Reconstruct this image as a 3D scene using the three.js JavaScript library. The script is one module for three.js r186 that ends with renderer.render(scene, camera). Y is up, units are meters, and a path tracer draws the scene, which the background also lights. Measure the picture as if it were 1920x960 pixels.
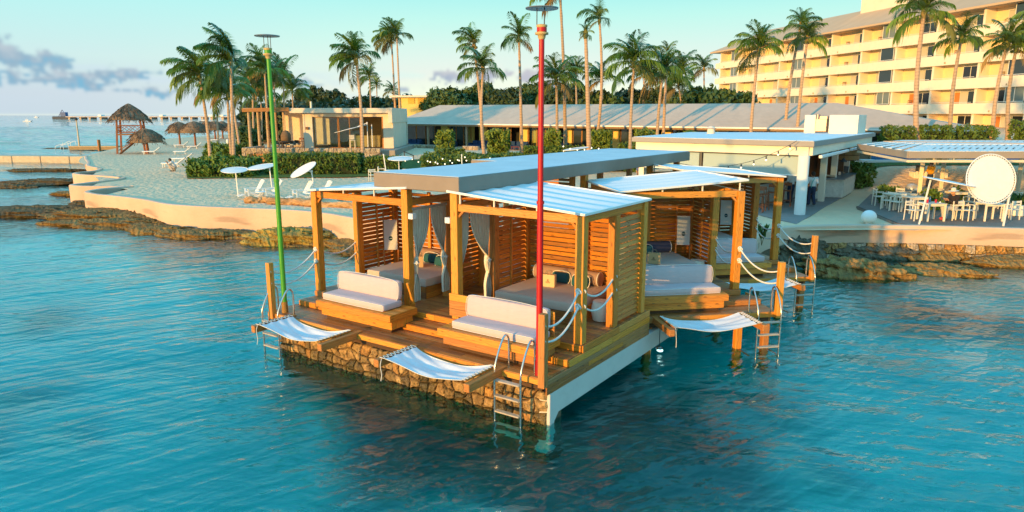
import * as THREE from 'three';
import { mergeGeometries } from 'three/addons/utils/BufferGeometryUtils.js';
import { MarchingCubes } from 'three/addons/objects/MarchingCubes.js';

// ---------- camera ----------
const scene = new THREE.Scene();
const EYE = 5.8, F = 1320, YAW = 34.779 * Math.PI / 180, PITCH = 11.352 * Math.PI / 180;   // metres above the water
const camera = new THREE.PerspectiveCamera(2 * Math.atan(480 / F) * 180 / Math.PI, 2, 0.1, 12000);
camera.rotation.order = 'YXZ';
camera.rotation.set(-PITCH, YAW, 0);
camera.position.set(0, EYE, 0);
scene.add(camera);

// ---------- renderer, exposure ----------
const renderer = new THREE.WebGLRenderer({ antialias: true });
renderer.toneMapping = THREE.LinearToneMapping;
renderer.toneMappingExposure = 1.52;
renderer.shadowMap.enabled = true;

// ---------- sun ----------
const SUN_EL = 6.5 * Math.PI / 180, SUN_AZ = 7 * Math.PI / 180;
const toSun = new THREE.Vector3(-Math.sin(SUN_AZ) * Math.cos(SUN_EL), Math.sin(SUN_EL), Math.cos(SUN_AZ) * Math.cos(SUN_EL));
const sun = new THREE.DirectionalLight(new THREE.Color().setRGB(1, 0.55, 0.145), 3.9);
sun.name = 'sun';
sun.position.copy(toSun).multiplyScalar(200).add(new THREE.Vector3(-20, 0, -40));
sun.target.position.set(-20, 0, -40);
sun.castShadow = true; sun.shadow.radius = 2.2;
Object.assign(sun.shadow.camera, { left: -120, right: 120, top: 90, bottom: -60, near: 1, far: 500 });
scene.add(sun, sun.target);

// ---------- seeded noise ----------
let seedState = 12345;
const rnd = () => { seedState = (seedState + 0x6d2b79f5) | 0; let t = Math.imul(seedState ^ (seedState >>> 15), 1 | seedState); t = (t + Math.imul(t ^ (t >>> 7), 61 | t)) ^ t; return ((t ^ (t >>> 14)) >>> 0) / 4294967296; };
const rr = (a, b) => a + (b - a) * rnd();
const seed = (n) => { seedState = n * 7919 + 17; };
const hash = (x, y, z) => { let h = Math.imul(x | 0, 374761393) ^ Math.imul(y | 0, 668265263) ^ Math.imul(z | 0, 1274126177); h = Math.imul(h ^ (h >>> 13), 1274126177); return ((h ^ (h >>> 16)) >>> 0) / 4294967296; };
const sm = (t) => t * t * (3 - 2 * t), lerp = (a, b, t) => a + (b - a) * t, clamp = (x, a = 0, b = 1) => Math.min(b, Math.max(a, x));
const sstep = (a, b, x) => sm(clamp((x - a) / (b - a)));
function vnoise(x, y, z = 0, px = 0, py = 0) {       // px, py: whole periods for tiling
  const xi = Math.floor(x), yi = Math.floor(y), zi = Math.floor(z), fx = sm(x - xi), fy = sm(y - yi), fz = sm(z - zi);
  const w = (v, p) => p ? ((v % p) + p) % p : v, H = (a, b, c) => hash(w(xi + a, px), w(yi + b, py), zi + c);
  const L = (c) => lerp(lerp(H(0, 0, c), H(1, 0, c), fx), lerp(H(0, 1, c), H(1, 1, c), fx), fy);
  return z === 0 ? L(0) : lerp(L(0), L(1), fz);
}
function fbm(x, y, z = 0, oct = 4, px = 0, py = 0) { let s = 0, a = 0.5, t = 0; for (let i = 0; i < oct; i++) { s += a * vnoise(x, y, z ? z + i * 17.3 : 0, px, py); t += a; a *= 0.5; x *= 2; y *= 2; z *= 2; px *= 2; py *= 2; } return s / t; }
const prof = (pts, x) => { if (x <= pts[0][0]) return pts[0][1]; for (let i = 1; i < pts.length; i++) if (x <= pts[i][0]) return lerp(pts[i - 1][1], pts[i][1], (x - pts[i - 1][0]) / (pts[i][0] - pts[i - 1][0])); return pts[pts.length - 1][1]; };

// ---------- sky: air and clouds, computed by direction ----------
{
  const W = 2048, H = 1024, data = new Float32Array(W * H * 4), D2 = Math.PI / 180;
  const right = [[-2, .66, .71, .52], [1.5, .66, .72, .54], [4, .54, .70, .56], [8.6, .30, .61, .58], [25, .15, .57, .82], [90, .10, .47, .90]];
  const left = [[-2, .36, .45, .52], [1.5, .40, .47, .53], [4, .42, .56, .56], [8.6, .31, .61, .60], [25, .15, .57, .82], [90, .10, .47, .90]];
  const pick = (t, e, c) => prof(t.map((r) => [r[0], r[c]]), e);
  const rows = [];
  for (let j = 0; j < H; j++) { const e = (j + .5) / H * 180 - 90; rows.push([1, 2, 3].map((c) => [pick(left, e, c), pick(right, e, c)])); }
  const puffs = [[-35.2, 4.0, 1.5, .55], [-34.2, 3.7, .9, .4], [-33.0, 3.25, 1.3, .42], [-35, 2.35, 1.0, .3], [-32.6, 2.25, 1.0, .32], [-30.4, 2.05, 1.1, .36], [-28.2, 2.75, 1.7, .26], [-26.6, 1.55, 1.7, .22], [-38, 3, 2, .5], [-41, 4.2, 1.6, .5], [-5.2, 2.75, 1.5, .24], [-1.8, 2.9, 1.2, .4], [1.6, 2.9, 1.1, .45], [-8.5, 2.0, .8, .2], [4, 2.2, 1.5, .3], [-16, 2.1, 1.1, .2]];
  for (let j = 0; j < H; j++) for (let i = 0; i < W; i++) {
    const a = (i + .5) / W * 2 * Math.PI - Math.PI, e = (j + .5) / H * 180 - 90, x = Math.cos(a), z = Math.sin(a);
    const sx = x * Math.sin(-YAW) + z * -Math.cos(YAW), sy = x * Math.cos(YAW) - z * Math.sin(YAW), az = Math.atan2(sy, sx) / D2;   // degrees right of the view
    const k = .5 + .5 * Math.tanh((az + 16) / 11) * Math.cos(az * D2 * .25), c = rows[j].map(([l, r]) => lerp(l, r, clamp(k)));
    const sd = (x * toSun.x + z * toSun.z) * Math.cos(e * D2) + Math.sin(e * D2) * toSun.y, glow = Math.exp((sd - 1) * 9) * .5;
    c[0] += glow * 1.0; c[1] += glow * .62; c[2] += glow * .3;
    if (e > 0 && e < 12) {
      let cov = 0, top = 0;
      const wa = az + (fbm(az * .9 + 11, e * 1.4 + 3, 0, 4) - .5) * 2.6 + (fbm(az * 4 + 5, e * 5, 0, 3) - .5) * .7, we = e + (fbm(az * 1.2 + 71, e * 1.6 + 13, 0, 4) - .5) * 1.3 + (fbm(az * 5, e * 6 + 40, 0, 3) - .5) * .45;
      if (Math.abs(az) < 50) for (const [pa, pe, w, h] of puffs) { const dx = (wa - pa) / (w * 1.3), dy = (we - pe) / (h * 1.9), q = Math.exp(-dx * dx - (dy > 0 ? dy * dy * 1.2 : dy * dy * 3)); cov = Math.max(cov, q); top = Math.max(top, q * dy); }
      const n = fbm(az * 1.1 + 90, e * 1.9 + 7, 0, 5), far = sstep(.58, .72, fbm(az * .35 + 40, e * 1.6, 0, 4)) * sstep(.6, 1.6, e) * sstep(5, 2.5, e);
      cov = sstep(.3, .56, cov * (.45 + n * 1.0)) * .95;
      const streak = far * .35;
      const rosy = sstep(-20, 5, az), lit = clamp(.1 + top * 1.5 + (n - .5) * 1.1);
      const cl = [lerp(lerp(.08, .36, lit), .44, rosy * .75), lerp(lerp(.22, .41, lit), .40, rosy * .7), lerp(lerp(.34, .45, lit), .42, rosy)];
      for (let q = 0; q < 3; q++) { c[q] = lerp(c[q], [.42, .5, .6][q], streak); c[q] = lerp(c[q], cl[q], cov); }
    }
    data.set([c[0], c[1], c[2], 1], (j * W + i) * 4);
  }
  const t = new THREE.DataTexture(data, W, H, THREE.RGBAFormat, THREE.FloatType);
  t.mapping = THREE.EquirectangularReflectionMapping; t.magFilter = t.minFilter = THREE.LinearFilter; t.needsUpdate = true;
  scene.background = t; scene.environment = t;
}

// ---------- building helpers ----------
const V = (x, y, z) => new THREE.Vector3(x, y, z);
const HD = V(-Math.sin(YAW), 0, -Math.cos(YAW)), RT = V(Math.cos(YAW), 0, -Math.sin(YAW));
const FW = HD.clone().multiplyScalar(Math.cos(PITCH)).add(V(0, -Math.sin(PITCH), 0)), UPV = HD.clone().multiplyScalar(Math.sin(PITCH)).add(V(0, Math.cos(PITCH), 0));
const ray = (x, y) => FW.clone().multiplyScalar(F).addScaledVector(RT, x - 960).addScaledVector(UPV, 480 - y);
const S = (x, y, D) => { const d = ray(x, y); return V(0, EYE, 0).addScaledVector(d, D / d.dot(HD)); };              // surveyed point at depth D
const G = (x, y, h) => { const d = ray(x, y); return V(0, EYE, 0).addScaledVector(d, (h - EYE) / d.y); };              // surveyed point at height h
const U = (u, y, D) => V(RT.x * u + HD.x * D, y, RT.z * u + HD.z * D);                                                 // u across, D along the shore survey line
const FACE = YAW;                                                                                                       // turn of a thing that faces the sea
const shoreSlope = (u, D) => 1.2 + sstep(50, 68, D) * 1.1 * sstep(-34, -16, u) + sstep(72, 95, D) * 1.1 * sstep(-30, 10, u) + 1.4 * sstep(39, 48, D) * sstep(19, 25, u);
const onGround = (px, D, dy = 0) => { let p = S(px, 290, D); for (let k = 0; k < 3; k++) { const y = shoreSlope(p.dot(RT), D), d = ray(px, 215 + (EYE - y) / D * 1346); p = V(0, EYE, 0).addScaledVector(d, D / d.dot(HD)); p.y = y; } p.y += dy; return p; };

const names = new Map();
const numbered = (n) => { const k = names.get(n) ?? 0; names.set(n, k + 1); return k ? `${n}_${String(k).padStart(3, '0')}` : n; };
function tag(o, label, category, group) { o.userData = { label, category }; if (group) o.userData.group = group; return o; }
const P3 = (p) => Array.isArray(p) ? p : [p.x, p.y, p.z];
function thing(name, label, category, pos = [0, 0, 0], ry = 0, group) { const o = new THREE.Group(); o.name = numbered(name); o.position.set(...P3(pos)); o.rotation.y = ry; scene.add(o); return tag(o, label, category, group); }
function shade(m) { m.castShadow = m.receiveShadow = true; return m; }
function part(p, name, geo, m, pos, rot) { const o = shade(new THREE.Mesh(geo, m)); o.name = name; if (pos) o.position.set(...P3(pos)); if (rot) o.rotation.set(...rot); p.add(o); return o; }
function solo(name, geo, m, label, category, pos = [0, 0, 0], ry = 0, group) { const o = part(scene, numbered(name), geo, m, pos, [0, ry, 0]); return tag(o, label, category, group); }
function struct(name, geo, m) { const o = part(scene, numbered(name), geo, m); o.userData.kind = 'structure'; return o; }
function dup(root, pos, ry, label) { const r = root.clone(); r.name = numbered(root.name.replace(/_\d{3}$/, '')); r.position.set(...P3(pos)); r.rotation.y = ry; if (label) r.userData.label = label; scene.add(r); return r; }
function copies(p, name, geo, m, mats, kind = 'stuff') { const o = shade(new THREE.InstancedMesh(geo, m, mats.length)); mats.forEach((q, i) => o.setMatrixAt(i, q)); o.name = name; if (kind) o.userData.kind = kind; p.add(o); return o; }
const mat4 = (pos, q, s) => new THREE.Matrix4().compose(pos, q, s);

const plain = (g) => { const n = g.index ? g.toNonIndexed() : g; for (const k of Object.keys(n.attributes)) if (!['position', 'normal', 'uv'].includes(k)) n.deleteAttribute(k); if (!n.attributes.uv) n.setAttribute('uv', new THREE.BufferAttribute(new Float32Array(n.attributes.position.count * 2), 2)); return n; };
const mg = (list) => mergeGeometries(list.map(plain));
const mv = (g, x, y, z) => g.translate(x, y, z);
function geoFrom(pos, uv, idx) { const g = new THREE.BufferGeometry(); g.setAttribute('position', new THREE.BufferAttribute(new Float32Array(pos), 3)); if (uv) g.setAttribute('uv', new THREE.BufferAttribute(new Float32Array(uv), 2)); if (idx) g.setIndex(idx); g.computeVertexNormals(); return g; }
// chamfered box; uv in metres, u along the longest side
function cbox(w, h, d, c = .005, off) {
  const hf = [w / 2, h / 2, d / 2], L = hf.indexOf(Math.max(...hf)), tri = [];
  c = Math.min(c, ...hf.map((v) => v * .6));
  const P = (s, ax) => hf.map((v, k) => s[k] * (k === ax ? v : v - c));
  const put = (...q) => { for (let k = 2; k < q.length; k++) tri.push([q[0], q[k - 1], q[k]]); };
  for (let a = 0; a < 3; a++) {
    const b = (a + 1) % 3, e = (a + 2) % 3;
    for (const s of [-1, 1]) { put(...[[-1, -1], [1, -1], [1, 1], [-1, 1]].map(([x, y]) => { const q = [0, 0, 0]; q[a] = s; q[b] = x; q[e] = y; return P(q, a); })); }
    for (const sa of [-1, 1]) for (const sb of [-1, 1]) { const q = [0, 0, 0], r = [0, 0, 0]; q[a] = r[a] = sa; q[b] = r[b] = sb; q[e] = -1; r[e] = 1; put(P(q, a), P(r, a), P(r, b), P(q, b)); }
  }
  for (const x of [-1, 1]) for (const y of [-1, 1]) for (const z of [-1, 1]) put(P([x, y, z], 0), P([x, y, z], 1), P([x, y, z], 2));
  const pos = [], uv = [], o = off ?? [rr(0, 7), rr(0, 7)], A = V(), B = V(), C = V(), N = V();
  for (let t of tri) {
    A.fromArray(t[0]); B.fromArray(t[1]); C.fromArray(t[2]);
    N.crossVectors(B.clone().sub(A), C.clone().sub(A));
    if (N.dot(A.clone().add(B).add(C)) < 0) t = [t[0], t[2], t[1]];
    const n = [Math.abs(N.x), Math.abs(N.y), Math.abs(N.z)], ax = n.indexOf(Math.max(...n));
    for (const p of t) { pos.push(...p); const ks = [0, 1, 2].filter((k) => k !== ax), ku = ks.includes(L) ? L : ks[0], kv = ks.find((k) => k !== ku); uv.push(p[ku] + o[0], p[kv] + o[1] + ax * .37); }
  }
  return geoFrom(pos, uv);
}
const boxAt = (x, y, z, w, h, d, c) => cbox(w, h, d, c).translate(x, y, z);
// a bar of section w x h between two points
function bar(a, b, w, h = w, c = .004) { a = V(...P3(a)); b = V(...P3(b)); const g = cbox(w, h, a.distanceTo(b), c), m = new THREE.Matrix4().lookAt(b, a, Math.abs(b.y - a.y) > .95 * a.distanceTo(b) ? V(0, 0, 1) : V(0, 1, 0)); return g.applyMatrix4(m).translate((a.x + b.x) / 2, (a.y + b.y) / 2, (a.z + b.z) / 2); }
const tube = (pts, r, seg = 20, rad = 7, closed = false) => new THREE.TubeGeometry(new THREE.CatmullRomCurve3(pts.map((p) => V(...P3(p))), closed, 'centripetal'), seg, r, rad, closed);
const cyl = (r1, r2, h, seg = 14) => new THREE.CylinderGeometry(r1, r2, h, seg);
const lathe = (pts, seg = 18) => new THREE.LatheGeometry(pts.map((p) => new THREE.Vector2(...p)), seg);
// rounded cushion: superellipsoid-like box with puffed faces
function cushion(w, h, d, r = .06, puff = .02, n = 10) {
  const g = new THREE.BoxGeometry(w, h, d, n, 4, Math.max(4, Math.round(n * .5))), p = g.attributes.position, hx = w / 2, hy = h / 2, hz = d / 2;
  for (let i = 0; i < p.count; i++) {
    let x = p.getX(i), y = p.getY(i), z = p.getZ(i);
    const cx = clamp(x, -hx + r, hx - r), cy = clamp(y, -hy + r, hy - r), cz = clamp(z, -hz + r, hz - r), dx = x - cx, dy = y - cy, dz = z - cz, l = Math.hypot(dx, dy, dz) || 1, k = l > 0 ? Math.min(1, r / l) : 1;
    x = cx + dx * k; y = cy + dy * k; z = cz + dz * k;
    const fx = 1 - (x / hx) ** 2, fy = 1 - (y / hy) ** 2, fz = 1 - (z / hz) ** 2, wr = .6 + .8 * vnoise(x * 9 + 5, y * 9 + z * 11, 3.3);
    if (hy <= hx && hy <= hz) y += Math.sign(y) * puff * Math.sqrt(Math.max(0, fx * fz)) * wr * (Math.abs(y) > hy * .6 ? 1 : 0); else z += Math.sign(z) * puff * Math.sqrt(Math.max(0, fx * fy)) * wr * (Math.abs(z) > hz * .6 ? 1 : 0);
    p.setXYZ(i, x, y, z);
  }
  g.computeVertexNormals();
  return g;
}
// upright prism over a polygon of [x, z] points between two heights
function prism(poly, y0, y1, bevel = 0) {
  const s = new THREE.Shape(poly.map(([x, z]) => new THREE.Vector2(x, -z)));
  const g = new THREE.ExtrudeGeometry(s, { depth: y1 - y0 - 2 * bevel, bevelEnabled: bevel > 0, bevelSize: bevel, bevelOffset: -bevel, bevelThickness: bevel, bevelSegments: 1 });
  return g.rotateX(-Math.PI / 2).translate(0, y0 + bevel, 0);
}
const xz = (p) => [p.x, p.z];

// ---------- materials ----------
function dataTex(n, fn, srgb = false, nx = n) { const d = new Uint8Array(nx * n * 4); for (let j = 0; j < n; j++) for (let i = 0; i < nx; i++) { const c = fn(i / nx, j / n); d.set([...(Array.isArray(c) ? c : [c, c, c]).map((v) => clamp(v) * 255), 255], (j * nx + i) * 4); } const t = new THREE.DataTexture(d, nx, n, THREE.RGBAFormat); t.wrapS = t.wrapT = THREE.RepeatWrapping; t.magFilter = THREE.LinearFilter; t.minFilter = THREE.LinearFilter; if (srgb) t.colorSpace = THREE.SRGBColorSpace; t.needsUpdate = true; return t; }
const scaled = (t, rx, ry = rx) => { const c = t.clone(); c.repeat.set(rx, ry); c.needsUpdate = true; return c; };
function M(rgb, roughness = .7, o = {}) { return new (o.transmission || o.clearcoat || o.sheen ? THREE.MeshPhysicalMaterial : THREE.MeshStandardMaterial)({ color: new THREE.Color().setRGB(...rgb), roughness, side: THREE.DoubleSide, ...o }); }
const grain = dataTex(256, (u, v) => { const w = vnoise(u * 3, v * 8, 0, 3, 8), f = fbm(u * 4 + 0, v * 64, 0, 3, 4, 64), k = .5 + .5 * Math.sin((v * 22 + w * 5) * Math.PI * 2 / 2), knot = sstep(.82, .95, vnoise(u * 6 + 9, v * 20 + 3, 0, 6, 20)); const b = .5 + .3 * f + .2 * k - .36 * knot; return [b, b * (.93 + .07 * f), b * (.86 + .14 * f)]; });
const grainBump = scaled(grain, 1, 2);
grain.repeat.set(1, 2);
const wood = (c, r = .5) => M(c, r, { map: grain, bumpMap: grainBump, bumpScale: .004 });
const WOOD = [[.90, .35, .035], [.80, .29, .026], [.94, .40, .05], [.74, .25, .022], [.62, .25, .06], [.84, .36, .07]].map((c) => wood(c));
const SLAT = [[.80, .30, .04], [.70, .25, .032], [.86, .35, .048], [.6, .22, .028], [.5, .22, .06]].map((c) => wood(c));
const DECK = [[.52, .21, .05], [.44, .165, .036], [.58, .245, .06], [.38, .135, .03], [.30, .13, .05], [.5, .24, .09]].map((c) => wood(c, .42));
const any = (a) => a[Math.floor(rnd() * a.length)];
const noiseT = dataTex(256, (u, v) => fbm(u * 16, v * 16, 0, 4, 16, 16));
const weave = dataTex(128, (u, v) => .84 + .08 * Math.sin(u * 64 * Math.PI) * Math.sin(v * 64 * Math.PI) + .1 * fbm(u * 8, v * 8, 0, 3, 8, 8));
const roughTs = {};
const rough = (rgb, r = .9, scale = 1, bump = .01, lo = .72) => { const t = roughTs[lo] ??= dataTex(128, (u, v) => { const f = fbm(u * 8, v * 8, 0, 4, 8, 8); return lo + (1 - lo) * f * 1.3; }); return M(rgb, r, { map: scaled(t, scale), bumpMap: scaled(noiseT, scale), bumpScale: bump }); };
const fabric = (rgb, o = {}) => M(rgb, .95, { map: scaled(weave, 3), bumpMap: scaled(weave, 6), bumpScale: .003, ...o });
const WHITE = M([.80, .79, .76], .5), STEEL = M([.62, .6, .56], .25, { metalness: 1 }), DARKMETAL = M([.05, .05, .05], .5), ROPE = fabric([.8, .78, .72]), CANVASW = fabric([.82, .82, .82]);
const GLASS = M([.85, .95, .95], .03, { transmission: 1, ior: 1.5 });

// ================= SETTING: water, seabed, land =================
function waves(x, z, r) {
  const k = sstep(900, 350, r) * (1 + 2.2 * sstep(45, 160, r)), far = sstep(60, 140, r);
  if (k <= 0) return 0;
  let h = 0;
  const a0 = -YAW;                                       // crests lie across the view, as the swell runs on to the shore
  const list = [[3.4, .020, .30, 0], [2.3, .016, -.22, 1.3], [5.6, .022, .12, 2.1], [1.5, .010, .55, .4], [1.1, .007, -.5, 3.3], [7.9, .02, -.42, 5], [.8, .0045, .15, 1.9], [13, .045, .2, 4], [19, .05, -.25, 1]];
  const wx = (fbm(x * .12 + 50, z * .12 + 9, 0, 2) - .5) * 5;
  for (const [L, A, da, ph] of list) { if (L > 12 && !far) continue; if (L < 2 && far > .5) continue; const th = a0 + da, dx = Math.sin(th), dz = -Math.cos(th), q = (x * dx + z * dz + wx) * 2 * Math.PI / L + ph, s = Math.sin(q); h += A * (s + .35 * s * s) * (.5 + vnoise(x / L * .35 + ph * 7, z / L * .35)) * (L > 12 ? far : 1); }
  return h * k * .55;
}
function polar(rows, angles, yOf) {
  const pos = [], uv = [], idx = [], n = angles.length;
  rows.forEach((r) => angles.forEach((t) => { const x = HD.x * Math.cos(t) * r + RT.x * Math.sin(t) * r, z = HD.z * Math.cos(t) * r + RT.z * Math.sin(t) * r; pos.push(x, yOf(x, z, r), z); uv.push(x, z); }));
  for (let i = 0; i + 1 < rows.length; i++) for (let j = 0; j + 1 < n; j++) { const a = i * n + j; idx.push(a, a + n, a + 1, a + 1, a + n, a + n + 1); }
  const g = geoFrom(pos, uv, idx);
  if (g.attributes.normal.getY(5) < 0) { for (let i = 0; i < idx.length; i += 3) [idx[i + 1], idx[i + 2]] = [idx[i + 2], idx[i + 1]]; g.setIndex(idx); g.computeVertexNormals(); }
  return g;
}
{
  const angles = []; for (let i = 0; i <= 560; i++) angles.push(lerp(-1.0, 1.0, i / 560)); 
  for (let i = 1; i <= 30; i++) { angles.push(1 + i / 30 * (Math.PI - 1)); angles.unshift(-1 - i / 30 * (Math.PI - 1)); }
  const rows = [0.01, 2, 4, 6]; let r = 7.5; while (r < 70) { rows.push(r); r *= 1.0048; } while (r < 420) { rows.push(r); r *= 1.011; } while (r < 7000) { rows.push(r); r *= 1.07; }
  const ripple = dataTex(1024, (u, v) => {
    let h = 0; const A = Math.PI * 2;
    const wv = (fbm(u * 6, v * 6, 0, 3, 6, 6) - .5) * 1.6, wu = (fbm(u * 6 + 31.5, v * 6, 0, 3, 6, 6) - .5) * 1.6;
    for (const [a, b, amp, ph] of [[3, 5, 1, 0], [5, 6, .8, 1], [-2, 7, .7, 2], [8, 9, .5, 3], [3, 13, .42, 4], [11, 14, .34, 5], [-4, 17, .28, 1.5], [15, 23, .18, 2.5], [-7, 29, .13, .7]]) { const s = Math.sin((u * a + v * b) * A + ph + wv * (1 + b * .1) + wu * a * .2); h += amp * (.6 * (1 - Math.abs(s)) + .4 * (s * .5 + .5)); }
    const f = fbm(u * 24, v * 32, 0, 3, 24, 32);
    return clamp(h / 4.4 * .8 + f * .25);
  });
  ripple.repeat.set(1 / 8, 1 / 8); ripple.rotation = -.607;
  const m = new THREE.MeshPhysicalMaterial({ color: 0xffffff, roughness: .03, transmission: 1, thickness: 1, ior: 1.33, specularIntensity: .25, bumpMap: ripple, bumpScale: .075, side: THREE.DoubleSide });
  m.attenuationColor = new THREE.Color().setRGB(.0004, .815, .85); m.attenuationDistance = 3.2;
  struct('water', polar(rows, angles, (x, z, r) => waves(x, z, r)), m);
  // seabed: pale sand, dark reef patches, and pavilion shade painted in by the white beam
  const a2 = []; for (let i = 0; i <= 240; i++) a2.push(lerp(-1.05, 1.05, i / 240)); for (let i = 1; i <= 12; i++) { a2.push(1.05 + i / 12 * 2.09); a2.unshift(-1.05 - i / 12 * 2.09); }
  const r2 = [0.01, 3]; r = 6; while (r < 120) { r2.push(r); r *= 1.016; } while (r < 7200) { r2.push(r); r *= 1.15; }
  const reefShadeAt = (x, z) => { const u = x * RT.x + z * RT.z, D = x * HD.x + z * HD.z; let q = fbm(x * .16 + 20, z * .16 + 40, 0, 4) - sstep(-2, -8, u) * .16 * sstep(28, 22, D); const near = Math.max(0, .45 - .45 * Math.hypot(x + 8.5, (z + 12.5) * 1.1) / 7.5, 1 - Math.hypot(x + 5.6, z + 15.5) / 5), cove = sstep(24, 30, D) * sstep(5, 10, u), reef = sstep(26, 33, D) * sstep(-4, -10, u) * sstep(70, 45, D); return clamp(.85 * sstep(.52, .7, q + near * .22 + reef * .12) + cove * .9 * sstep(.3, .5, q) + near * .1); };  // reef mask; the second centre in near paints pavilion shade onto the bed
  const bed = polar(r2, a2, (x, z, r) => { const D = x * HD.x + z * HD.z, shore = sstep(20, 30, D) * sstep(75, 35, D); const q = reefShadeAt(x, z); return lerp(-2.5, -.9, shore * .8) - sstep(20, 9, r) * .6 - sstep(60, 400, r) * 1.3 + q * .45 + (fbm(x * .7, z * .7, 0, 3) - .5) * (.15 + q * .7); });
  const p = bed.attributes.position, col = new Float32Array(p.count * 3);
  for (let i = 0; i < p.count; i++) { const x = p.getX(i), z = p.getZ(i), q = reefShadeAt(x, z), v = .8 + .4 * fbm(x * .5, z * .5, 0, 3), deep = sstep(150, 900, Math.hypot(x, z)); col.set([lerp(lerp(.64, .2, deep), .05, q) * v, lerp(lerp(.74, .58, deep), .14, q) * v, lerp(.66, .125, q) * v], i * 3); }
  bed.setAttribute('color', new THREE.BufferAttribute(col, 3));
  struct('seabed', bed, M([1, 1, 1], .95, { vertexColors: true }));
}
// the land: one sheet in rows of equal depth, its left edge is the shoreline
const SHORE = [[28.2, 3], [28.8, -1], [30.6, -6.2], [33.0, -9.2], [34.4, -12.4], [35.0, -15], [36.0, -17.4], [38.4, -20.3], [40.2, -23], [40.9, -24.0], [44.6, -24.4], [45.8, -27.6], [49.5, -29], [55, -32.8], [60, -35.2], [64, -38], [70, -43], [78, -47.5], [92, -53], [120, -63], [140, -68], [177, -68], [250, -88], [420, -140], [700, -225]];
{
  const rows = []; let D = 28.2; while (D < 60) { rows.push(D); D += .45; } while (D < 700) { rows.push(D); D *= 1.035; }
  const pos = [], uv = [], idx = [], n = 150;
  rows.forEach((D) => { const l = prof(SHORE, D) + (D > 29 ? .12 : 0), rgt = D * .95 + 14; for (let j = 0; j < n; j++) { const t = j / (n - 1), u = lerp(l, rgt, t ** 1.25), p = U(u, 0, D); const y = shoreSlope(u, D) + (fbm(p.x * .35, p.z * .35, 0, 3) - .5) * .10 * sstep(0, 2, u - l); pos.push(p.x, y - sstep(.4, 0, u - l) * .02, p.z); uv.push(p.x, p.z); } });
  for (let i = 0; i + 1 < rows.length; i++) for (let j = 0; j + 1 < n; j++) { const a = i * n + j; idx.push(a, a + 1, a + n, a + 1, a + n + 1, a + n); }
  const m = M([.86, .58, .35], .95, { map: scaled(dataTex(256, (u, v) => .88 + .12 * fbm(u * 8, v * 8, 0, 5, 8, 8)), .16), bumpMap: scaled(dataTex(512, (u, v) => fbm(u * 40, v * 40, 0, 4, 40, 40)), .1), bumpScale: .1 });
  struct('beach_ground', geoFrom(pos, uv, idx), m);
}
// bands that follow the land: front and back edges as [pixel column surveyed, depth]
function band(name, front, back, dy, m, nx = 40, nz = 6) {
  const pos = [], uv = [], idx = [];
  for (let i = 0; i <= nz; i++) for (let j = 0; j <= nx; j++) {
    const t = j / nx, at = (e) => { const k = t * (e.length - 1), a = Math.min(e.length - 2, Math.floor(k)), f = k - a; const [p0, d0] = e[a], [p1, d1] = e[a + 1]; return [lerp((p0 - 960) / 1346 * d0, (p1 - 960) / 1346 * d1, f), lerp(d0, d1, f)]; };
    const [fu, fd] = at(front), [bu, bd] = at(back), w = i / nz, u = lerp(fu, bu, w), D = lerp(fd, bd, w), p = U(u, 0, D);
    pos.push(p.x, shoreSlope(u, D) + dy, p.z); uv.push(p.x, p.z);
  }
  for (let i = 0; i < nz; i++) for (let j = 0; j < nx; j++) { const a = i * (nx + 1) + j; idx.push(a, a + 1, a + nx + 1, a + 1, a + nx + 2, a + nx + 1); }
  return struct(name, geoFrom(pos, uv, idx), m);
}
const LAWN = M([.10, .16, .03], .95, { map: scaled(dataTex(128, (u, v) => { const f = fbm(u * 10, v * 10, 0, 4, 10, 10); return [.7 + .3 * f, .75 + .25 * f, .6 + .3 * f]; }), .3), bumpMap: scaled(dataTex(256, (u, v) => fbm(u * 60, v * 60, 0, 3, 60, 60)), .3), bumpScale: .08 });
band('lawn', [[340, 51.2], [480, 51.6], [640, 52], [800, 53.5], [890, 56]], [[340, 55], [440, 56], [640, 57], [800, 62], [890, 65]], .06, LAWN);
band('lawn', [[378, 66], [470, 62]], [[372, 88], [452, 92]], .06, LAWN, 12);
band('lawn', [[860, 60], [1000, 59], [1200, 58]], [[860, 66], [1000, 64], [1200, 63]], .06, LAWN);
band('lawn', [[1640, 46.3], [1760, 46.6], [1990, 46.6]], [[1640, 48.7], [1760, 48.7], [1990, 48.7]], .06, LAWN);

// ---- walls along the water ----
const PEACH = M([.74, .52, .38], .85, { map: scaled(dataTex(256, (u, v) => { const f = fbm(u * 5, v * 5, 0, 5, 5, 5); const q = fbm(u * 3 + 7, v * 18, 0, 4, 3, 18), st = 1 - .32 * sstep(.55, .75, q); return [(.74 + .26 * f) * st, (.72 + .28 * f) * st, (.68 + .32 * f) * st]; }), .16), bumpMap: scaled(noiseT, .8), bumpScale: .01 });
const rockT = dataTex(256, (u, v) => { const f = fbm(u * 6, v * 6, 0, 5, 6, 6), q = fbm(u * 14 + 3, v * 14, 0, 3, 14, 14); const k = .35 + 1.0 * f * q * 1.6; return [k, k * (.9 + .1 * f), k * (.72 + .25 * q)]; }), rockB = dataTex(256, (u, v) => fbm(u * 12, v * 12, 0, 5, 12, 12));
const ROCKM = (c, s = .5) => M(c, .95, { map: scaled(rockT, s), bumpMap: scaled(rockB, s), bumpScale: .12 });
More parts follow.
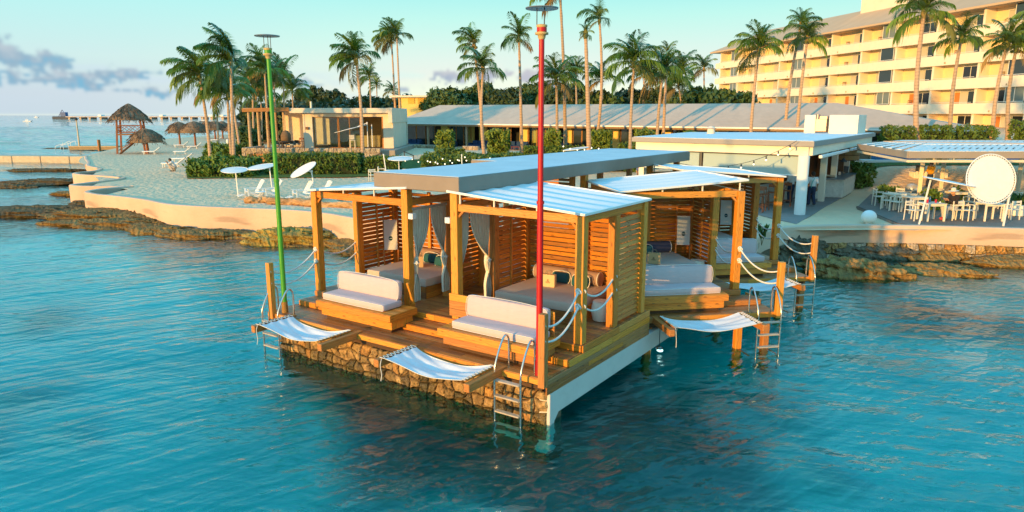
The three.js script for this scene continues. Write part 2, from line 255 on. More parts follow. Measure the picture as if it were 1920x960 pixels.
function wallStrip(pts, y0, y1, th, seg = 90) {
  const c = new THREE.CatmullRomCurve3(pts.map(([x, z]) => V(x, 0, z)), false, 'centripetal'), pos = [], uv = [], idx = [], L = c.getLength(), ring = 7;
  for (let i = 0; i <= seg; i++) {
    const p = c.getPointAt(i / seg), t = c.getTangentAt(i / seg), n = V(-t.z, 0, t.x);
    [[1, y0], [1, y1 - .06], [.8, y1 - .015], [.6, y1], [-.6, y1], [-1, y1 - .05], [-1, y0]].forEach(([s, y], k) => { pos.push(p.x + n.x * s * th / 2, y + (k > 0 && k < 6 ? .02 * (vnoise(p.x * .8, p.z * .8) - .5) : 0), p.z + n.z * s * th / 2); uv.push(i / seg * L, y + k * .07); });
  }
  for (let i = 0; i < seg; i++) for (let k = 0; k + 1 < ring; k++) { const a = i * ring + k; idx.push(a, a + ring, a + 1, a + 1, a + ring, a + ring + 1); }
  for (const a of [0, seg * ring]) for (let k = 1; k + 1 < ring; k++) idx.push(a, a + k, a + k + 1);
  const g = geoFrom(pos, uv, idx); g.curve = c; return g;
}
const uD = (list) => list.map(([u, D]) => xz(U(u, 0, D)));
solo('sea_wall', wallStrip(uD([[-1, 28.9], [-6.3, 30.7], [-9.2, 33.1], [-12.5, 34.4], [-15, 35.0], [-17.4, 36], [-20.4, 38.5], [-23.1, 40.2], [-24.3, 40.9], [-25.6, 42.4], [-25.4, 44.2], [-24.6, 45.6]]), -.5, 1.3, .34, 120), PEACH, 'long curving low peach plaster sea wall along the white sand, nearest on the left shore', 'wall');
solo('sea_wall', wallStrip(uD([[-24.8, 45.3], [-26.1, 45.4], [-28, 45.6], [-29, 46.4], [-28.8, 48], [-28.2, 50.6], [-28.6, 52]]), -.4, 1.3, .34, 60), PEACH, 'short hooked peach sea wall section beyond the long one, above dark reef rocks', 'wall');
solo('sea_wall', wallStrip(uD([[-28.9, 52.2], [-31, 53.4], [-33.4, 54.6], [-34.6, 56], [-34.4, 58.5], [-35.2, 60.6]]), -.4, 1.3, .34, 50), PEACH, 'smallest hooked peach sea wall section, third along the left shore', 'wall');
solo('sea_wall', wallStrip(uD([[-36.2, 62], [-38.6, 64.6], [-41.5, 69.5], [-45, 75], [-48, 80]]), -.4, 1.25, .34, 50), PEACH, 'farthest peach sea wall section, running from the hooked walls to the concrete jetty', 'wall');
// stones: irregular polygons cut from a jittered grid, each with a raised face
function stoneGeo(poly, depth) {
  const cx = poly.reduce((s, p) => s + p[0], 0) / poly.length, cy = poly.reduce((s, p) => s + p[1], 0) / poly.length, n = poly.length, pos = [], uv = [], o = rr(0, 9);
  const v = (p, k, z) => [cx + (p[0] - cx) * k, cy + (p[1] - cy) * k, z], t = (a, b, c) => { for (const q of [a, b, c]) { pos.push(...q); uv.push(q[0] + o, q[1] + q[2] * .5); } };
  const top = [cx + rr(-.02, .02), cy + rr(-.02, .02), depth * rr(1.05, 1.35)], zs = poly.map(() => depth * rr(.75, 1.05));
  for (let i = 0; i < n; i++) { const a = poly[i], b = poly[(i + 1) % n], za = zs[i], zb = zs[(i + 1) % n]; t(v(a, 1, 0), v(b, 1, 0), v(b, .97, zb * .6)); t(v(a, 1, 0), v(b, .97, zb * .6), v(a, .97, za * .6)); t(v(a, .97, za * .6), v(b, .97, zb * .6), v(b, .84, zb)); t(v(a, .97, za * .6), v(b, .84, zb), v(a, .84, za)); t(v(a, .84, za), v(b, .84, zb), top); }
  return geoFrom(pos, uv);
}
function stoneCells(w, h, size, gap = .05) {
  const nx = Math.max(1, Math.round(w / size)), ny = Math.max(1, Math.round(h / size / .9)), sx = w / nx, sy = h / ny, out = [];
  const off = Array.from({ length: ny + 1 }, () => rr(0, .5));
  const pt = (i, j, k = 0) => [i * sx + (i > 0 && i < nx ? (hash(i * 2 + 1, j, 7 + k) - .5) * sx * .62 + (off[j % off.length] - .25) * sx * .6 : 0), j * sy + (j > 0 && j < ny ? (hash(i, j * 2 + 1, 9 + k) - .5) * sy * .6 : 0)];
  const mid = (a, b, s) => { const q = (hash(a[0] * 977, a[1] * 977 + b[0] * 313, 3) - .5) * s, dx = b[0] - a[0], dy = b[1] - a[1]; return [(a[0] + b[0]) / 2 - dy * q, (a[1] + b[1]) / 2 + dx * q]; };
  for (let j = 0; j < ny; j++) for (let i = 0; i < nx; i++) {
    const a = pt(i, j), b = pt(i + 1, j), c = pt(i + 1, j + 1), d = pt(i, j + 1), cx = (a[0] + b[0] + c[0] + d[0]) / 4, cy = (a[1] + b[1] + c[1] + d[1]) / 4;
    const q = [a, mid(a, b, .24), b, mid(b, c, .24), c, mid(d, c, .24), d, mid(a, d, .24)];
    out.push(q.map(([x, y]) => { const l = Math.hypot(x - cx, y - cy) || 1, k = Math.max(.6, 1 - gap * size / l); return [cx + (x - cx) * k, cy + (y - cy) * k]; }));
  }
  return out;
}
const STONE = [[.56, .36, .15], [.45, .29, .12], [.62, .4, .17], [.36, .24, .1], [.6, .32, .1]].map((c) => ROCKM(c, 1.1)), WETSTONE = [[.2, .14, .06], [.26, .18, .06], [.15, .12, .05]].map((c) => { const m = ROCKM(c, 1.1); m.roughness = .45; return m; });
const PALESTONE = [[.66, .54, .4], [.58, .47, .35], [.72, .6, .46]].map((c) => ROCKM(c, 1.3));
const MORTAR = rough([.17, .12, .07], .95, 2, .02);
{
  seed(3);
  const pts = uD([[8.0, 23.6], [8.7, 25.2], [9.7, 27.0], [11.0, 28.2], [13.8, 28.75], [17.3, 28.5], [20.5, 27.8], [25, 27.2], [30, 26.8], [36, 26.6]]);
  const t = thing('sea_wall', 'peach capped stone sea wall below the dining terrace on the right shore', 'wall');
  part(t, 'coping', wallStrip(pts, .62, 1.36, .36, 90), PEACH);
  const body = wallStrip(pts, -.5, .62, .28, 90); part(t, 'core', body, MORTAR);
  const c = body.curve, L = c.getLength(), s0 = 4.6, w = 15;
  for (const q of stoneCells(w, .75, .36)) {
    const cx = q.reduce((s, p) => s + p[0], 0) / 8, s = (s0 + cx) / L, p = c.getPointAt(clamp(s)), tan = c.getTangentAt(clamp(s)), n = V(-tan.z, 0, tan.x);
    const o = part(t, 'stone', stoneGeo(q.map(([x, y]) => [x - cx, y]), .10), any(STONE.concat(PALESTONE)));
    const out = n.dot(HD) < 0 ? n : n.clone().negate();
    o.position.set(p.x + out.x * .13, -.12, p.z + out.z * .13); o.rotation.y = Math.atan2(out.x, out.z);
  }
}
// ---- rocks ----
const REEF = ROCKM([.27, .17, .05], .7), REEFDARK = ROCKM([.15, .11, .05], .6), BOULDER = ROCKM([.36, .22, .07], .8), GREYROCK = ROCKM([.2, .17, .12], .8);
function rockGeo(w, h, d, sd, ws = 72, hs = 44) {
  const g = new THREE.SphereGeometry(1, ws, hs), p = g.attributes.position, uv = g.attributes.uv;
  for (let i = 0; i < p.count; i++) {
    const x = p.getX(i), y = p.getY(i), z = p.getZ(i), n = fbm(x * 1.7 + sd, y * 1.7 + 5, z * 1.7 + 11.3, 4), f = fbm(x * 2.2 * w + sd, y * 5 * h + 2, z * 2.2 * d + 3.1, 5), rg = Math.abs(fbm(x * 1.4 * w + sd + 9, y * 3 * h, z * 1.4 * d + 7.7, 3) - .5), r = .58 + .62 * n + .34 * (f - .5) - .3 * Math.max(0, .12 - rg) / .12 * .5, ledge = .07 * Math.sin(y * 13 + n * 11 + x * 3);
    const X = x * (r + ledge) * w / 2, Z = z * (r + ledge) * d / 2, Y = Math.sign(y) * Math.abs(y) ** .75 * (.5 + .45 * n + .5 * (f - .4)) * h * .8;
    p.setXYZ(i, X, Y, Z); uv.setXY(i, X + Y * .4, Z + Y * .8);
  }
  g.computeVertexNormals(); return g;
}
const reefGroup = 'rocks standing out of the shallows';
function rock(px, py, h, w, ht, d, turn, m, label) { const p = G(px, py, h); return solo('rock', rockGeo(w, ht, d, px * .13 + py), m, label, 'rock', [p.x, h, p.z], FACE + turn); }
rock(285, 410, .0, 12, .95, 5, .1, REEF, 'long brown reef ledge at the foot of the long left sea wall');
rock(240, 424, -.05, 10, .7, 3.4, -.05, REEF, 'mossy yellow-brown reef rock at the front left of the ledges');
rock(90, 402, -.05, 12, .75, 4.2, .05, REEFDARK, 'dark low reef shelf reaching farthest left towards open sea');
rock(420, 421, .0, 6.5, .5, 1.8, -.05, REEF, 'thin brown rock strip under the middle of the long sea wall');
rock(215, 385, 0, 7.5, .7, 3.4, .1, REEFDARK, 'dark flat reef rock between the long wall and the hooked wall');
rock(110, 345, 0, 11, .75, 3.6, .0, REEFDARK, 'dark rock shelf in the waves before the second hooked sea wall');
rock(32, 354, -.05, 4.4, .6, 2.0, .0, REEFDARK, 'small dark rock alone in the waves at the far left');
rock(165, 366, 0, 6.5, .5, 2.2, .0, REEF, 'brown reef rock just below the second hooked sea wall');
rock(88, 322, 0, 10.0, .55, 3.0, .0, REEFDARK, 'low dark rock strip in the water before the third sea wall');
rock(125, 280, 0, 9, .45, 3, 0, REEFDARK, 'dark rocks behind the concrete jetty below the little pier');
rock(548, 454, .0, 5.4, 1.05, 2.4, .1, ROCKM([.42, .30, .07], .7), 'yellow mossy rock in the water left of the first cabana');
rock(625, 434, .1, 5.4, .8, 2.2, -.1, REEF, 'dark mossy rock at the wall foot behind the left cabana post');
rock(672, 478, .0, 1.6, .6, .9, .1, REEFDARK, 'small rock peeking out beside the left cabana rear post');
rock(1482, 478, .1, 3.4, 1.5, 2.2, .2, GREYROCK, 'large grey rounded boulder behind the farthest ladder');
rock(1596, 518, -.06, 4.2, .95, 1.9, -.4, BOULDER, 'long golden boulder lying in the cove before the right sea wall');
rock(1760, 514, -.08, 4.0, .62, 1.7, -.35, BOULDER, 'golden cracked boulder in the cove right of the long one');
rock(1640, 482, .0, 4.4, .8, 1.5, -.1, GREYROCK, 'dark overhanging rock at the foot of the stone sea wall');
rock(1550, 470, .1, 2.8, 1.0, 1.6, .1, BOULDER, 'rough brown rock under the left end of the stone sea wall');
rock(1765, 484, .0, 6, .6, 1.4, 0, BOULDER, 'lumpy golden rock along the wall foot under the round parasol');
rock(1895, 496, .0, 4.6, .55, 1.6, 0, BOULDER, 'golden rock at the wall foot on the right edge');
// mossy ledge along the foot of the long wall: one mass of rock
{
  seed(140); const c = new THREE.CatmullRomCurve3(uD([[-5.5, 29.6], [-9.0, 32.0], [-12.4, 33.4], [-15, 33.9], [-17.5, 34.9], [-20.4, 37.2], [-23.2, 38.9], [-25.6, 41.2]]).map(([x, z]) => V(x, 0, z))), g = [];
  for (let k = 0; k < 17; k++) { const p = c.getPointAt((k + .5) / 17), w = rr(2.6, 4.2), o = rr(-.25, .3); g.push(rockGeo(w, rr(.5, .8) * (k < 9 ? .72 : 1), rr(1.6, 2.5), k * 3.7 + 2, 40, 24).rotateY(FACE + rr(-.5, .3)).translate(p.x + HD.x * o, -.04, p.z + HD.z * o)); }
  solo('reef_ledge', mg(g), REEF, 'mossy brown rock ledge along the foot of the long left sea wall', 'rock');
}
// ---- concrete jetty, far pier, boats ----
const CONC = rough([.62, .5, .34], .9, .5, .02);
{
  const a = G(196, 293, .85), b = G(-70, 291, .85), t = thing('jetty', 'long flat concrete jetty reaching out from the left beach', 'jetty');
  const n = 5; for (let k = 0; k < n; k++) { const A = a.clone().lerp(b, k / n + .002), B = a.clone().lerp(b, (k + 1) / n - .002); A.y = B.y = .2; part(t, 'concrete_block', bar(A, B, 2.2, 1.35, .05), CONC); }
  const pr = thing('pier', 'small timber pier with a lamp post behind the concrete jetty', 'pier'), D = 118, y = .62;
  const A = S(136, 266, D), B = S(228, 264, D); A.y = B.y = y; part(pr, 'deck', bar(A, B, 2.5, .22, .02), rough([.55, .38, .2], .9, .5)); A.y = B.y = .3; 
  part(pr, 'beam', bar(A, B, 2.2, .35, .02), rough([.4, .28, .15], .9, .5));
  for (let k = 0; k < 6; k++) { const p = A.clone().lerp(B, k / 5); part(pr, 'pile', cyl(.16, .16, 2.4, 8).translate(p.x, -.7, p.z), DECK[1]); }
  const lp = A.clone().lerp(B, .13), lamp = thing('lamp_post', 'slim pale lamp post on the small timber pier', 'lamp post', [lp.x, .72, lp.z]);
  part(lamp, 'post', cyl(.10, .16, 4.2, 8).translate(0, 2.1, 0), rough([.7, .55, .38])); part(lamp, 'lamp_head', mg([cyl(.16, .3, .3, 8).translate(0, 4.35, 0), cyl(.42, .5, .1, 8).translate(0, 4.5, 0)]), DARKMETAL);
  const rl = thing('railing', 'white metal railing of the steps into the sea beside the pier', 'railing', [A.x, 0, A.z], FACE);
  for (const zz of [-.7, .7]) { part(rl, 'rail', tube([[-2.6, .2, zz], [-2.4, .7, zz], [-1, 1.1, zz], [0, 1.5, zz], [.1, .6, zz]], .035), WHITE); part(rl, 'post', cyl(.035, .035, 1.2, 6).translate(-1.2, .7, zz), WHITE); }
  const wp = thing('post', 'short timber post standing on the beach edge before the little pier', 'post', onGround(187, 92)); part(wp, 'shaft', cbox(.3, 1.5, .3, .03).translate(0, .7, 0), DECK[0]);
  const fp = thing('pier', 'long pale concrete pier along the horizon on many piles', 'pier'), fD = 930, dk = [];
  for (let x = 128; x < 470; x += 38) { const a = S(x, 219, fD), b = S(Math.min(470, x + 37.4), 219, fD); a.y = b.y = 3.1; part(fp, 'deck_section', bar(a, b, 12, 1.1, .1), rough([.66, .55, .46])); for (const q of [.2, .75]) { const p = a.clone().lerp(b, q); part(fp, 'pile_cap', cbox(5, 3.2, 8, .1).translate(p.x, 1.2, p.z), rough([.5, .42, .36])); } }
  for (const x of [305, 398, 418, 190]) { const a = S(x, 217.4, fD - 3); part(fp, 'shed', cbox(8, 2, 5, .1).translate(a.x, 4.6, a.z), WHITE); }
  for (const [px, D, L, lb, dark] of [[51, 610, 6.5, 'white motor boat on the far left sea', 0], [381, 560, 6, 'small dark fishing boat before the far pier', 1], [68, 1500, 9, 'tiny white boat on the horizon', 0]]) {
    const p = S(px, 220, D), b = thing('boat', lb, 'boat', [p.x, 0, p.z], FACE + .25), hull = new THREE.Shape([[-L / 2, 0], [L * .3, 0], [L * .55, L * .14], [-L / 2, L * .12]].map((q) => new THREE.Vector2(...q)));
    part(b, 'hull', new THREE.ExtrudeGeometry(hull, { depth: L * .28, bevelEnabled: true, bevelSize: .15, bevelThickness: .3, bevelSegments: 1 }).translate(0, -.1, -L * .14), dark ? DARKMETAL : WHITE);
    part(b, 'cabin', cbox(L * .36, L * .14, L * .2, .1).translate(-L * .05, L * .19, 0), WHITE); part(b, 'roof', cbox(L * .42, L * .03, L * .25, .03).translate(-L * .05, L * .3, 0), WHITE); part(b, 'mast', cyl(.08, .08, L * .35, 6).translate(-L * .1, L * .4, 0), WHITE);
  }
  const sp = S(118, 219, 950), sh = thing('work_barge', 'blue work barge with a tall frame moored at the end of the far pier', 'barge', [sp.x, 0, sp.z], FACE), BLUE = M([.06, .12, .28], .6);
  part(sh, 'hull', cbox(24, 4, 8, .4).translate(0, 1.6, 0), M([.05, .07, .1], .7)); part(sh, 'cabin', cbox(7, 6, 6, .2).translate(2, 6, 0), BLUE); part(sh, 'frame', mg([bar([-6, 3, 0], [0, 12, 0], .6), bar([5, 3, 0], [0, 12, 0], .6), bar([-3, 8, 0], [3, 8, 0], .5)]), BLUE);
}

// ================= PAVILION ON THE WATER =================
const L0 = .97, L1 = 1.12, L2 = 1.27;
// rows of boards along x (or along z), each board a piece of its own
function boards(p, x0, x1, z0, z1, y, w, mats, name = 'board', th = .03, maxLen = 3.2) {
  const n = Math.max(1, Math.round((z1 - z0) / w)), s = (z1 - z0) / n;
  for (let k = 0; k < n; k++) { let x = x0; while (x < x1 - .01) { let e = x + rr(maxLen * .55, maxLen); if (x1 - e < .6) e = x1; part(p, name, cbox(e - x - .004, th, s - .008, .004), any(mats), [(x + e) / 2, y - th / 2 + rr(-.0015, .0015), z0 + s * (k + .5)]); x = e; } }
}
function facing(p, a, b, y0, y1, rows, mats, name, th = .035, maxLen = 2.6) {                    // horizontal boards on a vertical face from a to b (x, z)
  const len = Math.hypot(b[0] - a[0], b[1] - a[1]), h = (y1 - y0) / rows, ang = Math.atan2(-(b[1] - a[1]), b[0] - a[0]);
  for (let k = 0; k < rows; k++) { let s = 0; while (s < len - .01) { let e = s + rr(maxLen * .55, maxLen); if (len - e < .5) e = len; const t = (s + e) / 2 / len; part(p, name, cbox(e - s - .004, h - .006, th, .005), any(mats), [lerp(a[0], b[0], t), y0 + h * (k + .5), lerp(a[1], b[1], t)], [0, ang, 0]); s = e; } }
}
const DARKWOOD = wood([.12, .06, .025], .8);
{
  seed(11);
  const t = thing('timber_pier', 'orange timber deck on a rough stone base carrying the two front cabanas', 'pier', [-10.5, 0, -11.9]), ox = 10.5, oz = 11.9;
  const q = new THREE.Group(); q.name = 'stone_base'; t.add(q); q.position.set(ox, 0, oz);
  part(q, 'backing', mg([boxAt(-10.52, -.5, -10.9, 7.9, 2.3, .5), boxAt(-14.28, -.5, -13, .4, 2.3, 4.2)]), MORTAR);
  for (const c of stoneCells(7.9, 1.35, .25, .055)) part(q, 'stone', stoneGeo(c, .085), any(c[0][1] < .62 + rr(-.15, .15) ? WETSTONE : c[0][1] < .85 && rnd() < .4 ? WETSTONE : STONE), [-14.46, -.66, -10.65]);
  const f = new THREE.Group(); f.name = 'decking'; t.add(f); f.position.set(ox, 0, oz);
  part(f, 'joists', mg([boxAt(-10.52, .80, -13.2, 7.7, .24, 3.6), boxAt(-10.52, .80, -11.1, 7.7, .2, 1.0)]), DARKWOOD);
  boards(f, -14.72, -6.54, -11.36, -10.5, L0, .14, DECK);
  facing(f, [-14.72, -10.492], [-6.54, -10.492], .845, .962, 1, WOOD, 'nosing');
  boards(f, -14.55, -6.54, -11.86, -11.33, L1, .13, DECK);
  facing(f, [-14.55, -11.322], [-6.54, -11.322], .975, 1.112, 1, WOOD, 'riser');
  boards(f, -14.55, -6.54, -15.02, -11.85, L2, .14, DECK);
  facing(f, [-14.55, -11.842], [-6.54, -11.842], 1.125, 1.262, 1, WOOD, 'riser');
  // stepped skirt on the right and left sides
  facing(f, [-6.52, -10.5], [-6.52, -15.1], .66, .955, 3, DECK.concat(WOOD.slice(1, 2)), 'skirt_board'); facing(f, [-6.52, -11.33], [-6.52, -15.1], .96, 1.105, 1, WOOD, 'skirt_board'); facing(f, [-6.52, -11.86], [-6.52, -15.1], 1.11, 1.262, 1, WOOD, 'skirt_board');
  facing(f, [-14.735, -15.0], [-14.735, -10.5], .7, .955, 2, DECK, 'skirt_board');
  // white beam along the right side, with its short leg at the corner
  const sh = new THREE.Shape([[-10.62, .655], [-10.62, -1.2], [-10.78, -1.2], [-10.8, .05], [-10.95, .19], [-16.9, .24], [-17.3, .655]].map(([z, y]) => new THREE.Vector2(-z, y)));
  part(t, 'concrete_beam', new THREE.ExtrudeGeometry(sh, { depth: .22, bevelEnabled: true, bevelSize: .012, bevelThickness: .012, bevelOffset: -.012, bevelSegments: 1 }).rotateY(Math.PI / 2).translate(-6.74 + ox, 0, oz), rough([.62, .58, .52], .85, .5, .006, .9));
  const w = thing('boardwalk', 'narrow boardwalk between the cabanas leading back to the beach', 'boardwalk', [-10.53, 0, -21]);
  part(w, 'bearers', mg([boxAt(-.5, .95, 0, .15, .4, 12), boxAt(.5, .95, 0, .15, .4, 12)]), DARKWOOD);
  for (let z = -5.95; z < 6; z += .3) part(w, 'board', cbox(1.36, .03, .288, .004), any(DECK), [0, L2 - .02, -z]);
}
// posts, screens and canopy of one cabana: floor level at y = 0, outer front corner at the origin, inner side at -W; m mirrors it, tilt +1 lifts the inner side of the canopy
const CANOPY = fabric([.86, .86, .86]);
function makeCabana(label, pos, ry, m, tilt) {
  const W = 3.36, t = thing('cabana', label, 'cabana', pos, ry), T = .19, h = T / 2, X = (x) => x * m;
  const post = (x, z, H, n = 'post') => part(t, n, cbox(T, H, T, .008), any(WOOD), [X(x), H / 2, z]);
  post(-h, -h, 2.6); post(-W + h, -h, tilt > 0 ? 2.84 : 2.6); post(-h, -1.5, 2.45); post(-h, -3.0 + h, 2.6); post(-W + h, -1.5, 2.45); post(-W + h, -3.0 + h, 2.45);
  part(t, 'stud', cbox(.1, 2.42, .06, .005), any(WOOD), [X(-1.5), 1.21, -2.86]);
  const beam = (len, x, y, z, along) => part(t, 'beam', along === 'x' ? cbox(len, .16, .1, .006) : cbox(.1, .16, len, .006), any(WOOD), [X(x), y, z]);
  beam(W - 2 * T - .004, -W / 2, 2.53, -h, 'x'); beam(W - 2 * T - .004, -W / 2, 2.53, -3 + h, 'x'); beam(3 - 2 * T - .004, -h, 2.53, -1.5, 'z'); beam(3 - 2 * T - .004, -W + h, 2.53, -1.5, 'z');
  for (const [x, z, r] of [[-T - .07, -h, m], [-W + T + .07, -h, -m]]) part(t, 'bracket', cbox(.22, .05, .07, .004), any(WOOD), [X(x), 2.4, z], [0, 0, -r * Math.PI / 4]);
  const N = 20, pitch = 2.33 / N;
  for (let k = 0; k < N; k++) {
    const y = .09 + pitch * k;
    part(t, 'slat', cbox(W - 2 * T + .04, .1, .022, .003), any(SLAT), [X(-W / 2), y, -2.95], [rr(.28, .36), 0, 0]);
    part(t, 'slat', cbox(.022, .1, 1.24, .003), any(SLAT), [X(-h - .01), y, -2.2], [0, 0, rr(.22, .34) * m]);
    part(t, 'slat', cbox(.022, .1, 1.24, .003), any(SLAT), [X(-W + h + .01), y, -2.2], [0, 0, rr(.28, .36) * m]);
  }
  for (const x of [-h - .035, -W + h + .035]) part(t, 'slat_stile', cbox(.05, 2.36, .05, .004), any(WOOD), [X(x), 1.2, -2.18]);
  // canopy: cloth sagging between battens, a white rim and short white stand-offs
  const lo = 2.64, hi = 2.89, yAt = (x) => { const k = clamp(-x / W); return tilt > 0 ? lerp(lo, hi, k) : lerp(hi, lo, k); }, nx = 28, nz = 60, posn = [], uv = [], idx = [];
  for (let j = 0; j <= nz; j++) for (let i = 0; i <= nx; i++) { const x = lerp(.02, -W - .02, i / nx), z = lerp(.05, -3.06, j / nz), b = Math.sin(j / nz * 5 * Math.PI) ** 2, e = Math.sin(i / nx * Math.PI); posn.push(X(x), yAt(x) - .05 * b * (.25 + .75 * e) - .02 * (vnoise(x * 1.4 + pos[0], z * 1.4) - .5) * e, z); uv.push(x, z); }
  for (let j = 0; j < nz; j++) for (let i = 0; i < nx; i++) { const a = j * (nx + 1) + i; idx.push(a, a + 1, a + nx + 1, a + 1, a + nx + 2, a + nx + 1); }
  const c = part(t, 'canopy', geoFrom(posn, uv, idx), CANOPY), R = .022, e0 = [X(.03), yAt(.03), .06], e1 = [X(-W - .03), yAt(-W - .03), .06], e2 = [X(-W - .03), yAt(-W - .03), -3.07], e3 = [X(.03), yAt(.03), -3.07];
  part(c, 'rim', mg([bar(e0, e1, .035, .05), bar(e1, e2, .035, .05), bar(e2, e3, .035, .05), bar(e3, e0, .035, .05)]), WHITE);
  for (const [x, z] of [[-.12, -h], [-W * .34, -h], [-W * .66, -h], [-W + .22, -h], [-W * .34, -3 + h], [-W * .66, -3 + h], [-W + .22, -3 + h]]) { const y1 = yAt(x) - .03; if (y1 - 2.62 > .04) part(t, 'stand_off', cbox(.035, y1 - 2.61, .035, .003), WHITE, [X(x), (y1 + 2.61) / 2, z]); }
  return t;
}
const OR = [-6.54, L2, -11.86], OL = [-14.54, L2, -11.86], O2 = [-5.38, L2, -18.29], O3 = [-5.57, L2, -22.87], R45 = 44.5 * Math.PI / 180;
const local = (O, ry) => (x, y, z) => [O[0] + x * Math.cos(ry) + z * Math.sin(ry), O[1] + y, O[2] - x * Math.sin(ry) + z * Math.cos(ry)];
const inR = local(OR, 0), in2 = local(O2, R45), in3 = local(O3, R45), inL = (x, y, z) => [OL[0] - x, OL[1] + y, OL[2] + z];
seed(21);
const cabR = makeCabana('front right timber cabana behind the red pole, its pale canopy sloping to the right', OR, 0, 1, 1);
seed(22);
makeCabana('front left timber cabana with open sea behind its rope rail', OL, 0, -1, 1);
seed(23);
makeCabana('middle angled timber cabana with a grey bed and a white towel rack', O2, R45, 1, -1);
dup(cabR, O3, R45, 'farthest timber cabana by the stone sea wall, half hidden by the middle one');
// the flat roof over the passage
{
  const t = thing('flat_roof', 'long flat blue-grey roof slab over the passage between the front cabanas', 'roof', [-10.9, 4.13, -18]);
  const top = M([.62, .68, .72], .6, { map: scaled(dataTex(256, (u, v) => .82 + .18 * fbm(u * 6, v * 6, 0, 5, 6, 6)), .2) }), side = rough([.27, .22, .18], .7, .6, .004, .9);
  part(t, 'slab', cbox(2.58, .33, 13.6, .012), side, [0, .168, -.62]);
  part(t, 'roof_sheet', cbox(2.5, .012, 13.5, .004), top, [0, .343, -.62]);
  part(t, 'rear_slab', cbox(.9, .33, 9, .01), side, [-1.744, .168, -3.2]);
  part(t, 'rear_sheet', cbox(.9, .012, 8.94, .004), top, [-1.704, .343, -3.2]);
  for (const [x, z] of [[.95, 0], [.95, -4.6], [-.95, -.1], [-.95, -4.6], [.95, -7], [-.95, -7]]) part(t, 'post', cbox(.18, 2.84, .18, .008), any(WOOD), [x, -1.43, z]);
}
// slatted screen seen under the back of the roof
{
  seed(29);
  for (const [px, lb] of [[-12.6, 'slatted timber screen in the shade under the back of the flat roof']]) {
    const t = thing('slatted_screen', lb, 'screen', [px, L2, -19.6], R45 * .0);
    for (let k = 0; k < 20; k++) part(t, 'slat', cbox(2.5, .088, .022, .003), any(SLAT), [0, .1 + k * .125, 0], [.3, 0, 0]);
    for (const x of [-1.3, 0, 1.3]) part(t, 'post', cbox(.15, 2.7, .15, .006), any(WOOD), [x, 1.35, -.06]);
    part(t, 'foot', cbox(2.8, .3, .4, .01), DARKWOOD, [0, -.15, 0]);
  }
}
// daybeds
const TAUPE = fabric([.64, .51, .42]), PALE = fabric([.6, .57, .54]), BENCHFAB = fabric([.64, .51, .51]), PIPING = fabric([.85, .82, .78]), TEAL = fabric([.02, .12, .15]), BROWN = fabric([.42, .27, .2]), NAVY = fabric([.06, .07, .14]);
function makeBed(label, pos, ry, top) {
  const t = thing('daybed', label, 'daybed', pos, ry, undefined), W = 2.06, D = 1.95;
  for (let k = 0; k < 2; k++) { part(t, 'plank', cbox(W, .145, .03, .004), any(DECK), [0, .075 + k * .15, D / 2]); for (const s of [-1, 1]) part(t, 'plank', cbox(.03, .145, D - .04, .004), any(SLAT), [s * (W / 2 - .015), .075 + k * .15, 0]); }
  part(t, 'base', cbox(W - .08, .28, D - .06, .01), DARKWOOD, [0, .14, -.01]);
  const m = part(t, 'mattress', cushion(W + .03, .22, D + .03, .05, .012, 16), top, [0, .405, 0]);
  return t;
}
function makeBolster(name, label, pos, ry, m, len, r) { const g = mg([lathe([[0, -len / 2], [r * .8, -len / 2], [r * .97, -len / 2 + .03], [r, -len / 2 + .06], [r, len / 2 - .06], [r * .97, len / 2 - .03], [r * .8, len / 2], [0, len / 2]], 22).rotateZ(Math.PI / 2)]); const t = thing(name, label, 'bolster', pos, ry); part(t, 'cover', g, m); for (const s of [-1, 1]) part(t, 'piping', new THREE.TorusGeometry(r * .98, .012, 6, 22).rotateY(Math.PI / 2).translate(s * (len / 2 - .03), 0, 0), PIPING); return t; }
function makePillow(label, pos, ry) { const t = thing('pillow', label, 'pillow', pos, ry), g = cushion(.44, .25, .13, .05, .045, 10); part(t, 'cover', g, TEAL, [0, 0, 0], [-.25, 0, 0]); part(t, 'piping', tube([[-.22, -.12, 0], [-.22, .12, 0], [.22, .12, 0], [.22, -.12, 0]], .010, 40, 5, true), PIPING, [0, 0, 0], [-.25, 0, 0]); return t; }
const bagTex = (() => { const c = document.createElement('canvas'); c.width = 256; c.height = 256; const x = c.getContext('2d'); x.fillStyle = '#ffffff'; x.fillRect(0, 0, 256, 256); x.fillStyle = '#6a5034'; x.fillRect(112, 92, 10, 44); x.fillRect(130, 92, 10, 44); x.fillRect(98, 134, 60, 9); x.beginPath(); x.arc(126, 140, 34, 0, Math.PI * 2); x.lineWidth = 5; for (let k = 0; k < 9; k++) x.fillRect(78 + k * 11, 150 + (k % 2) * 3, 7, 15); x.fillRect(84, 172, 88, 4); const t = new THREE.CanvasTexture(c); t.colorSpace = THREE.SRGBColorSpace; return t; })();
const BAG = M([.74, .5, .25], .8), BAGPRINT = M([.74, .5, .25], .8, { map: bagTex });
function makeBag(label, pos, ry) {
  const t = thing('paper_bag', label, 'bag', pos, ry), w = .34, h = .3, d = .11;
  part(t, 'body', mg([cbox(w, h, d, .004).translate(0, h / 2, 0)]), BAG);
  const g = new THREE.PlaneGeometry(w - .01, h - .01); part(t, 'printed_front', g, BAGPRINT, [0, h / 2, d / 2 + .002]);
  for (const s of [-1, 1]) part(t, 'handle', tube([[-.07, h - .02, s * .05], [-.06, h + .06, s * .045], [0, h + .09, s * .04], [.06, h + .06, s * .045], [.07, h - .02, s * .05]], .007, 14, 5), fabric([.3, .25, .2]));
  return t;
}
seed(31);
const bedTop = .52;
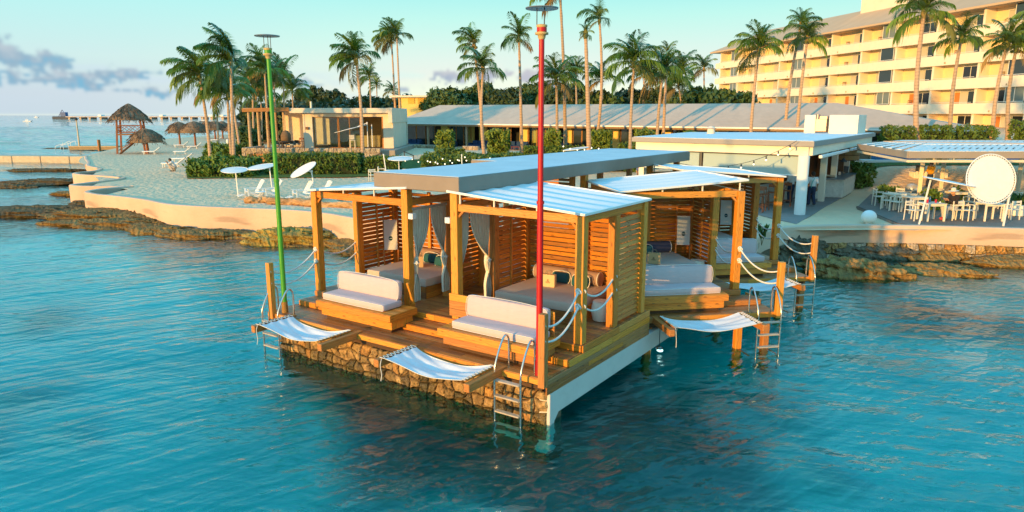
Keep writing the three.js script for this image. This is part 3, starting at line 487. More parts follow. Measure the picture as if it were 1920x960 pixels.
makeBed('taupe daybed under the front right cabana', inR(-1.86, 0, -2.0), 0, TAUPE);
makeBed('taupe daybed in the front left cabana seen between the curtains', inL(-2.0, 0, -1.92), 0, TAUPE);
makeBed('grey daybed in the angled middle cabana', in2(-1.75, 0, -2.0), R45, PALE);
makeBed('pale daybed in the farthest cabana', in3(-1.75, 0, -2.0), R45, PALE);
makeBolster('bolster', 'long brown bolster along the back of the front right bed', inR(-1.95, bedTop + .16, -2.75), 0, BROWN, 1.85, .17);
makeBolster('bolster', 'brown bolster along the back of the front left bed', inL(-1.95, bedTop + .16, -2.75), 0, BROWN, 1.85, .17);
makeBolster('bolster', 'dark navy bolster on the grey bed of the middle cabana', in2(-1.8, bedTop + .16, -2.72), R45, NAVY, 1.9, .17);
makeBolster('bolster', 'dark bolster with a pale end on the far cabana bed', in3(-1.9, bedTop + .16, -2.7), R45, NAVY, 1.7, .17);
makePillow('small teal pillow with cream piping just right of the paper bag, partly behind it', inR(-2.0, bedTop + .13, -2.52), .05);
makePillow('teal pillow with cream piping at the right end of the front right bed', inR(-1.4, bedTop + .13, -2.42), -.05);
makePillow('left one of the two teal pillows on the front left bed', inL(-1.85, bedTop + .13, -2.5), .1);
makePillow('right one of the two teal pillows on the front left bed', inL(-2.4, bedTop + .13, -2.3), -.1);
makePillow('teal pillow behind the paper bag on the grey bed', in2(-1.75, bedTop + .13, -2.45), R45);
makeBag('tan paper bag with a dark emblem on the front right bed', inR(-2.02, bedTop + .005, -2.0), .12);
makeBag('tan paper bag on the front left bed half behind the curtain', inL(-1.95, bedTop + .005, -1.95), -.7);
makeBag('tan paper bag with a dark emblem on the grey bed of the middle cabana', G(1226, 494, L2 + bedTop + .005), .2);
// side tables
const DRUM = rough([.78, .72, .62], .7, 2, .003, .9), drumG = lathe([[0, 0], [.17, 0], [.2, .02], [.235, .2], [.23, .3], [.2, .43], [.19, .45], [0, .45]], 20);
solo('side_table', drumG, DRUM, 'cream barrel-shaped side table beside the front right bed', 'side table', inR(-.5, 0, -1.8));
solo('side_table', drumG, DRUM, 'white side table at the end of the grey bed in the middle cabana', 'side table', in2(-.42, 0, -1.75));
// towel racks: a leaning wooden frame with a white towel bearing a round teal emblem
const towelTex = (() => { const c = document.createElement('canvas'); c.width = 128; c.height = 256; const x = c.getContext('2d'); x.fillStyle = '#e4e6e6'; x.fillRect(0, 0, 128, 256); x.fillStyle = '#15485a'; x.beginPath(); x.arc(64, 160, 19, 0, 7); x.fill(); x.fillStyle = '#e4e6e6'; x.fillRect(48, 158, 32, 4); const t = new THREE.CanvasTexture(c); t.colorSpace = THREE.SRGBColorSpace; return t; })();
function makeRack(label, pos, ry) {
  const t = thing('towel_rack', label, 'towel rack', pos, ry), w = .4, lean = .38;
  for (const s of [-1, 1]) { part(t, 'frame_leg', bar([s * w / 2, 0, .12], [s * w / 2, 1.85, -.3], .04, .035), SLAT[3]); part(t, 'frame_leg', bar([s * w / 2, 0, -.42], [s * w / 2, 1.0, .02], .035, .03), SLAT[3]); }
  for (const y of [.35, .8, 1.8]) part(t, 'rung', bar([-w / 2, y, .12 - y * .227], [w / 2, y, .12 - y * .227], .035), SLAT[3]);
  const g = new THREE.BoxGeometry(w * .92, .86, .02, 6, 12, 1), p = g.attributes.position; for (let i = 0; i < p.count; i++) p.setZ(i, p.getZ(i) + .03 * Math.cos(p.getY(i) / .86 * Math.PI)); g.computeVertexNormals();
  part(t, 'towel', g, M([.86, .86, .86], .95, { map: towelTex }), [0, 1.18, -.06], [-.28, 0, 0]);
  return t;
}
const rackR = makeRack('wooden towel rack in the rear corner of the front right cabana, behind its screen', inR(-.5, 0, -2.45), -.5);
dup(rackR, inL(-.48, 0, -2.35), .75, 'wooden rack with a white towel bearing a dark round emblem in the front left cabana');
dup(rackR, in2(-.55, 0, -2.5), R45 - .35, 'wooden rack with a white towel and teal emblem in the middle cabana');
dup(rackR, in3(-.6, 0, -2.5), R45 - .35, 'dark wooden rack in the rear corner of the farthest cabana');
// sofas in front: platform, back boards; the cushions lie on it
function makeBench(label, pos, ry, m) {
  const bw = m > 0 ? 2.72 : 2.05, bx = m > 0 ? -.23 : -.24;
  const t = thing('timber_bench', label, 'bench', pos, ry), w = 2.45;
  boards(t, -w / 2, w / 2, -.86, .0, .46, .145, WOOD, 'seat_board', .035, 3);
  part(t, 'fascia', cbox(w + .01, .15, .035, .005), any(WOOD), [0, .375, .012]); for (const s of [-1, 1]) part(t, 'fascia', cbox(.035, .15, .88, .005), any(WOOD), [s * (w / 2 - .01), .375, -.43]);
  part(t, 'base', cbox(w - .12, .2, .7, .006), any(WOOD), [0, .195, -.43]); part(t, 'foot', cbox(w - .3, .1, .6, .006), DARKWOOD, [0, .05, -.46]);
  for (let k = 0; k < 3; k++) part(t, 'back_board', cbox(bw, .165, .035, .005), any(WOOD), [bx, .555 + k * .17, -.82]);
  for (const s of [-1, 1]) part(t, 'brace', bar([s * .95, .46, -1.05], [s * .95, 1.0, -.86], .06, .05), any(WOOD));
  return t;
}
function sofa(side, pos, ry, m, dx, labels) {
  makeBench(labels[0], pos, ry, m);
  const at = local(pos, ry), seat = thing('seat_cushion', labels[1], 'seat cushion', at(dx, .46, -.42), ry), back = thing('back_cushion', labels[2], 'back cushion', at(dx, .62, -.69), ry);
  part(seat, 'cover', cushion(2.06, .16, .62, .05, .018, 22), BENCHFAB, [0, .085, 0]);
  part(back, 'cover', cushion(2.04, .46, .17, .07, .02, 22), BENCHFAB, [0, .225, 0], [-.09, 0, 0]);
  for (const s of [-1, 1]) part(seat, 'piping', tube([[-1.0, .085 + s * .068, .3], [-.6, .085 + s * .071, .306], [.6, .085 + s * .071, .306], [1.0, .085 + s * .068, .3]], .006, 20, 5), PIPING);
  part(back, 'piping', tube([[-.96, .0, .1], [-1.005, .06, .093], [-1.005, .38, .064], [-.95, .435, .058], [.95, .435, .058], [1.005, .38, .064], [1.005, .06, .093], [.96, .0, .1]], .006, 50, 5), PIPING);
}
sofa('R', [-8.13, L0, -10.76], 0, 1, .06, ['timber sofa bench before the front right cabana, behind the red pole', 'pink-white seat cushion of the right front sofa, by the red pole', 'pink-white back cushion of the right front sofa, behind the red pole']);
sofa('L', [-12.0, L0, -10.8], 0, -1, -.13, ['timber sofa bench before the front left cabana', 'pink-white seat cushion of the left front sofa, near the green pole', 'pink-white back cushion of the left front sofa']);
{ const a = in2(-2.05, L0 - L2, 1.02); sofa('2', a, R45, 1, .06, ['timber sofa bench before the middle cabana', 'half shaded blue-white seat cushion of the middle sofa', 'half shaded blue-white back cushion of the middle sofa']); }
{ const a = in3(-2.05, L0 - L2, 1.02); sofa('3', a, R45, 1, .06, ['timber sofa bench before the farthest cabana', 'shaded pale seat cushion of the farthest sofa', 'shaded pale back cushion of the farthest sofa']); }
// platforms of the two angled cabanas
function makePlatform(label, O, ry) {
  const t = thing('timber_platform', label, 'platform', [O[0], 0, O[2]], ry), f = new THREE.Group(); f.name = 'decking'; t.add(f);
  boards(f, -3.42, .02, -3.1, .01, L2, .16, DECK); facing(f, [-3.42, .02], [.02, .02], 1.125, 1.262, 1, WOOD, 'riser');
  boards(f, -3.42, .34, .02, .50, L1, .13, DECK); facing(f, [-3.42, .508], [.34, .508], .975, 1.112, 1, WOOD, 'riser'); facing(f, [.35, .5], [.35, -.3], .975, 1.112, 1, WOOD, 'riser');
  boards(f, -3.3, .42, .36, 1.16, L0, .14, DECK); facing(f, [-3.3, 1.17], [.42, 1.17], .83, .962, 1, WOOD, 'nosing'); facing(f, [.43, 1.16], [.43, .0], .83, .962, 1, WOOD, 'nosing');
  facing(f, [.03, .0], [.03, -3.1], .96, 1.262, 2, WOOD, 'skirt_board');
  part(f, 'joists', mg([boxAt(-1.7, .82, -1.5, 3.3, .22, 3.1), boxAt(-1.5, .8, .66, 3.5, .2, .9)]), DARKWOOD);
  for (const [x, z] of [[-.5, 1.0], [.24, 1.0], [-2.9, 1.0], [.0, -1.2], [-.05, -2.9], [-3.2, -2.9]]) part(t, 'pile', cbox(.17, 2.6, .17, .012), any(WOOD), [x, -.49, z]);
  for (const x of [-.5, .24]) part(t, 'pile_brace', bar([x, -.02, 1.02], [x, -.02, 1.62], .05, .05), DECK[0]);
  return t;
}
seed(41);
const plat2 = makePlatform('timber platform on piles under the middle cabana', O2, R45);
dup(plat2, [O3[0], 0, O3[2]], R45, 'timber platform on piles under the farthest cabana');
// hammocks
const SAIL = fabric([.84, .85, .87]);
function makeHammock(label, pos, ry, w = 2.3) {
  const t = thing('hammock', label, 'hammock', pos, ry), d = 1.05;
  for (const s of [-1, 1]) { part(t, 'beam', cbox(.13, .16, 1.2, .01), any(WOOD), [s * w / 2, -.07, .46]); part(t, 'bar', cyl(.02, .02, .96, 8).rotateX(Math.PI / 2), SLAT[3], [s * (w / 2 - .075), .04, .5]); }
  const nx = 40, nz = 16, pos2 = [], uv = [], idx = [], cw = w / 2 - .17;
  for (let j = 0; j <= nz; j++) for (let i = 0; i <= nx; i++) {
    const a = i / nx * 2 - 1, b = j / nz, edge = .10 * (1 - a * a), z = lerp(.06 + edge * .8, .97 - edge * .8, b), sag = .15 * (1 - a * a), fold = .022 * Math.sin(b * 9 + a * 2.2 + 1) * (1 - a * a) + .012 * Math.sin(b * 23 - a * 5), belly = .035 * Math.sin(b * Math.PI) * (1 - a * a);
    pos2.push(a * cw, .03 - sag - belly + fold, z); uv.push(a * cw, z);
  }
  for (let j = 0; j < nz; j++) for (let i = 0; i < nx; i++) { const a = j * (nx + 1) + i; idx.push(a, a + nx + 1, a + 1, a + 1, a + nx + 1, a + nx + 2); }
  const c = part(t, 'cloth', geoFrom(pos2, uv, idx), SAIL);
  for (const e of [0, 1]) { const pts = []; for (let i = 0; i <= nx; i++) { const k = (e * nz * (nx + 1) + i) * 3; pts.push([pos2[k], pos2[k + 1] + .003, pos2[k + 2]]); } part(c, 'hem', tube(pts, .009, 40, 5), ROPE); }
  for (const s of [-1, 1]) { const pts = []; for (let k = 0; k <= 9; k++) { const z = .06 + k * .1; pts.push([s * cw, .04, z]); pts.push([s * (w / 2 - .06), .06, z + .05]); } part(t, 'lacing', tube(pts, .009, 90, 5), ROPE); }
  part(t, 'loose_cord', tube([[-w / 2 + .1, .03, 1.0], [-w / 2 + .1, -.1, 1.04], [-w / 2 + .12, -.3, 1.03], [-w / 2 + .11, -.42, 1.05]], .008, 12, 5), ROPE);
  return t;
}
seed(51);
const ham = makeHammock('white hammock of the left front deck, next to the green pole', [-12.72, L0 + .02, -10.5], 0);
dup(ham, [-8.72, L0 + .02, -10.5], 0, 'white hammock nearest the camera, left of the front ladder');
dup(ham, in2(-1.62, L0 - L2 + .0, 1.18), R45, 'white hammock of the middle cabana, half in shade above the dark water');
dup(ham, in3(-1.62, L0 - L2 + .0, 1.18), R45, 'white hammock of the farthest cabana between two ladders');
// ladders
function makeLadder(label, pos, ry) {
  const t = thing('pool_ladder', label, 'ladder', pos, ry), w = .3;
  for (const s of [-1, 1]) part(t, 'rail', tube([[s * w, -1.1, 0], [s * w, 0, 0], [s * w, .95, 0], [s * w, 1.08, -.01], [s * w, 1.3, -.1], [s * w, 1.5, -.22], [s * w, 1.61, -.31], [s * w, 1.63, -.39], [s * w, 1.56, -.46], [s * w, 1.4, -.48], [s * w, L0, -.48]], .022, 70, 9), STEEL);
  for (const y of [.84, .53, .22, -.12, -.45]) part(t, 'tread', cbox(.56, .03, .1, .008), rough([.55, .45, .33], .5), [0, y, 0], [.1, 0, 0]);
  return t;
}
const lad = makeLadder('steel ladder at the left end of the front deck by the green pole', [-14.26, 0, -10.2], 0);
dup(lad, [-7.23, 0, -10.26], 0, 'steel ladder at the front corner beside the red pole');
dup(lad, in2(-.02, -L2, 1.62), R45, 'steel ladder of the middle cabana platform');
dup(lad, in3(-.02, -L2, 1.62), R45, 'steel ladder of the farthest cabana platform, before the grey boulder');
// short posts and ropes
const ropePostG = cbox(.14, 1.42, .14, .008);
const rp = [[-6.57, L0 - .14, -10.46, 0, 'short timber post at the front corner beside the red pole'], [-14.5, L0 - .14, -10.46, 0, 'short timber post at the left end of the front deck'], [...in2(.42, L0 - L2 - .14, 1.24), R45, 'short timber post with white knots by the middle ladder'], [...in3(.42, L0 - L2 - .14, 1.24), R45, 'short timber post by the farthest ladder, before the rocks']];
for (const [x, y, z, a, lb] of rp) { const t = thing('rope_post', lb, 'post', [x, y, z], a); part(t, 'shaft', ropePostG, any(WOOD), [0, .71, 0]); part(t, 'foot_bracket', bar([-.05, .1, -.07], [-.16, .02, -.2], .04), DECK[0]); }
function ropes(label, A, B) {                                               // A, B: ends of the two ropes as [x, y, z, y2]
  const t = thing('rope_barrier', label, 'rope', [(A[0] + B[0]) / 2, 0, (A[2] + B[2]) / 2]), o = V(-(A[0] + B[0]) / 2, 0, -(A[2] + B[2]) / 2);
  for (const k of [1, 3]) {
    const a = V(A[0], A[k], A[2]).add(o), b = V(B[0], B[k], B[2]).add(o), pts = [];
    for (let i = 0; i <= 10; i++) { const s = i / 10, p = a.clone().lerp(b, s); p.y -= .24 * (1 - (2 * s - 1) ** 2); pts.push(p); }
    part(t, 'rope', tube(pts, .021, 34, 8), ROPE);
    for (const e of [a, b]) part(t, 'knot', mg([new THREE.TorusKnotGeometry(.04, .017, 40, 6, 2, 3), new THREE.SphereGeometry(.035, 8, 6)]), ROPE, e);
  }
}
ropes('two white ropes from the front corner post up to the front right cabana', [-6.57, 2.03, -10.44, 1.74], [-6.63, 2.36, -11.85, 2.05]);
ropes('two white ropes along the right side of the front right cabana', [-6.58, 2.36, -11.95, 2.05], [-6.6, 2.4, -13.36, 2.1]);
ropes('two white ropes from the left end post up to the front left cabana', [-14.5, 2.03, -10.44, 1.74], [-14.45, 2.36, -11.85, 2.05]);
ropes('two thin ropes along the left side of the front left cabana, against the sea', [-14.5, 2.36, -11.95, 2.05], [-14.48, 2.4, -13.36, 2.1]);
for (const [f, n] of [[in2, 'middle'], [in3, 'farthest']]) { const y = -L2; ropes(`two white ropes from the ladder post to the ${n} cabana`, [...f(.42, 2.03 + y, 1.22), 1.74], [...f(-.06, 2.36 + y, .02), 2.05]); ropes(`two ropes along the open side of the ${n} cabana`, [...f(-.03, 2.36 + y, -.1), 2.05], [...f(-.05, 2.4 + y, -1.45), 2.1]); }
// signal poles
function makePole(label, pos, c, c2) {
  const t = thing('signal_pole', label, 'pole', pos), paint = rough(c, .45, 2, .001, .8), H = 6.2;
  part(t, 'lower_tube', cyl(.057, .063, 3.3, 18).translate(0, 1.65, 0), paint); part(t, 'upper_tube', cyl(.048, .051, H - 3.28, 18).translate(0, 3.28 + (H - 3.28) / 2, 0), paint); part(t, 'joint', cyl(.07, .07, .05, 18).translate(0, 3.28, 0), paint);
  part(t, 'foot', cyl(.072, .08, .28, 16).translate(0, .14, 0), c2);
  part(t, 'collar', lathe([[.05, -.1], [.065, -.07], [.07, -.03], [.115, -.02], [.115, .015], [.075, .02], [.08, .1], [.095, .11], [.095, .14], [.05, .15]], 20).translate(0, H, 0), M([.55, .38, .14], .5)); part(t, 'collar_band', cyl(.086, .086, .07, 18).translate(0, H + .062, 0), paint);
  for (let k = 0; k < 3; k++) part(t, 'rod', cyl(.008, .008, .3, 6).translate(.085 * Math.cos(k * 2.1 + .5), H + .28, .085 * Math.sin(k * 2.1 + .5)), DARKMETAL);
  part(t, 'cap_disc', lathe([[0, .02], [.28, .0], [.285, .02], [.1, .045], [0, .05]], 28).translate(0, H + .4, 0), M([.3, .32, .32], .4));
}
makePole('tall green signal pole with a small disc cap at the left deck corner', [-14.3, L0, -10.68], [.06, .34, .02], rough([.4, .2, .04], .8, 2));
makePole('tall red signal pole with a small disc cap at the front deck corner', [-6.78, L0, -10.66], [.5, .004, .006], M([.35, .004, .01], .45));
// curtains tied back at the posts, each hanging along the passage
const CURT = M([1, .9, .72], .95, { map: scaled(dataTex(128, (u, v) => .62 + .25 * (Math.sin(u * 32 * Math.PI * 2) * .5 + .5) + .13 * fbm(u * 8, v * 8, 0, 3, 8, 8)), 2, 1), bumpMap: scaled(dataTex(128, (u, v) => Math.sin(u * 32 * Math.PI * 2) * .5 + .5), 2, 1), bumpScale: .006, side: THREE.DoubleSide });
function curtain(label, x, top, tie, bot, yTop) {                            // z ranges at the top, tie and hem
  const t = thing('curtain', label, 'curtain', [x, L2, (top[0] + top[1]) / 2]), oz = (top[0] + top[1]) / 2, nx = 48, ny = 46, pos = [], uv = [], idx = [], w = .085;
  for (let j = 0; j <= ny; j++) for (let i = 0; i <= nx; i++) {
    const v = j / ny, y = lerp(yTop, bot[2], v), k = clamp((yTop - y) / (yTop - tie[1])), below = clamp((tie[1] - y) / (tie[1] - bot[2])), s = i / nx, e = k ** 2.3;
    const za = below > 0 ? lerp(tie[0] - w, bot[0], sm(Math.min(1, below * 1.5))) : lerp(top[0], tie[0] - w, e), zb = below > 0 ? lerp(tie[0] + w, bot[1], sm(Math.min(1, below * 1.5))) : lerp(top[1], tie[0] + w, e);
    const amp = .022 + .03 * Math.min(1, k) * (1 - .3 * below), ph = s * Math.PI * 2 * 7 + Math.sin(s * 9) * .6;
    pos.push(amp * Math.sin(ph) + .01 * Math.sin(y * 5 + s * 6), y - L2, lerp(za, zb, s) - oz); uv.push(s, y);
  }
  for (let j = 0; j < ny; j++) for (let i = 0; i < nx; i++) { const a = j * (nx + 1) + i; idx.push(a, a + 1, a + nx + 1, a + 1, a + nx + 2, a + nx + 1); }
  part(t, 'cloth', geoFrom(pos, uv, idx), CURT);
  part(t, 'tie', mg([new THREE.TorusGeometry(.075, .02, 7, 16).rotateX(Math.PI / 2), new THREE.TorusKnotGeometry(.03, .014, 30, 6).translate(.06, 0, .03)]).translate(0, tie[1] - L2, tie[0] - oz), ROPE);
}
seed(61);
curtain('grey curtain tied at the right post of the front left cabana', -11.2, [-12.03, -12.66], [-12.12, 2.36], [-12.02, -12.24, 1.42], 3.63);
curtain('grey rear curtain on the passage side of the front left cabana', -11.2, [-12.7, -13.26], [-13.18, 2.34], [-13.06, -13.32, 1.45], 3.63);
curtain('grey curtain tied at the left post of the front right cabana', -9.84, [-12.04, -12.46], [-12.07, 2.2], [-12.0, -12.14, 1.45], 3.63);
curtain('grey curtain tied with a white knot at the inner post of the front right cabana', -9.84, [-12.5, -13.24], [-13.16, 2.42], [-13.02, -13.25, 1.44], 3.63);
for (const [x, lb] of [[-11.2, 'curtain rod over the curtains of the front left cabana'], [-9.84, 'curtain rod over the curtains of the front right cabana']]) solo('curtain_rod', mg([bar([0, 3.645, .62], [0, 3.645, -.62], .05, .06), cyl(.035, .035, .04, 8).rotateX(Math.PI / 2).translate(0, 3.645, .63)]), rough([.6, .56, .48]), lb, 'curtain rod', [x, 0, -12.67]);
// white cube lamps on the passage posts
for (const [x, lb] of [[-11.09, 'white cube wall lamp on the right post of the front left cabana'], [-9.99, 'white cube wall lamp on the left post of the front right cabana']]) { const t = thing('wall_lamp', lb, 'wall lamp', [x, 3.5, -11.93]); part(t, 'housing', cbox(.14, .13, .14, .008), M([.85, .84, .8], .4)); part(t, 'back_plate', cbox(.02, .1, .1, .003), STEEL, [x < -10.5 ? -.075 : .075, 0, 0]); }
// lamp hanging at the waterline under the white beam
{
  const t = thing('water_lamp', 'small glowing lamp hanging at the waterline under the white beam', 'lamp', [-6.5, 0, -15.75]), glow = M([.9, 1, 1], .4, { emissive: new THREE.Color().setRGB(.6, 1, .95), emissiveIntensity: 1.2 });
  part(t, 'cord', cyl(.008, .008, .5, 6).translate(0, .38, 0), DARKMETAL); part(t, 'bulb', new THREE.SphereGeometry(.06, 12, 8).scale(1.4, .7, 1), glow, [.02, .08, 0]); part(t, 'shade', cyl(.05, .1, .06, 10), STEEL, [0, .15, 0]);
  const l = new THREE.PointLight(new THREE.Color().setRGB(.6, 1, .95), .15); l.name = 'water_lamp_light'; l.position.set(.02, .08, 0); l.castShadow = true; t.add(l);
}
// leafy plants on the platforms
const leafG = (() => { const n = 6, pos = [], uv = [], idx = []; for (let i = 0; i <= n; i++) { const s = i / n, w = .5 * Math.sin(Math.PI * Math.pow(s, .8)) * .42, y = s, z = -.35 * s * s; pos.push(-w, y, z + .08 * w * 4 * 0 + .04, 0, y, z, w, y, z + .04); uv.push(0, s, .5, s, 1, s); } for (let i = 0; i < n; i++) { const a = i * 3; idx.push(a, a + 1, a + 3, a + 1, a + 4, a + 3, a + 1, a + 2, a + 4, a + 2, a + 5, a + 4); } return geoFrom(pos, uv, idx); })();
const LEAF = (c) => M(c, .55, { transmission: .35, ior: 1.4 });
const LEAVES = [LEAF([.07, .15, .02]), LEAF([.1, .19, .03]), LEAF([.05, .11, .02])];
function leafyPlant(label, pos, h, n, sd) {
  seed(sd); const t = thing('leafy_plant', label, 'plant', pos), st = [];
  for (let k = 0; k < 4; k++) { const a = k * 1.7 + .4, top = [Math.cos(a) * .16, h * rr(.75, 1), Math.sin(a) * .16]; st.push(tube([[0, 0, 0], [top[0] * .4, h * .4, top[2] * .4], top], .012, 8, 5)); for (let j = 0; j < n / 4; j++) { const s = rr(.35, 1), b = rr(0, 6.28), o = part(t, 'leaf', leafG, any(LEAVES), [top[0] * s, top[1] * s, top[2] * s]); o.rotation.set(rr(.3, 1.1), b, 0, 'YXZ'); o.scale.setScalar(rr(.16, .26)); } }
  part(t, 'stems', mg(st), M([.2, .16, .06], .8));
}
leafyPlant('small glossy green plant at the left end of the middle sofa', G(1220, 570, 1.02), .68, 44, 71);
leafyPlant('small bushy green plant behind the farthest cabana, before the sand', G(1428, 460, 1.2), .7, 48, 72);

// ================= BUILDINGS =================
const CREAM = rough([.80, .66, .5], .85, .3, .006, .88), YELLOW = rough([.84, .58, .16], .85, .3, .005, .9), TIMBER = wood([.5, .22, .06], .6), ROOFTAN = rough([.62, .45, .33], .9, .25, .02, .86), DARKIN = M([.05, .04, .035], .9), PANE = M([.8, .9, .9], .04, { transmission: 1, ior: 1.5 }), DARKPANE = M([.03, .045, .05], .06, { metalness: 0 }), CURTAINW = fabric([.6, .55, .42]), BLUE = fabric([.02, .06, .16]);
const frameOf = (A, B) => { const a = Math.atan2(-(B.z - A.z), B.x - A.x); return a; };
function windowIn(p, x, y, z, w, h, frameM, paneM, cols = 1, name = 'window') {
  const f = part(p, name, mg([boxAt(0, h / 2 - .03, 0, w, .06, .07, .006), boxAt(0, -h / 2 + .03, 0, w, .06, .07, .006), ...Array.from({ length: cols + 1 }, (_, k) => boxAt(-w / 2 + .03 + k * (w - .06) / cols, 0, 0, .06, h - .124, .07, .006))]), frameM, [x, y, z]);
  for (let k = 0; k < cols; k++) part(f, 'pane', cbox((w - .06) / cols - .064, h - .13, .012, .002), paneM, [-w / 2 + .03 + (k + .5) * (w - .06) / cols, 0, 0]);
  return f;
}
function stoneFace(p, x0, x1, y0, y1, z, size, ry = 0) { for (const c of stoneCells(x1 - x0, y1 - y0, size, .05)) part(p, 'stone', stoneGeo(c, .07), any(PALESTONE), [x0, y0, z]); }
// ---- restaurant block with the large glass front ----
{
  seed(81);
  const D = 66, k = D / 1346, X = (px) => (px - 960) * k, Y = (py) => EYE - (py - 215) * k, t = thing('restaurant_block', 'cream flat-roofed restaurant block with a large glass front', 'building', U(0, 0, D), FACE);
  const B = (x0, x1, y0, y1, z0, z1, m, n, c = .02) => part(t, n, cbox(x1 - x0, y1 - y0, z1 - z0, c), m, [(x0 + x1) / 2, (y0 + y1) / 2, (z0 + z1) / 2]);
  const f = 2.74;
  B(X(567), X(585), f, Y(212), -.35, 0, CREAM, 'wall'); B(X(718), X(737), f, Y(205), -8, .1, CREAM, 'wall'); B(X(585), X(718), Y(219), Y(212), -.3, 0, CREAM, 'lintel');
  B(X(567), X(572), f, Y(212), -3.1, -.36, CREAM, 'wall'); B(X(512), X(568), f, Y(208), -3.4, -3.1, CREAM, 'wall'); B(X(513), X(737), f, Y(208), -9, -8.7, CREAM, 'wall');
  B(X(547), X(730), Y(212), Y(203), -9, .75, CREAM, 'roof_slab'); B(X(730), X(738), Y(230), Y(202.5), -8.5, .78, CREAM, 'parapet');
  B(X(567), X(737), f - .1, f, -8.7, 0, rough([.3, .2, .12]), 'floor');
  B(X(585.5), X(717.5), f + .01, Y(222), -6.2, -6.0, wood([.72, .5, .2], .7), 'inner_wall'); B(X(640), X(700), f + .01, f + 1.1, -3.4, -2.8, wood([.75, .55, .25], .6), 'bar_counter');
  B(X(704), X(713), f + .8, f + 2.3, -5.96, -5.8, TIMBER, 'shelf');
  windowIn(t, X(609), (f + Y(219)) / 2, -.2, X(632) - X(586), Y(219) - f - .02, TIMBER, PANE, 1); windowIn(t, X(653.5), (f + Y(219)) / 2, -.2, X(674) - X(633), Y(219) - f - .02, TIMBER, PANE, 2);
  B(X(675), X(678), f, Y(219), -.28, -.12, TIMBER, 'door_post'); B(X(714.5), X(718), f, Y(219), -.28, -.12, TIMBER, 'door_post');
  part(t, 'wall_sconce', cbox(.26, .24, .16, .02), M([.2, .08, .03], .5), [X(575), Y(240), .1]);
  part(t, 'vent_pipe', cyl(.1, .1, .7, 8), CREAM, [X(567), Y(197), -3]);
  const g = thing('timber_pergola', 'timber pergola with a row of pale log posts beside the restaurant block', 'pergola', U(0, 0, D), FACE);
  part(g, 'roof', prism([[X(465), 1.2], [X(548), .8], [X(560), -8.6], [X(505), -8.8]], Y(209), Y(203), .02), ROOFTAN); part(g, 'fascia', bar([X(464), Y(207), 1.25], [X(548), Y(205), .84], .12, .32), TIMBER);
  for (let i = 0; i < 7; i++) { const s = i / 6; part(g, 'log_post', cyl(.13, .15, Y(210) - 2.7, 9), wood([.62, .45, .28], .8), [lerp(X(473), X(510), s), (Y(210) + 2.7) / 2, lerp(.9, -8.3, s)]); }
  // terrace and its stone walls
  const w = thing('stone_terrace', 'raised terrace with a pale stone retaining wall before the restaurant block', 'terrace', U(0, 0, 62.4), FACE), k2 = 62.4 / 1346, X2 = (px) => (px - 960) * k2;
  part(w, 'floor', cbox(X2(738) - X2(452), 1.9, 12, .03), rough([.36, .3, .24], .9, .4), [(X2(738) + X2(452)) / 2, 1.78, -6.2]);
  part(w, 'wall_core', mg([boxAt((X2(450) + X2(578)) / 2, 2.1, .05, X2(578) - X2(450), 1.64, .3), boxAt((X2(588) + X2(713)) / 2, 2.1, .35, X2(713) - X2(588), 1.64, .3), boxAt(X2(453), 2.1, -2.4, .4, 1.7, 4.6)]), rough([.5, .4, .3]));
  stoneFace(w, X2(450), X2(578), 1.75, 2.95, .2, .42); stoneFace(w, X2(588), X2(713), 1.75, 2.95, .5, .42);
  const pl = thing('timber_planter', 'tall timber clad planter box before the stone terrace, beside the green pole', 'planter', U(0, 0, 59.5), FACE), k3 = 59.5 / 1346, X3 = (px) => (px - 960) * k3, Y3 = (py) => EYE - (py - 215) * k3;
  for (let x = X3(460); x < X3(555) - .1; x += .21) part(pl, 'board', cbox(.2, Y3(287) - Y3(306), .05, .005), any(TIMBER === 0 ? WOOD : DECK), [x + .1, (Y3(287) + Y3(306)) / 2, .3]);
  for (let x = X3(468); x < X3(505) - .1; x += .21) part(pl, 'board', cbox(.2, Y3(307) - 1.25, .05, .005), any(DECK), [x + .1, (Y3(307) + 1.25) / 2, .2]);
  part(pl, 'body', mg([boxAt((X3(460) + X3(555)) / 2, (Y3(288) + 1.2) / 2, -.3, X3(555) - X3(461), Y3(288) - 1.2, 1.1)]), DARKWOOD);
}
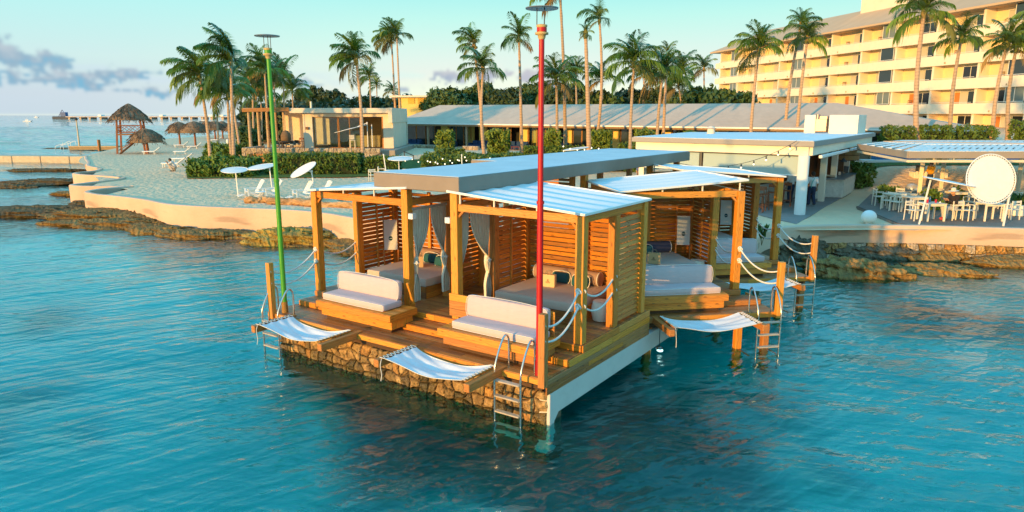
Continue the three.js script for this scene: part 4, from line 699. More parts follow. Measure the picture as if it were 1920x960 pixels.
// ---- the long low building ----
const LB0 = U(-13.4, 0, 80), LB1 = U(34.2, 0, 50.8), LBA = frameOf(LB0, LB1);
{
  seed(82);
  const t = thing('long_building', 'long low resort building with a tan sloping roof, yellow walls and glass doors', 'building', [LB0.x, 0, LB0.z], LBA), L = LB0.distanceTo(LB1), fl = 2.25, ev = 4.9, rg = 6.9;
  // roof: front slope, right hip, back slope, soffit
  const pos = [], uv = [], q = (a, b, c, d) => { for (const p of d ? [a, b, c, a, c, d] : [a, b, c]) { pos.push(...p); uv.push(p[0], p[2] + p[1]); } };
  const e0 = [0, ev, .3], e1 = [L, ev - .25, .3], b0 = [0, ev, -14], b1 = [L, ev - .25, -12], r0 = [1.5, rg, -6.8], r1 = [L * .80, rg - .1, -6.4], m0 = [L * .4, rg, -6.8];
  q(e0, e1, r1, r0); q(e1, b1, r1); q(b1, b0, r0, r1); q(b0, e0, r0); q([0, ev - .06, .2], [0, ev - .06, -13.9], [L, ev - .31, -11.9], [L, ev - .31, .2]);
  part(t, 'roof', geoFrom(pos, uv), ROOFTAN);
  part(t, 'gutter', bar([-.05, ev - .02, .36], [L, ev - .27, .36], .1, .12), WHITE); part(t, 'eave_log', bar([0, ev - .17, .2], [L, ev - .42, .2], .22, .2, .06), wood([.4, .26, .15], .9));
  part(t, 'floor', cbox(L, .5, 14, .03), rough([.3, .22, .16]), [L / 2, fl - .25, -6.4]);
  const n = 11, w = L / n, zw = -2.3;
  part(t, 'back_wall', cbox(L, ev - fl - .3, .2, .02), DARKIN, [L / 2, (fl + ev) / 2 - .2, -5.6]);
  for (let i = 0; i < n; i++) {
    const x = i * w, h = 2.5;
    part(t, 'post', cbox(.2, h, .2, .02), wood([.5, .38, .26], .85), [x + w - .1, fl + h / 2, -.15]);
    if (i === 0) { for (let j = 0; j < 3; j++) windowIn(t, x + .9 + j * 1.35, fl + 1.2, zw, 1.3, 2.4, TIMBER, DARKPANE, 1, 'glass_door'); continue; }
    part(t, 'wall', cbox(.95, h, .25, .02), YELLOW, [x + .55, fl + h / 2, zw]);
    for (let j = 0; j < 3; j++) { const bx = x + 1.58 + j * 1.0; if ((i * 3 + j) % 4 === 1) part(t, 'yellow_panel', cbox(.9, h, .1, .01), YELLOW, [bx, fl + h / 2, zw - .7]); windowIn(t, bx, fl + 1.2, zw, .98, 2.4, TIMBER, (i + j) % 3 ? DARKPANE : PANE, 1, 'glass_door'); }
    part(t, 'lintel', cbox(w - 1.1, .2, .2, .01), TIMBER, [x + 1.05 + (w - 1.1) / 2, fl + 2.5, zw]);
  }
  part(t, 'end_wall', cbox(.25, 2.5, 9, .02), YELLOW, [L - .8, fl + 1.25, -6.4]);
  const sofaG = { seat: cbox(2.2, .42, .85, .08), back: cbox(2.2, .5, .25, .08), arm: cbox(.25, .6, .85, .08) };
  let first;
  [['leftmost blue terrace sofa under the long eave, next to the restaurant block', .9], ['blue terrace sofa between the two bright green bushes', 5.6], ['blue terrace sofa right of the second green bush', 9.9], ['blue terrace sofa directly right of the red pole', 14.6], ['blue terrace sofa left of the white bar roof corner', 19.2]].forEach(([lb, x]) => {
    const p = V(x + 1.1, fl, -1.15).applyAxisAngle(V(0, 1, 0), LBA).add(V(LB0.x, 0, LB0.z));
    if (first) { dup(first, p, LBA, lb); return; }
    first = thing('terrace_sofa', lb, 'sofa', p, LBA, 'blue sofas under the long eave'); part(first, 'seat', sofaG.seat, BLUE, [0, .25, 0]); for (const j of [-1, 0, 1]) part(first, 'back_cushion', cbox(.7, .5, .24, .08), BLUE, [j * .72, .62, -.3]); for (const s of [-1, 1]) part(first, 'arm', sofaG.arm, BLUE, [s * 1.1, .34, 0]);
  });
  for (const [x, lb] of [[1.6, 'low dark coffee table before the leftmost blue sofa'], [7.4, 'low red-brown coffee table before the sofa between the bushes'], [16.2, 'low red-brown coffee table before the sofa right of the red pole']]) { const p = V(x, fl, -.1).applyAxisAngle(V(0, 1, 0), LBA).add(V(LB0.x, 0, LB0.z)), c = thing('coffee_table', lb, 'table', p, LBA); part(c, 'top', cbox(1, .05, .6, .01), M([.2, .03, .02], .5), [0, .38, 0]); for (const a of [-1, 1]) for (const b of [-1, 1]) part(c, 'leg', cbox(.05, .36, .05, .005), M([.2, .03, .02], .5), [a * .45, .18, b * .25]); }
  // low stone walls along the terrace
  for (const [x0, x1, z, lb] of [[.9, 3.8, 2.6, 'low pale stone wall at the left end of the long terrace, by the steps'], [3.9, 8.2, 2.0, 'low pale stone wall below the sofa between the bushes'], [8.6, 9.9, 2.3, 'short low stone wall left of the terrace steps'], [11.3, 13.2, 2.2, 'short low stone wall below the tall straight palm'], [18.0, 19.3, 2.2, 'short low stone wall just left of the white bar']]) {
    const p = V(x0, 0, z).applyAxisAngle(V(0, 1, 0), LBA).add(V(LB0.x, 0, LB0.z)), s = thing('stone_wall', lb, 'wall', p, LBA); part(s, 'core', cbox(x1 - x0, 1.5, .3, .02), rough([.5, .4, .3]), [(x1 - x0) / 2, 1.95, 0]); stoneFace(s, 0, x1 - x0, 1.5, 2.7, .15, .42);
  }
}
// raised bed at the right end of the long building
{ const t = thing('raised_bed', 'raised planting bed with a stone front below the palms at the right end', 'planting bed', U(0, 0, 48.9), FACE), X = (px) => (px - 960) / 1346 * 48.9; part(t, 'soil', cbox(X(2000) - X(1638), 2.7, 2.4, .05), rough([.2, .14, .08]), [(X(2000) + X(1638)) / 2, 2.55, -1.35]); seed(88); for (let k = 0; k < 22; k++) part(t, 'stone', cbox(.62, 1.2, .16, .04), any(PALESTONE), [X(1640) + .33 + k * .64, 3.2 + rr(-.03, .03), -.1]); }
// small cream house behind the left end
{
  const D = 98, k = D / 1346, X = (px) => (px - 960) * k, Y = (py) => EYE - (py - 215) * k, t = thing('low_house', 'small yellow flat-roofed house behind the left end of the long roof', 'building', U(0, 0, D), FACE);
  part(t, 'wall', cbox(X(802) - X(748), Y(183) - 2, 6, .03), YELLOW, [(X(748) + X(802)) / 2, (Y(183) + 2) / 2, -3]); part(t, 'roof', prism([[X(733), .6], [X(806), .8], [X(806), -7], [X(745), -7]], Y(183.5), Y(180), .02), CREAM);
  for (const px of [772, 790]) part(t, 'window', cbox(.9, .8, .08, .01), wood([.9, .55, .08], .7), [X(px), Y(189), .05]);
  const D2 = 180, k2 = D2 / 1346; for (const [px, py, w, lb] of [[618, 188, 10, 'tiny cream villa far behind the restaurant block, among pines'], [672, 195, 14, 'tiny cream villa far behind, left of the tall bushy palm']]) { const v = thing('distant_villa', lb, 'building', U((px - 960) * k2, 0, D2), FACE); part(v, 'wall', cbox(w * k2, 8, 5, .1), CREAM, [0, EYE - (py - 215) * k2 - 4, 0]); part(v, 'roof', cbox(w * k2 * 1.1, .5, 5.6, .1), ROOFTAN, [0, EYE - (py - 215) * k2 + .2, 0]); }
}
// ---- hotel ----
{
  seed(83);
  const A = U(42.3, 0, 148), B = U(60.3, 0, 67), a = frameOf(A, B), L = A.distanceTo(B), n = 12, w = L / n;
  const t = thing('hotel', 'large cream five-storey hotel with rows of recessed yellow balconies', 'hotel', [A.x, 0, A.z], a);
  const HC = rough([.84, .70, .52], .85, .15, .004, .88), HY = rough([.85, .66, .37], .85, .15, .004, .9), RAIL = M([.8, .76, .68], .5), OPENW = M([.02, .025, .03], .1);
  const fy = [3.3, 6.3, 9.3, 12.3, 15.3], G1 = { par: cbox(w - .01, 1.25, .18, .02), fin: cbox(.34, 3.0, 2.1, .02), back: cbox(w, 3, .2, .02), slab: cbox(w, .22, 2.0, .02), rail: cyl(.03, .03, w - .4, 5).rotateZ(Math.PI / 2) };
  part(t, 'core', cbox(L, 15.4, 12, .05), HY, [L / 2, 3.1 + 7.6, -7.5]); part(t, 'end_wall', cbox(.5, 15.2, 12, .05), HC, [.1, 3.1 + 7.6, -8.2]);
  for (let f = 0; f < 5; f++) for (let i = 0; i < n; i++) {
    const x = i * w + w / 2, y = fy[f], kind = (i + (f === 0 ? 1 : 0)) % 3;
    part(t, 'divider', G1.fin, HC, [i * w + .17, y + 1.5, -1.05]);
    if (f > 0) { part(t, 'balcony_front', G1.par, HC, [x, y + .22, .1 + (i % 4 === 1 ? .06 : 0)]); part(t, 'balcony_floor', G1.slab, HC, [x, y - .15, -1.0]); part(t, 'rail', G1.rail, RAIL, [x, y + .98, .08]); }
    const box = f > 0 && (kind === 0 || (i === 3 && f !== 2)), dw = kind === 1 ? 3.0 : 2.3, dx = box ? w / 2 - 3.7 : w / 2 - dw / 2 - 1.1;
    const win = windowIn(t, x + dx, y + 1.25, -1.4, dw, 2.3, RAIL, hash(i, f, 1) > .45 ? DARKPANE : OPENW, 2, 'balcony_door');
    if (hash(i, f, 2) > .25) part(t, 'door_curtain', cbox(dw * .45, 2.1, .05, .01), CURTAINW, [x + dx - dw * .24, y + 1.25, -1.34]);
    if (f < 2 && kind !== 0) part(t, 'orange_door', cbox(.75, 2.2, .06, .01), M([.62, .2, .04], .6), [x + dx - dw / 2 - .5, y + 1.15, -1.45]);
    if (box) windowIn(t, x + w / 2 - 1.55, y + 1.92, -.12, 2.5, 2.0, RAIL, hash(i, f, 3) > .5 ? DARKPANE : M([.16, .19, .17], .08), hash(i, f, 3) > .5 ? 1 : 2, 'bay_window');
    if (f > 0 && hash(i, f, 8) > .35) part(t, 'drain_spout', cbox(.16, .22, .12, .01), rough([.5, .35, .2]), [x + (hash(i, f, 5) - .5) * 3, y - .1, .26]);
  }
  part(t, 'divider', G1.fin, HC, [L - .17, 16.8, -1.05]);
  // roof: overhanging eave and slope with a hipped left end
  const pos = [], uv = [], q = (...p) => { for (let k = 2; k < p.length; k++) for (const v of [p[0], p[k - 1], p[k]]) { pos.push(...v); uv.push(v[0], v[2] + v[1]); } };
  const e = 18.35, r = 22.2, o = 1.0; q([-2.6, e, o], [L, e, o], [L, r, -7.5], [5, r, -7.5]); q([-2.6, e, -15.5], [-2.6, e, o], [5, r, -7.5]); q([L, e, -15.5], [-2.6, e, -15.5], [5, r, -7.5], [L, r, -7.5]); q([-2.6, e - .25, o], [-2.6, e - .25, -15], [L, e - .25, -15], [L, e - .25, o]); q([-2.6, e - .25, o], [L, e - .25, o], [L, e, o], [-2.6, e, o]);
  part(t, 'roof', geoFrom(pos, uv), rough([.58, .39, .23], .9, .1, .02, .86));
  part(t, 'stair_tower', cbox(13, 9, 7, .05), HC, [L * .475, 22.2, -9.5]); part(t, 'tower_cap', cbox(13.4, .3, 7.4, .05), HC, [L * .475, 26.8, -9.5]);
  part(t, 'left_bay', cbox(.6, 1.25, 3.5, .04), HC, [-.6, 6.5, -1.2]); for (let f = 1; f < 5; f++) part(t, 'end_balcony', cbox(1.6, 1.1, .18, .03), HC, [-.7, fy[f] + .2, .1]);
  // chairs on the balconies
  const cp = (i, f, dx) => V(i * w + w / 2 + dx, fy[f] - .04 + .9, -.9).applyAxisAngle(V(0, 1, 0), a).add(V(A.x, 0, A.z));
  const ord = ['leftmost', 'second', 'third', 'fourth'], flo = ['', 'lowest balcony row', 'second balcony row from below', 'third balcony row from below', 'top balcony row'], cnt = [0, 0, 0, 0, 0];
  let ch; [[3, 4], [5, 4], [6, 4], [8, 4], [3, 3], [5, 3], [8, 3], [3, 2], [5, 2], [9, 2], [4, 1], [7, 1], [10, 1]].forEach(([i, f]) => {
    const p = cp(i, f, -.9); p.y = fy[f] + .02;
    const lb = `dark wooden chair on the hotel, ${ord[cnt[f]++]} one in the ${flo[f]}`;
    if (ch) { dup(ch, p, a + .4, lb); return; }
    ch = thing('balcony_chair', lb, 'chair', p, a + .4, 'chairs on the hotel balconies');
    const m = M([.25, .13, .06], .7); part(ch, 'seat', cbox(.55, .06, .5, .01), m, [0, .85, 0]); part(ch, 'backrest', mg([boxAt(0, 1.15, -.24, .55, .1, .05), boxAt(0, 1.38, -.26, .55, .12, .05)]), m); for (const x of [-.25, .25]) { part(ch, 'leg', cbox(.05, .85, .05, .005), m, [x, .42, .22]); part(ch, 'leg', cbox(.05, 1.45, .05, .005), m, [x, .72, -.24]); }
  });
}
// ---- bar pavilion ----
const BAR = (px, py, h) => xz(G(px, py, h)), lerp2 = (a, b, s) => [lerp(a[0], b[0], s), lerp(a[1], b[1], s)];
{
  seed(84);
  const t = thing('bar_pavilion', 'white open bar pavilion with a broad flat roof and clear roll-down blinds', 'building', [-10, 0, -42]), o = ([x, z]) => [x + 10, z + 42];
  const A = BAR(1185, 257, 4.6), B = BAR(1527, 265.5, 4.6), C = BAR(1642, 249, 4.6), E = BAR(1292, 248, 4.6), cx = [(A[0] + B[0] + C[0] + E[0]) / 4, (A[1] + B[1] + C[1] + E[1]) / 4];
  const top = [A, B, C, E], ins = (k) => top.map((p) => lerp2(p, cx, k));
  part(t, 'roof_slab', prism(top.map(o), 4.36, 4.6, .01), rough([.34, .31, .29], .8, .4, .004, .9)); part(t, 'roof_sheet', prism(ins(.012).map(o), 4.602, 4.62), M([.74, .76, .78], .6));
  const [a, b, c, e] = ins(.05), seg = (p, q, y0, y1, th, m, n) => part(t, n, bar([o(p)[0], (y0 + y1) / 2, o(p)[1]], [o(q)[0], (y0 + y1) / 2, o(q)[1]], th, y1 - y0, .01), m);
  const BW = rough([.84, .76, .62], .7, .3, .003, .92);
  seg(a, b, 3.94, 4.355, .28, BW, 'beam'); seg(b, c, 3.94, 4.355, .28, BW, 'beam'); seg(e, a, 3.94, 4.355, .28, BW, 'beam'); seg(c, e, 3.94, 4.355, .28, BW, 'beam');
  seg(lerp2(a, b, .0), lerp2(a, b, .99), 3.88, 3.935, .12, DARKMETAL, 'blind_rail');
  const BLIND = M([.62, .74, .72], .25, { transmission: .45, ior: 1.4 });
  for (const [s0, s1] of [[.01, .40], [.425, .965]]) { const p = lerp2(a, b, s0), q = lerp2(a, b, s1); part(t, 'blind', bar([o(p)[0], 3.45, o(p)[1]], [o(q)[0], 3.45, o(q)[1]], .03, .86), BLIND); part(t, 'blind_bar', bar([o(p)[0], 3.0, o(p)[1]], [o(q)[0], 3.0, o(q)[1]], .05, .05), WHITE); }
  part(t, 'blind_post', cbox(.12, 2.7, .12, .01), DARKMETAL, [o(lerp2(a, b, .412))[0], 2.56, o(lerp2(a, b, .412))[1]]);
  const col = G(1499, 402, 1.22); part(t, 'round_column', cyl(.25, .25, 2.73, 24), M([.78, .78, .76], .6), [col.x + 10, 1.22 + 1.365, col.z + 42]);
  for (const [s, side] of [[.30, 0], [.48, 0], [.72, 0]]) { const p = o(lerp2(lerp2(b, c, s), cx, .08)); part(t, 'column', cbox(.3, 2.7, .3, .01), BW, [p[0], 2.57, p[1]]); }
  { const p = o(lerp2(a, cx, .04)); part(t, 'column', cbox(.3, 2.7, .3, .01), BW, [p[0], 2.57, p[1]]); }
  // floor, back wall with dark openings, bar counters
  part(t, 'floor', prism([BAR(1180, 372, 1.22), BAR(1418, 401, 1.22), BAR(1493, 420, 1.22), BAR(1573, 373, 1.22), BAR(1640, 340, 1.22), BAR(1500, 322, 1.22), BAR(1300, 325, 1.22)].map(o), 1.0, 1.225, .004), rough([.27, .24, .22], .8, .4, .006));
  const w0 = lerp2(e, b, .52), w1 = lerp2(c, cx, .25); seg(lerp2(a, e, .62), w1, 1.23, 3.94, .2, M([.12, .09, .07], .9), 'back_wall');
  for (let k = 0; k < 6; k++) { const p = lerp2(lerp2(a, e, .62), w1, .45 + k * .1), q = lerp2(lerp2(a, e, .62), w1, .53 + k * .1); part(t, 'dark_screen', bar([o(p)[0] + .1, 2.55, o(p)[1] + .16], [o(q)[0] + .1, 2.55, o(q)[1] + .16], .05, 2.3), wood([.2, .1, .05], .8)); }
  const shelf = part(t, 'back_bar', bar([...[G(1415, 338, 1.2), G(1492, 345, 1.2)].map((p) => [p.x + 10, 1.9, p.z + 42])][0], [G(1492, 345, 1.2)].map((p) => [p.x + 10, 1.9, p.z + 42])[0], .5, 1.4), wood([.5, .2, .05], .7));
  const cb = [G(1395, 386, 1.22), G(1488, 369, 1.22)], dirv = cb[1].clone().sub(cb[0]);
  part(t, 'bar_counter', bar([cb[0].x + 10, 1.75, cb[0].z + 42], [cb[1].x + 10, 1.75, cb[1].z + 42], .6, 1.05, .02), rough([.5, .45, .4])); part(t, 'bar_top', bar([cb[0].x + 10, 2.3, cb[0].z + 42], [cb[1].x + 10, 2.3, cb[1].z + 42], .75, .05, .01), DARKWOOD);
  part(t, 'service_counter', prism([BAR(1543, 370, 1.225), BAR(1580, 371, 1.225), BAR(1609, 353, 1.225), BAR(1585, 349, 1.225)].map(o), 1.23, 2.25, .015), rough([.74, .72, .66], .7)); part(t, 'counter_top', prism([BAR(1541.5, 371, 1.225), BAR(1581, 372, 1.225), BAR(1611, 353, 1.225), BAR(1586, 348.5, 1.225)].map(o), 2.255, 2.3, .01), M([.2, .21, .22], .3));
  part(t, 'side_counter', prism([BAR(1525, 374, 1.225), BAR(1538, 371, 1.225), BAR(1542, 360, 1.225), BAR(1530, 360, 1.225)].map(o), 1.23, 2.15, .01), rough([.72, .7, .64]));
  for (const [px, py, w, h, d, m] of [[1552, 362, .55, .1, .4, rough([.5, .42, .3])], [1570, 358, .14, .2, .14, STEEL], [1590, 350, .3, .45, .05, wood([.7, .5, .25])], [1583, 352, .3, .4, .05, DARKMETAL]]) { const p = G(px, py, 1.4); part(t, 'counter_ware', cbox(w, h, d, .01), m, [p.x + 10, 2.32 + h / 2, p.z + 42], [-.2, FACE, 0]); }
  // awning arms and roof boxes
  for (const s of [.04, .5]) { const p = lerp2(b, c, s), q = lerp2(b, c, s + .4); part(t, 'awning', bar([o(p)[0] + .35, 3.86, o(p)[1]], [o(q)[0] + .35, 3.86, o(q)[1]], .16, .14, .02), WHITE); }
  const b1 = [BAR(1507, 249, 4.62), BAR(1528, 249.5, 4.62), BAR(1529, 247.5, 4.62), BAR(1509, 247, 4.62)], b2 = [BAR(1553, 250, 4.62), BAR(1607, 250.6, 4.62), BAR(1622, 248.6, 4.62), BAR(1566, 247.8, 4.62)];
  part(t, 'roof_box', prism(b1.map(o), 4.62, 5.78, .02), BW); part(t, 'roof_box', prism(b2.map(o), 4.62, 5.78, .02), BW);
  const eq = G(1540, 249.5, 4.62); part(t, 'roof_unit', mg([boxAt(0, .5, 0, .7, .8, .7, .03), boxAt(.1, .95, 0, .5, .3, .5, .03), cyl(.14, .14, .6, 8).translate(-.25, .9, .2)]), M([.35, .28, .24], .4, { metalness: .6 }), [eq.x + 10, 4.62, eq.z + 42]);
  const vt = G(1333, 250.5, 4.62); part(t, 'roof_vent', mg([cyl(.22, .26, .3, 10).translate(0, .15, 0), cyl(.1, .34, .14, 10).translate(0, .4, 0)]), CREAM, [vt.x + 10, 4.62, vt.z + 42]);
  const lan = G(1590, 300, 3.2), ln = thing('hanging_lantern', 'large woven brown lantern hanging at the right side of the bar', 'lantern', [lan.x - .2, 3.15, lan.z + 3]); ln.position.copy(S(1590, 290, 42));
  part(ln, 'drum', new THREE.CylinderGeometry(.62, .62, .62, 20, 1, true), M([.5, .32, .14], .9, { transmission: .3, ior: 1.3 }), [0, 0, 0]); part(ln, 'hoops', mg([-.3, 0, .3].map((y) => new THREE.TorusGeometry(.63, .02, 5, 24).rotateX(Math.PI / 2).translate(0, y, 0))), DARKWOOD); part(ln, 'cord', cyl(.015, .015, .7, 5), DARKMETAL, [0, .6, 0]);
  const pd = thing('black_pendant', 'small black pendant lamp hanging over the white service counter', 'lamp', S(1582, 300, 41)); part(pd, 'shade', cyl(.05, .2, .2, 12), DARKMETAL); part(pd, 'cord', cyl(.012, .012, 1.3, 5), DARKMETAL, [0, .75, 0]);
  // string of bulbs from the roof corner to the middle cabana
  const P0 = S(1494, 264, 32.6), P1 = G(1270, 305, 3.7), sg = thing('string_lights', 'string of small bulbs sagging from the bar roof corner to the cabanas', 'string lights', [P0.x, 0, P0.z]), pts = [], BULB = M([.9, .8, .6], .3, { emissive: new THREE.Color().setRGB(1, .8, .5), emissiveIntensity: 1.2 });
  for (let k = 0; k <= 14; k++) { const s = k / 14, p = P0.clone().lerp(P1, s); p.y -= 1.05 * (1 - (2 * s - 1) ** 2) * .55; pts.push([p.x - P0.x, p.y, p.z - P0.z]); }
  part(sg, 'wire', tube(pts, .012, 40, 5), DARKMETAL); const crv = new THREE.CatmullRomCurve3(pts.map((p) => V(...p)));
  for (let k = 0; k < 9; k++) { const p = crv.getPointAt(.06 + k * .105), bl = part(sg, 'socket', cyl(.03, .04, .12, 7), DARKMETAL, [p.x, p.y - .08, p.z]); part(bl, 'bulb', new THREE.SphereGeometry(.045, 8, 6), BULB, [0, -.1, 0]); }
}
// ---- right pergola over the dining terrace ----
const DINE = 1.32;
{
  seed(85);
  const t = thing('dining_pergola', 'broad dining pergola with a white louvred roof, tan fascia and cream columns', 'pergola', [-2, 0, -42]), o = ([x, z]) => [x + 2, z + 42];
  const Q = [[1609, 270], [1704, 284.5], [1990, 284.5], [2010, 263], [1692, 262.5]].map(([x, y]) => BAR(x, y, 4.2)), FASC = rough([.36, .29, .22], .7, .4, .004, .9), COL = rough([.82, .70, .5], .7, .4, .004, .92);
  for (let k = 0; k < 5; k++) { const p = o(Q[k]), q = o(Q[(k + 1) % 5]); part(t, 'fascia', bar([p[0], 4.06, p[1]], [q[0], 4.06, q[1]], .12, .3, .01), FASC); }
  for (const [k, d] of [[0, 0], [1, 0]]) { const p = o(Q[k]), q = o(Q[k + 1]); part(t, 'lower_rail', bar([p[0], 3.78, p[1] - .1], [q[0], 3.78, q[1] - .1], .1, .12, .02), COL); }
  const f0 = Q[0], f1 = Q[1], f2 = Q[2], b0 = Q[4], b1 = Q[3];
  const frontAt = (s) => s < .22 ? lerp2(f0, f1, s / .22) : lerp2(f1, f2, (s - .22) / .78), backAt = (s) => lerp2(b0, b1, s);
  for (let k = 0; k < 26; k++) { const s = (k + .5) / 26, p = o(lerp2(frontAt(s), backAt(s), .03)), m = o(lerp2(frontAt(s), backAt(s), .52)), m2 = o(lerp2(frontAt(s), backAt(s), .55)), q = o(lerp2(frontAt(s), backAt(s), .97)); part(t, 'louvre', bar([p[0], 4.19, p[1]], [m[0], 4.19, m[1]], .36, .03, .004), WHITE); part(t, 'louvre', bar([m2[0], 4.19, m2[1]], [q[0], 4.19, q[1]], .36, .03, .004), WHITE); }
  { const p = o(lerp2(f0, b0, .53)), q = o(lerp2(f2, b1, .53)); part(t, 'middle_beam', bar([p[0], 4.1, p[1]], [q[0], 4.1, q[1]], .2, .3, .01), FASC); }
  for (const [px, py] of [[1722, 378], [1762, 372], [1905, 378], [1747, 350], [1777, 340], [1872, 340]]) { const p = G(px, py, DINE); part(t, 'column', cbox(.2, 2.6, .2, .012), COL, [p.x + 2, DINE + 1.29, p.z + 42]); for (const s of [-1, 1]) part(t, 'spot_lamp', cyl(.06, .06, .16, 8), COL, [p.x + 2 + s * .2, DINE + 1.5, p.z + 42 + .05]); }
  const fl = struct('dining_terrace', prism([BAR(1607, 388, DINE), BAR(1683, 419.5, DINE), BAR(1724, 424, DINE), BAR(1920, 428, DINE), BAR(2060, 428, DINE), BAR(2000, 364, DINE), BAR(1632, 364, DINE)], .9, DINE, .01), rough([.24, .2, .17], .85, .5, .006));
  struct('terrace_kerb', mg([[1607, 388.5, 1683, 420.5], [1683, 420.5, 1724, 425], [1724, 425, 1920, 429], [1920, 429, 2060, 429]].map(([a, b, c, d]) => bar(G(a, b, DINE - .04), G(c, d, DINE - .04), .07, .1))), DARKWOOD);
}

// ================= VEGETATION =================
// palm fronds: a rachis arching from elevation e0 to e1 with two rows of hanging leaflets; unit length about 1
function frondGeo(e0, e1, sd, n = 34, droop = .5) {
  seed(sd); const pos = [], uv = [], idx = [], pt = [], N = 18; let z = 0, y = 0;
  for (let i = 0; i <= N; i++) { const s = i / N, e = lerp(e0, e1, s ** 1.25); pt.push([z, y, e]); z += Math.cos(e) / N; y += Math.sin(e) / N; }
  const at = (s) => { const k = Math.min(N - 1, Math.floor(s * N)), f = s * N - k; return [0, 1, 2].map((c) => lerp(pt[k][c], pt[k + 1][c], f)); };
  const add = (...v) => { const b = pos.length / 3; for (const p of v) { pos.push(...p); uv.push(p[0], p[2]); } return b; };
  for (let i = 0; i < N; i++) { const w = .016 * (1 - i / N) + .004, w2 = .016 * (1 - (i + 1) / N) + .004, a = pt[i], c = pt[i + 1], b = add([-w, a[1], a[0]], [w, a[1], a[0]], [-w2, c[1], c[0]], [w2, c[1], c[0]], [0, a[1] - w, a[0]], [0, c[1] - w2, c[0]]); idx.push(b, b + 1, b + 2, b + 1, b + 3, b + 2, b, b + 2, b + 4, b + 2, b + 5, b + 4, b + 1, b + 4, b + 3, b + 3, b + 4, b + 5); }
  for (const sd2 of [-1, 1]) for (let k = 0; k < n; k++) {
    const s = .1 + .9 * (k + rr(.1, .9)) / n, [pz, py, e] = at(Math.min(.999, s)), l = (.36 * Math.sin(Math.PI * Math.min(1, .12 + s * .86)) ** .7 + .05) * rr(.85, 1.1), fwd = lerp(.35, 1.2, s) * rr(.85, 1.15), dr = droop * rr(.6, 1.4), w = .018;
    const dz = Math.cos(e), dy = Math.sin(e), side = 1 / Math.hypot(1, fwd), m = [sd2 * l * .5 * side, py + dy * l * .5 * fwd * side + .02 - l * dr * .12, pz + dz * l * .5 * fwd * side], t = [sd2 * l * side * (1 - dr * .3), py + dy * l * fwd * side - l * dr * .75, pz + dz * l * fwd * side * .9];
    const b = add([0, py - dy * w, pz - w], [0, py, pz + w], [m[0], m[1], m[2] - w * .9], [m[0], m[1] + .004, m[2] + w * .9], t); idx.push(b, b + 1, b + 2, b + 1, b + 3, b + 2, b + 2, b + 3, b + 4);
  }
  return geoFrom(pos, uv, idx);
}
const RAD = Math.PI / 180, FROND = [frondGeo(78 * RAD, 15 * RAD, 1), frondGeo(60 * RAD, -25 * RAD, 2), frondGeo(42 * RAD, -45 * RAD, 3), frondGeo(20 * RAD, -65 * RAD, 4, 30, .8), frondGeo(-15 * RAD, -82 * RAD, 5, 26, 1.0), frondGeo(50 * RAD, -60 * RAD, 6, 30, .8)];
const PALMG = [[.16, .29, .035], [.12, .23, .035], [.22, .32, .04], [.09, .18, .035]].map((c) => M(c, .5, { transmission: .3, ior: 1.4 })), PALMDRY = M([.30, .2, .07], .8), PALMOLD = M([.22, .22, .05], .6, { transmission: .3, ior: 1.4 });
const trunkT = dataTex(64, (u, v) => { const k = Math.abs(Math.sin(v * Math.PI * 8)), f = fbm(u * 6, v * 40, 0, 3, 6, 40); return .6 + .25 * k ** .4 + .2 * (f - .4); });
const TRUNK = [[.56, .38, .25], [.48, .34, .23]].map((c) => M(c, .9, { map: trunkT, bumpMap: trunkT, bumpScale: .03 }));
function trunkGeo(top, bend, r0, r1) {
  const pos = [], uv = [], idx = [], n = 22, m = 9, L = top.length(); let prev = null;
  for (let i = 0; i <= n; i++) {
    const s = i / n, c = V(top.x * s + bend[0] * Math.sin(Math.PI * s), top.y * s, top.z * s + bend[1] * Math.sin(Math.PI * s)), r = lerp(r0, r1, s) + r0 * .7 * Math.exp(-s * 22) + .012 * Math.sin(s * 60);
    for (let j = 0; j <= m; j++) { const a = j / m * Math.PI * 2; pos.push(c.x + r * Math.cos(a), c.y, c.z + r * Math.sin(a)); uv.push(j / m, s * L * .55); }
  }
  for (let i = 0; i < n; i++) for (let j = 0; j < m; j++) { const a = i * (m + 1) + j; idx.push(a, a + m + 1, a + 1, a + 1, a + m + 1, a + m + 2); }
  return geoFrom(pos, uv, idx);
}
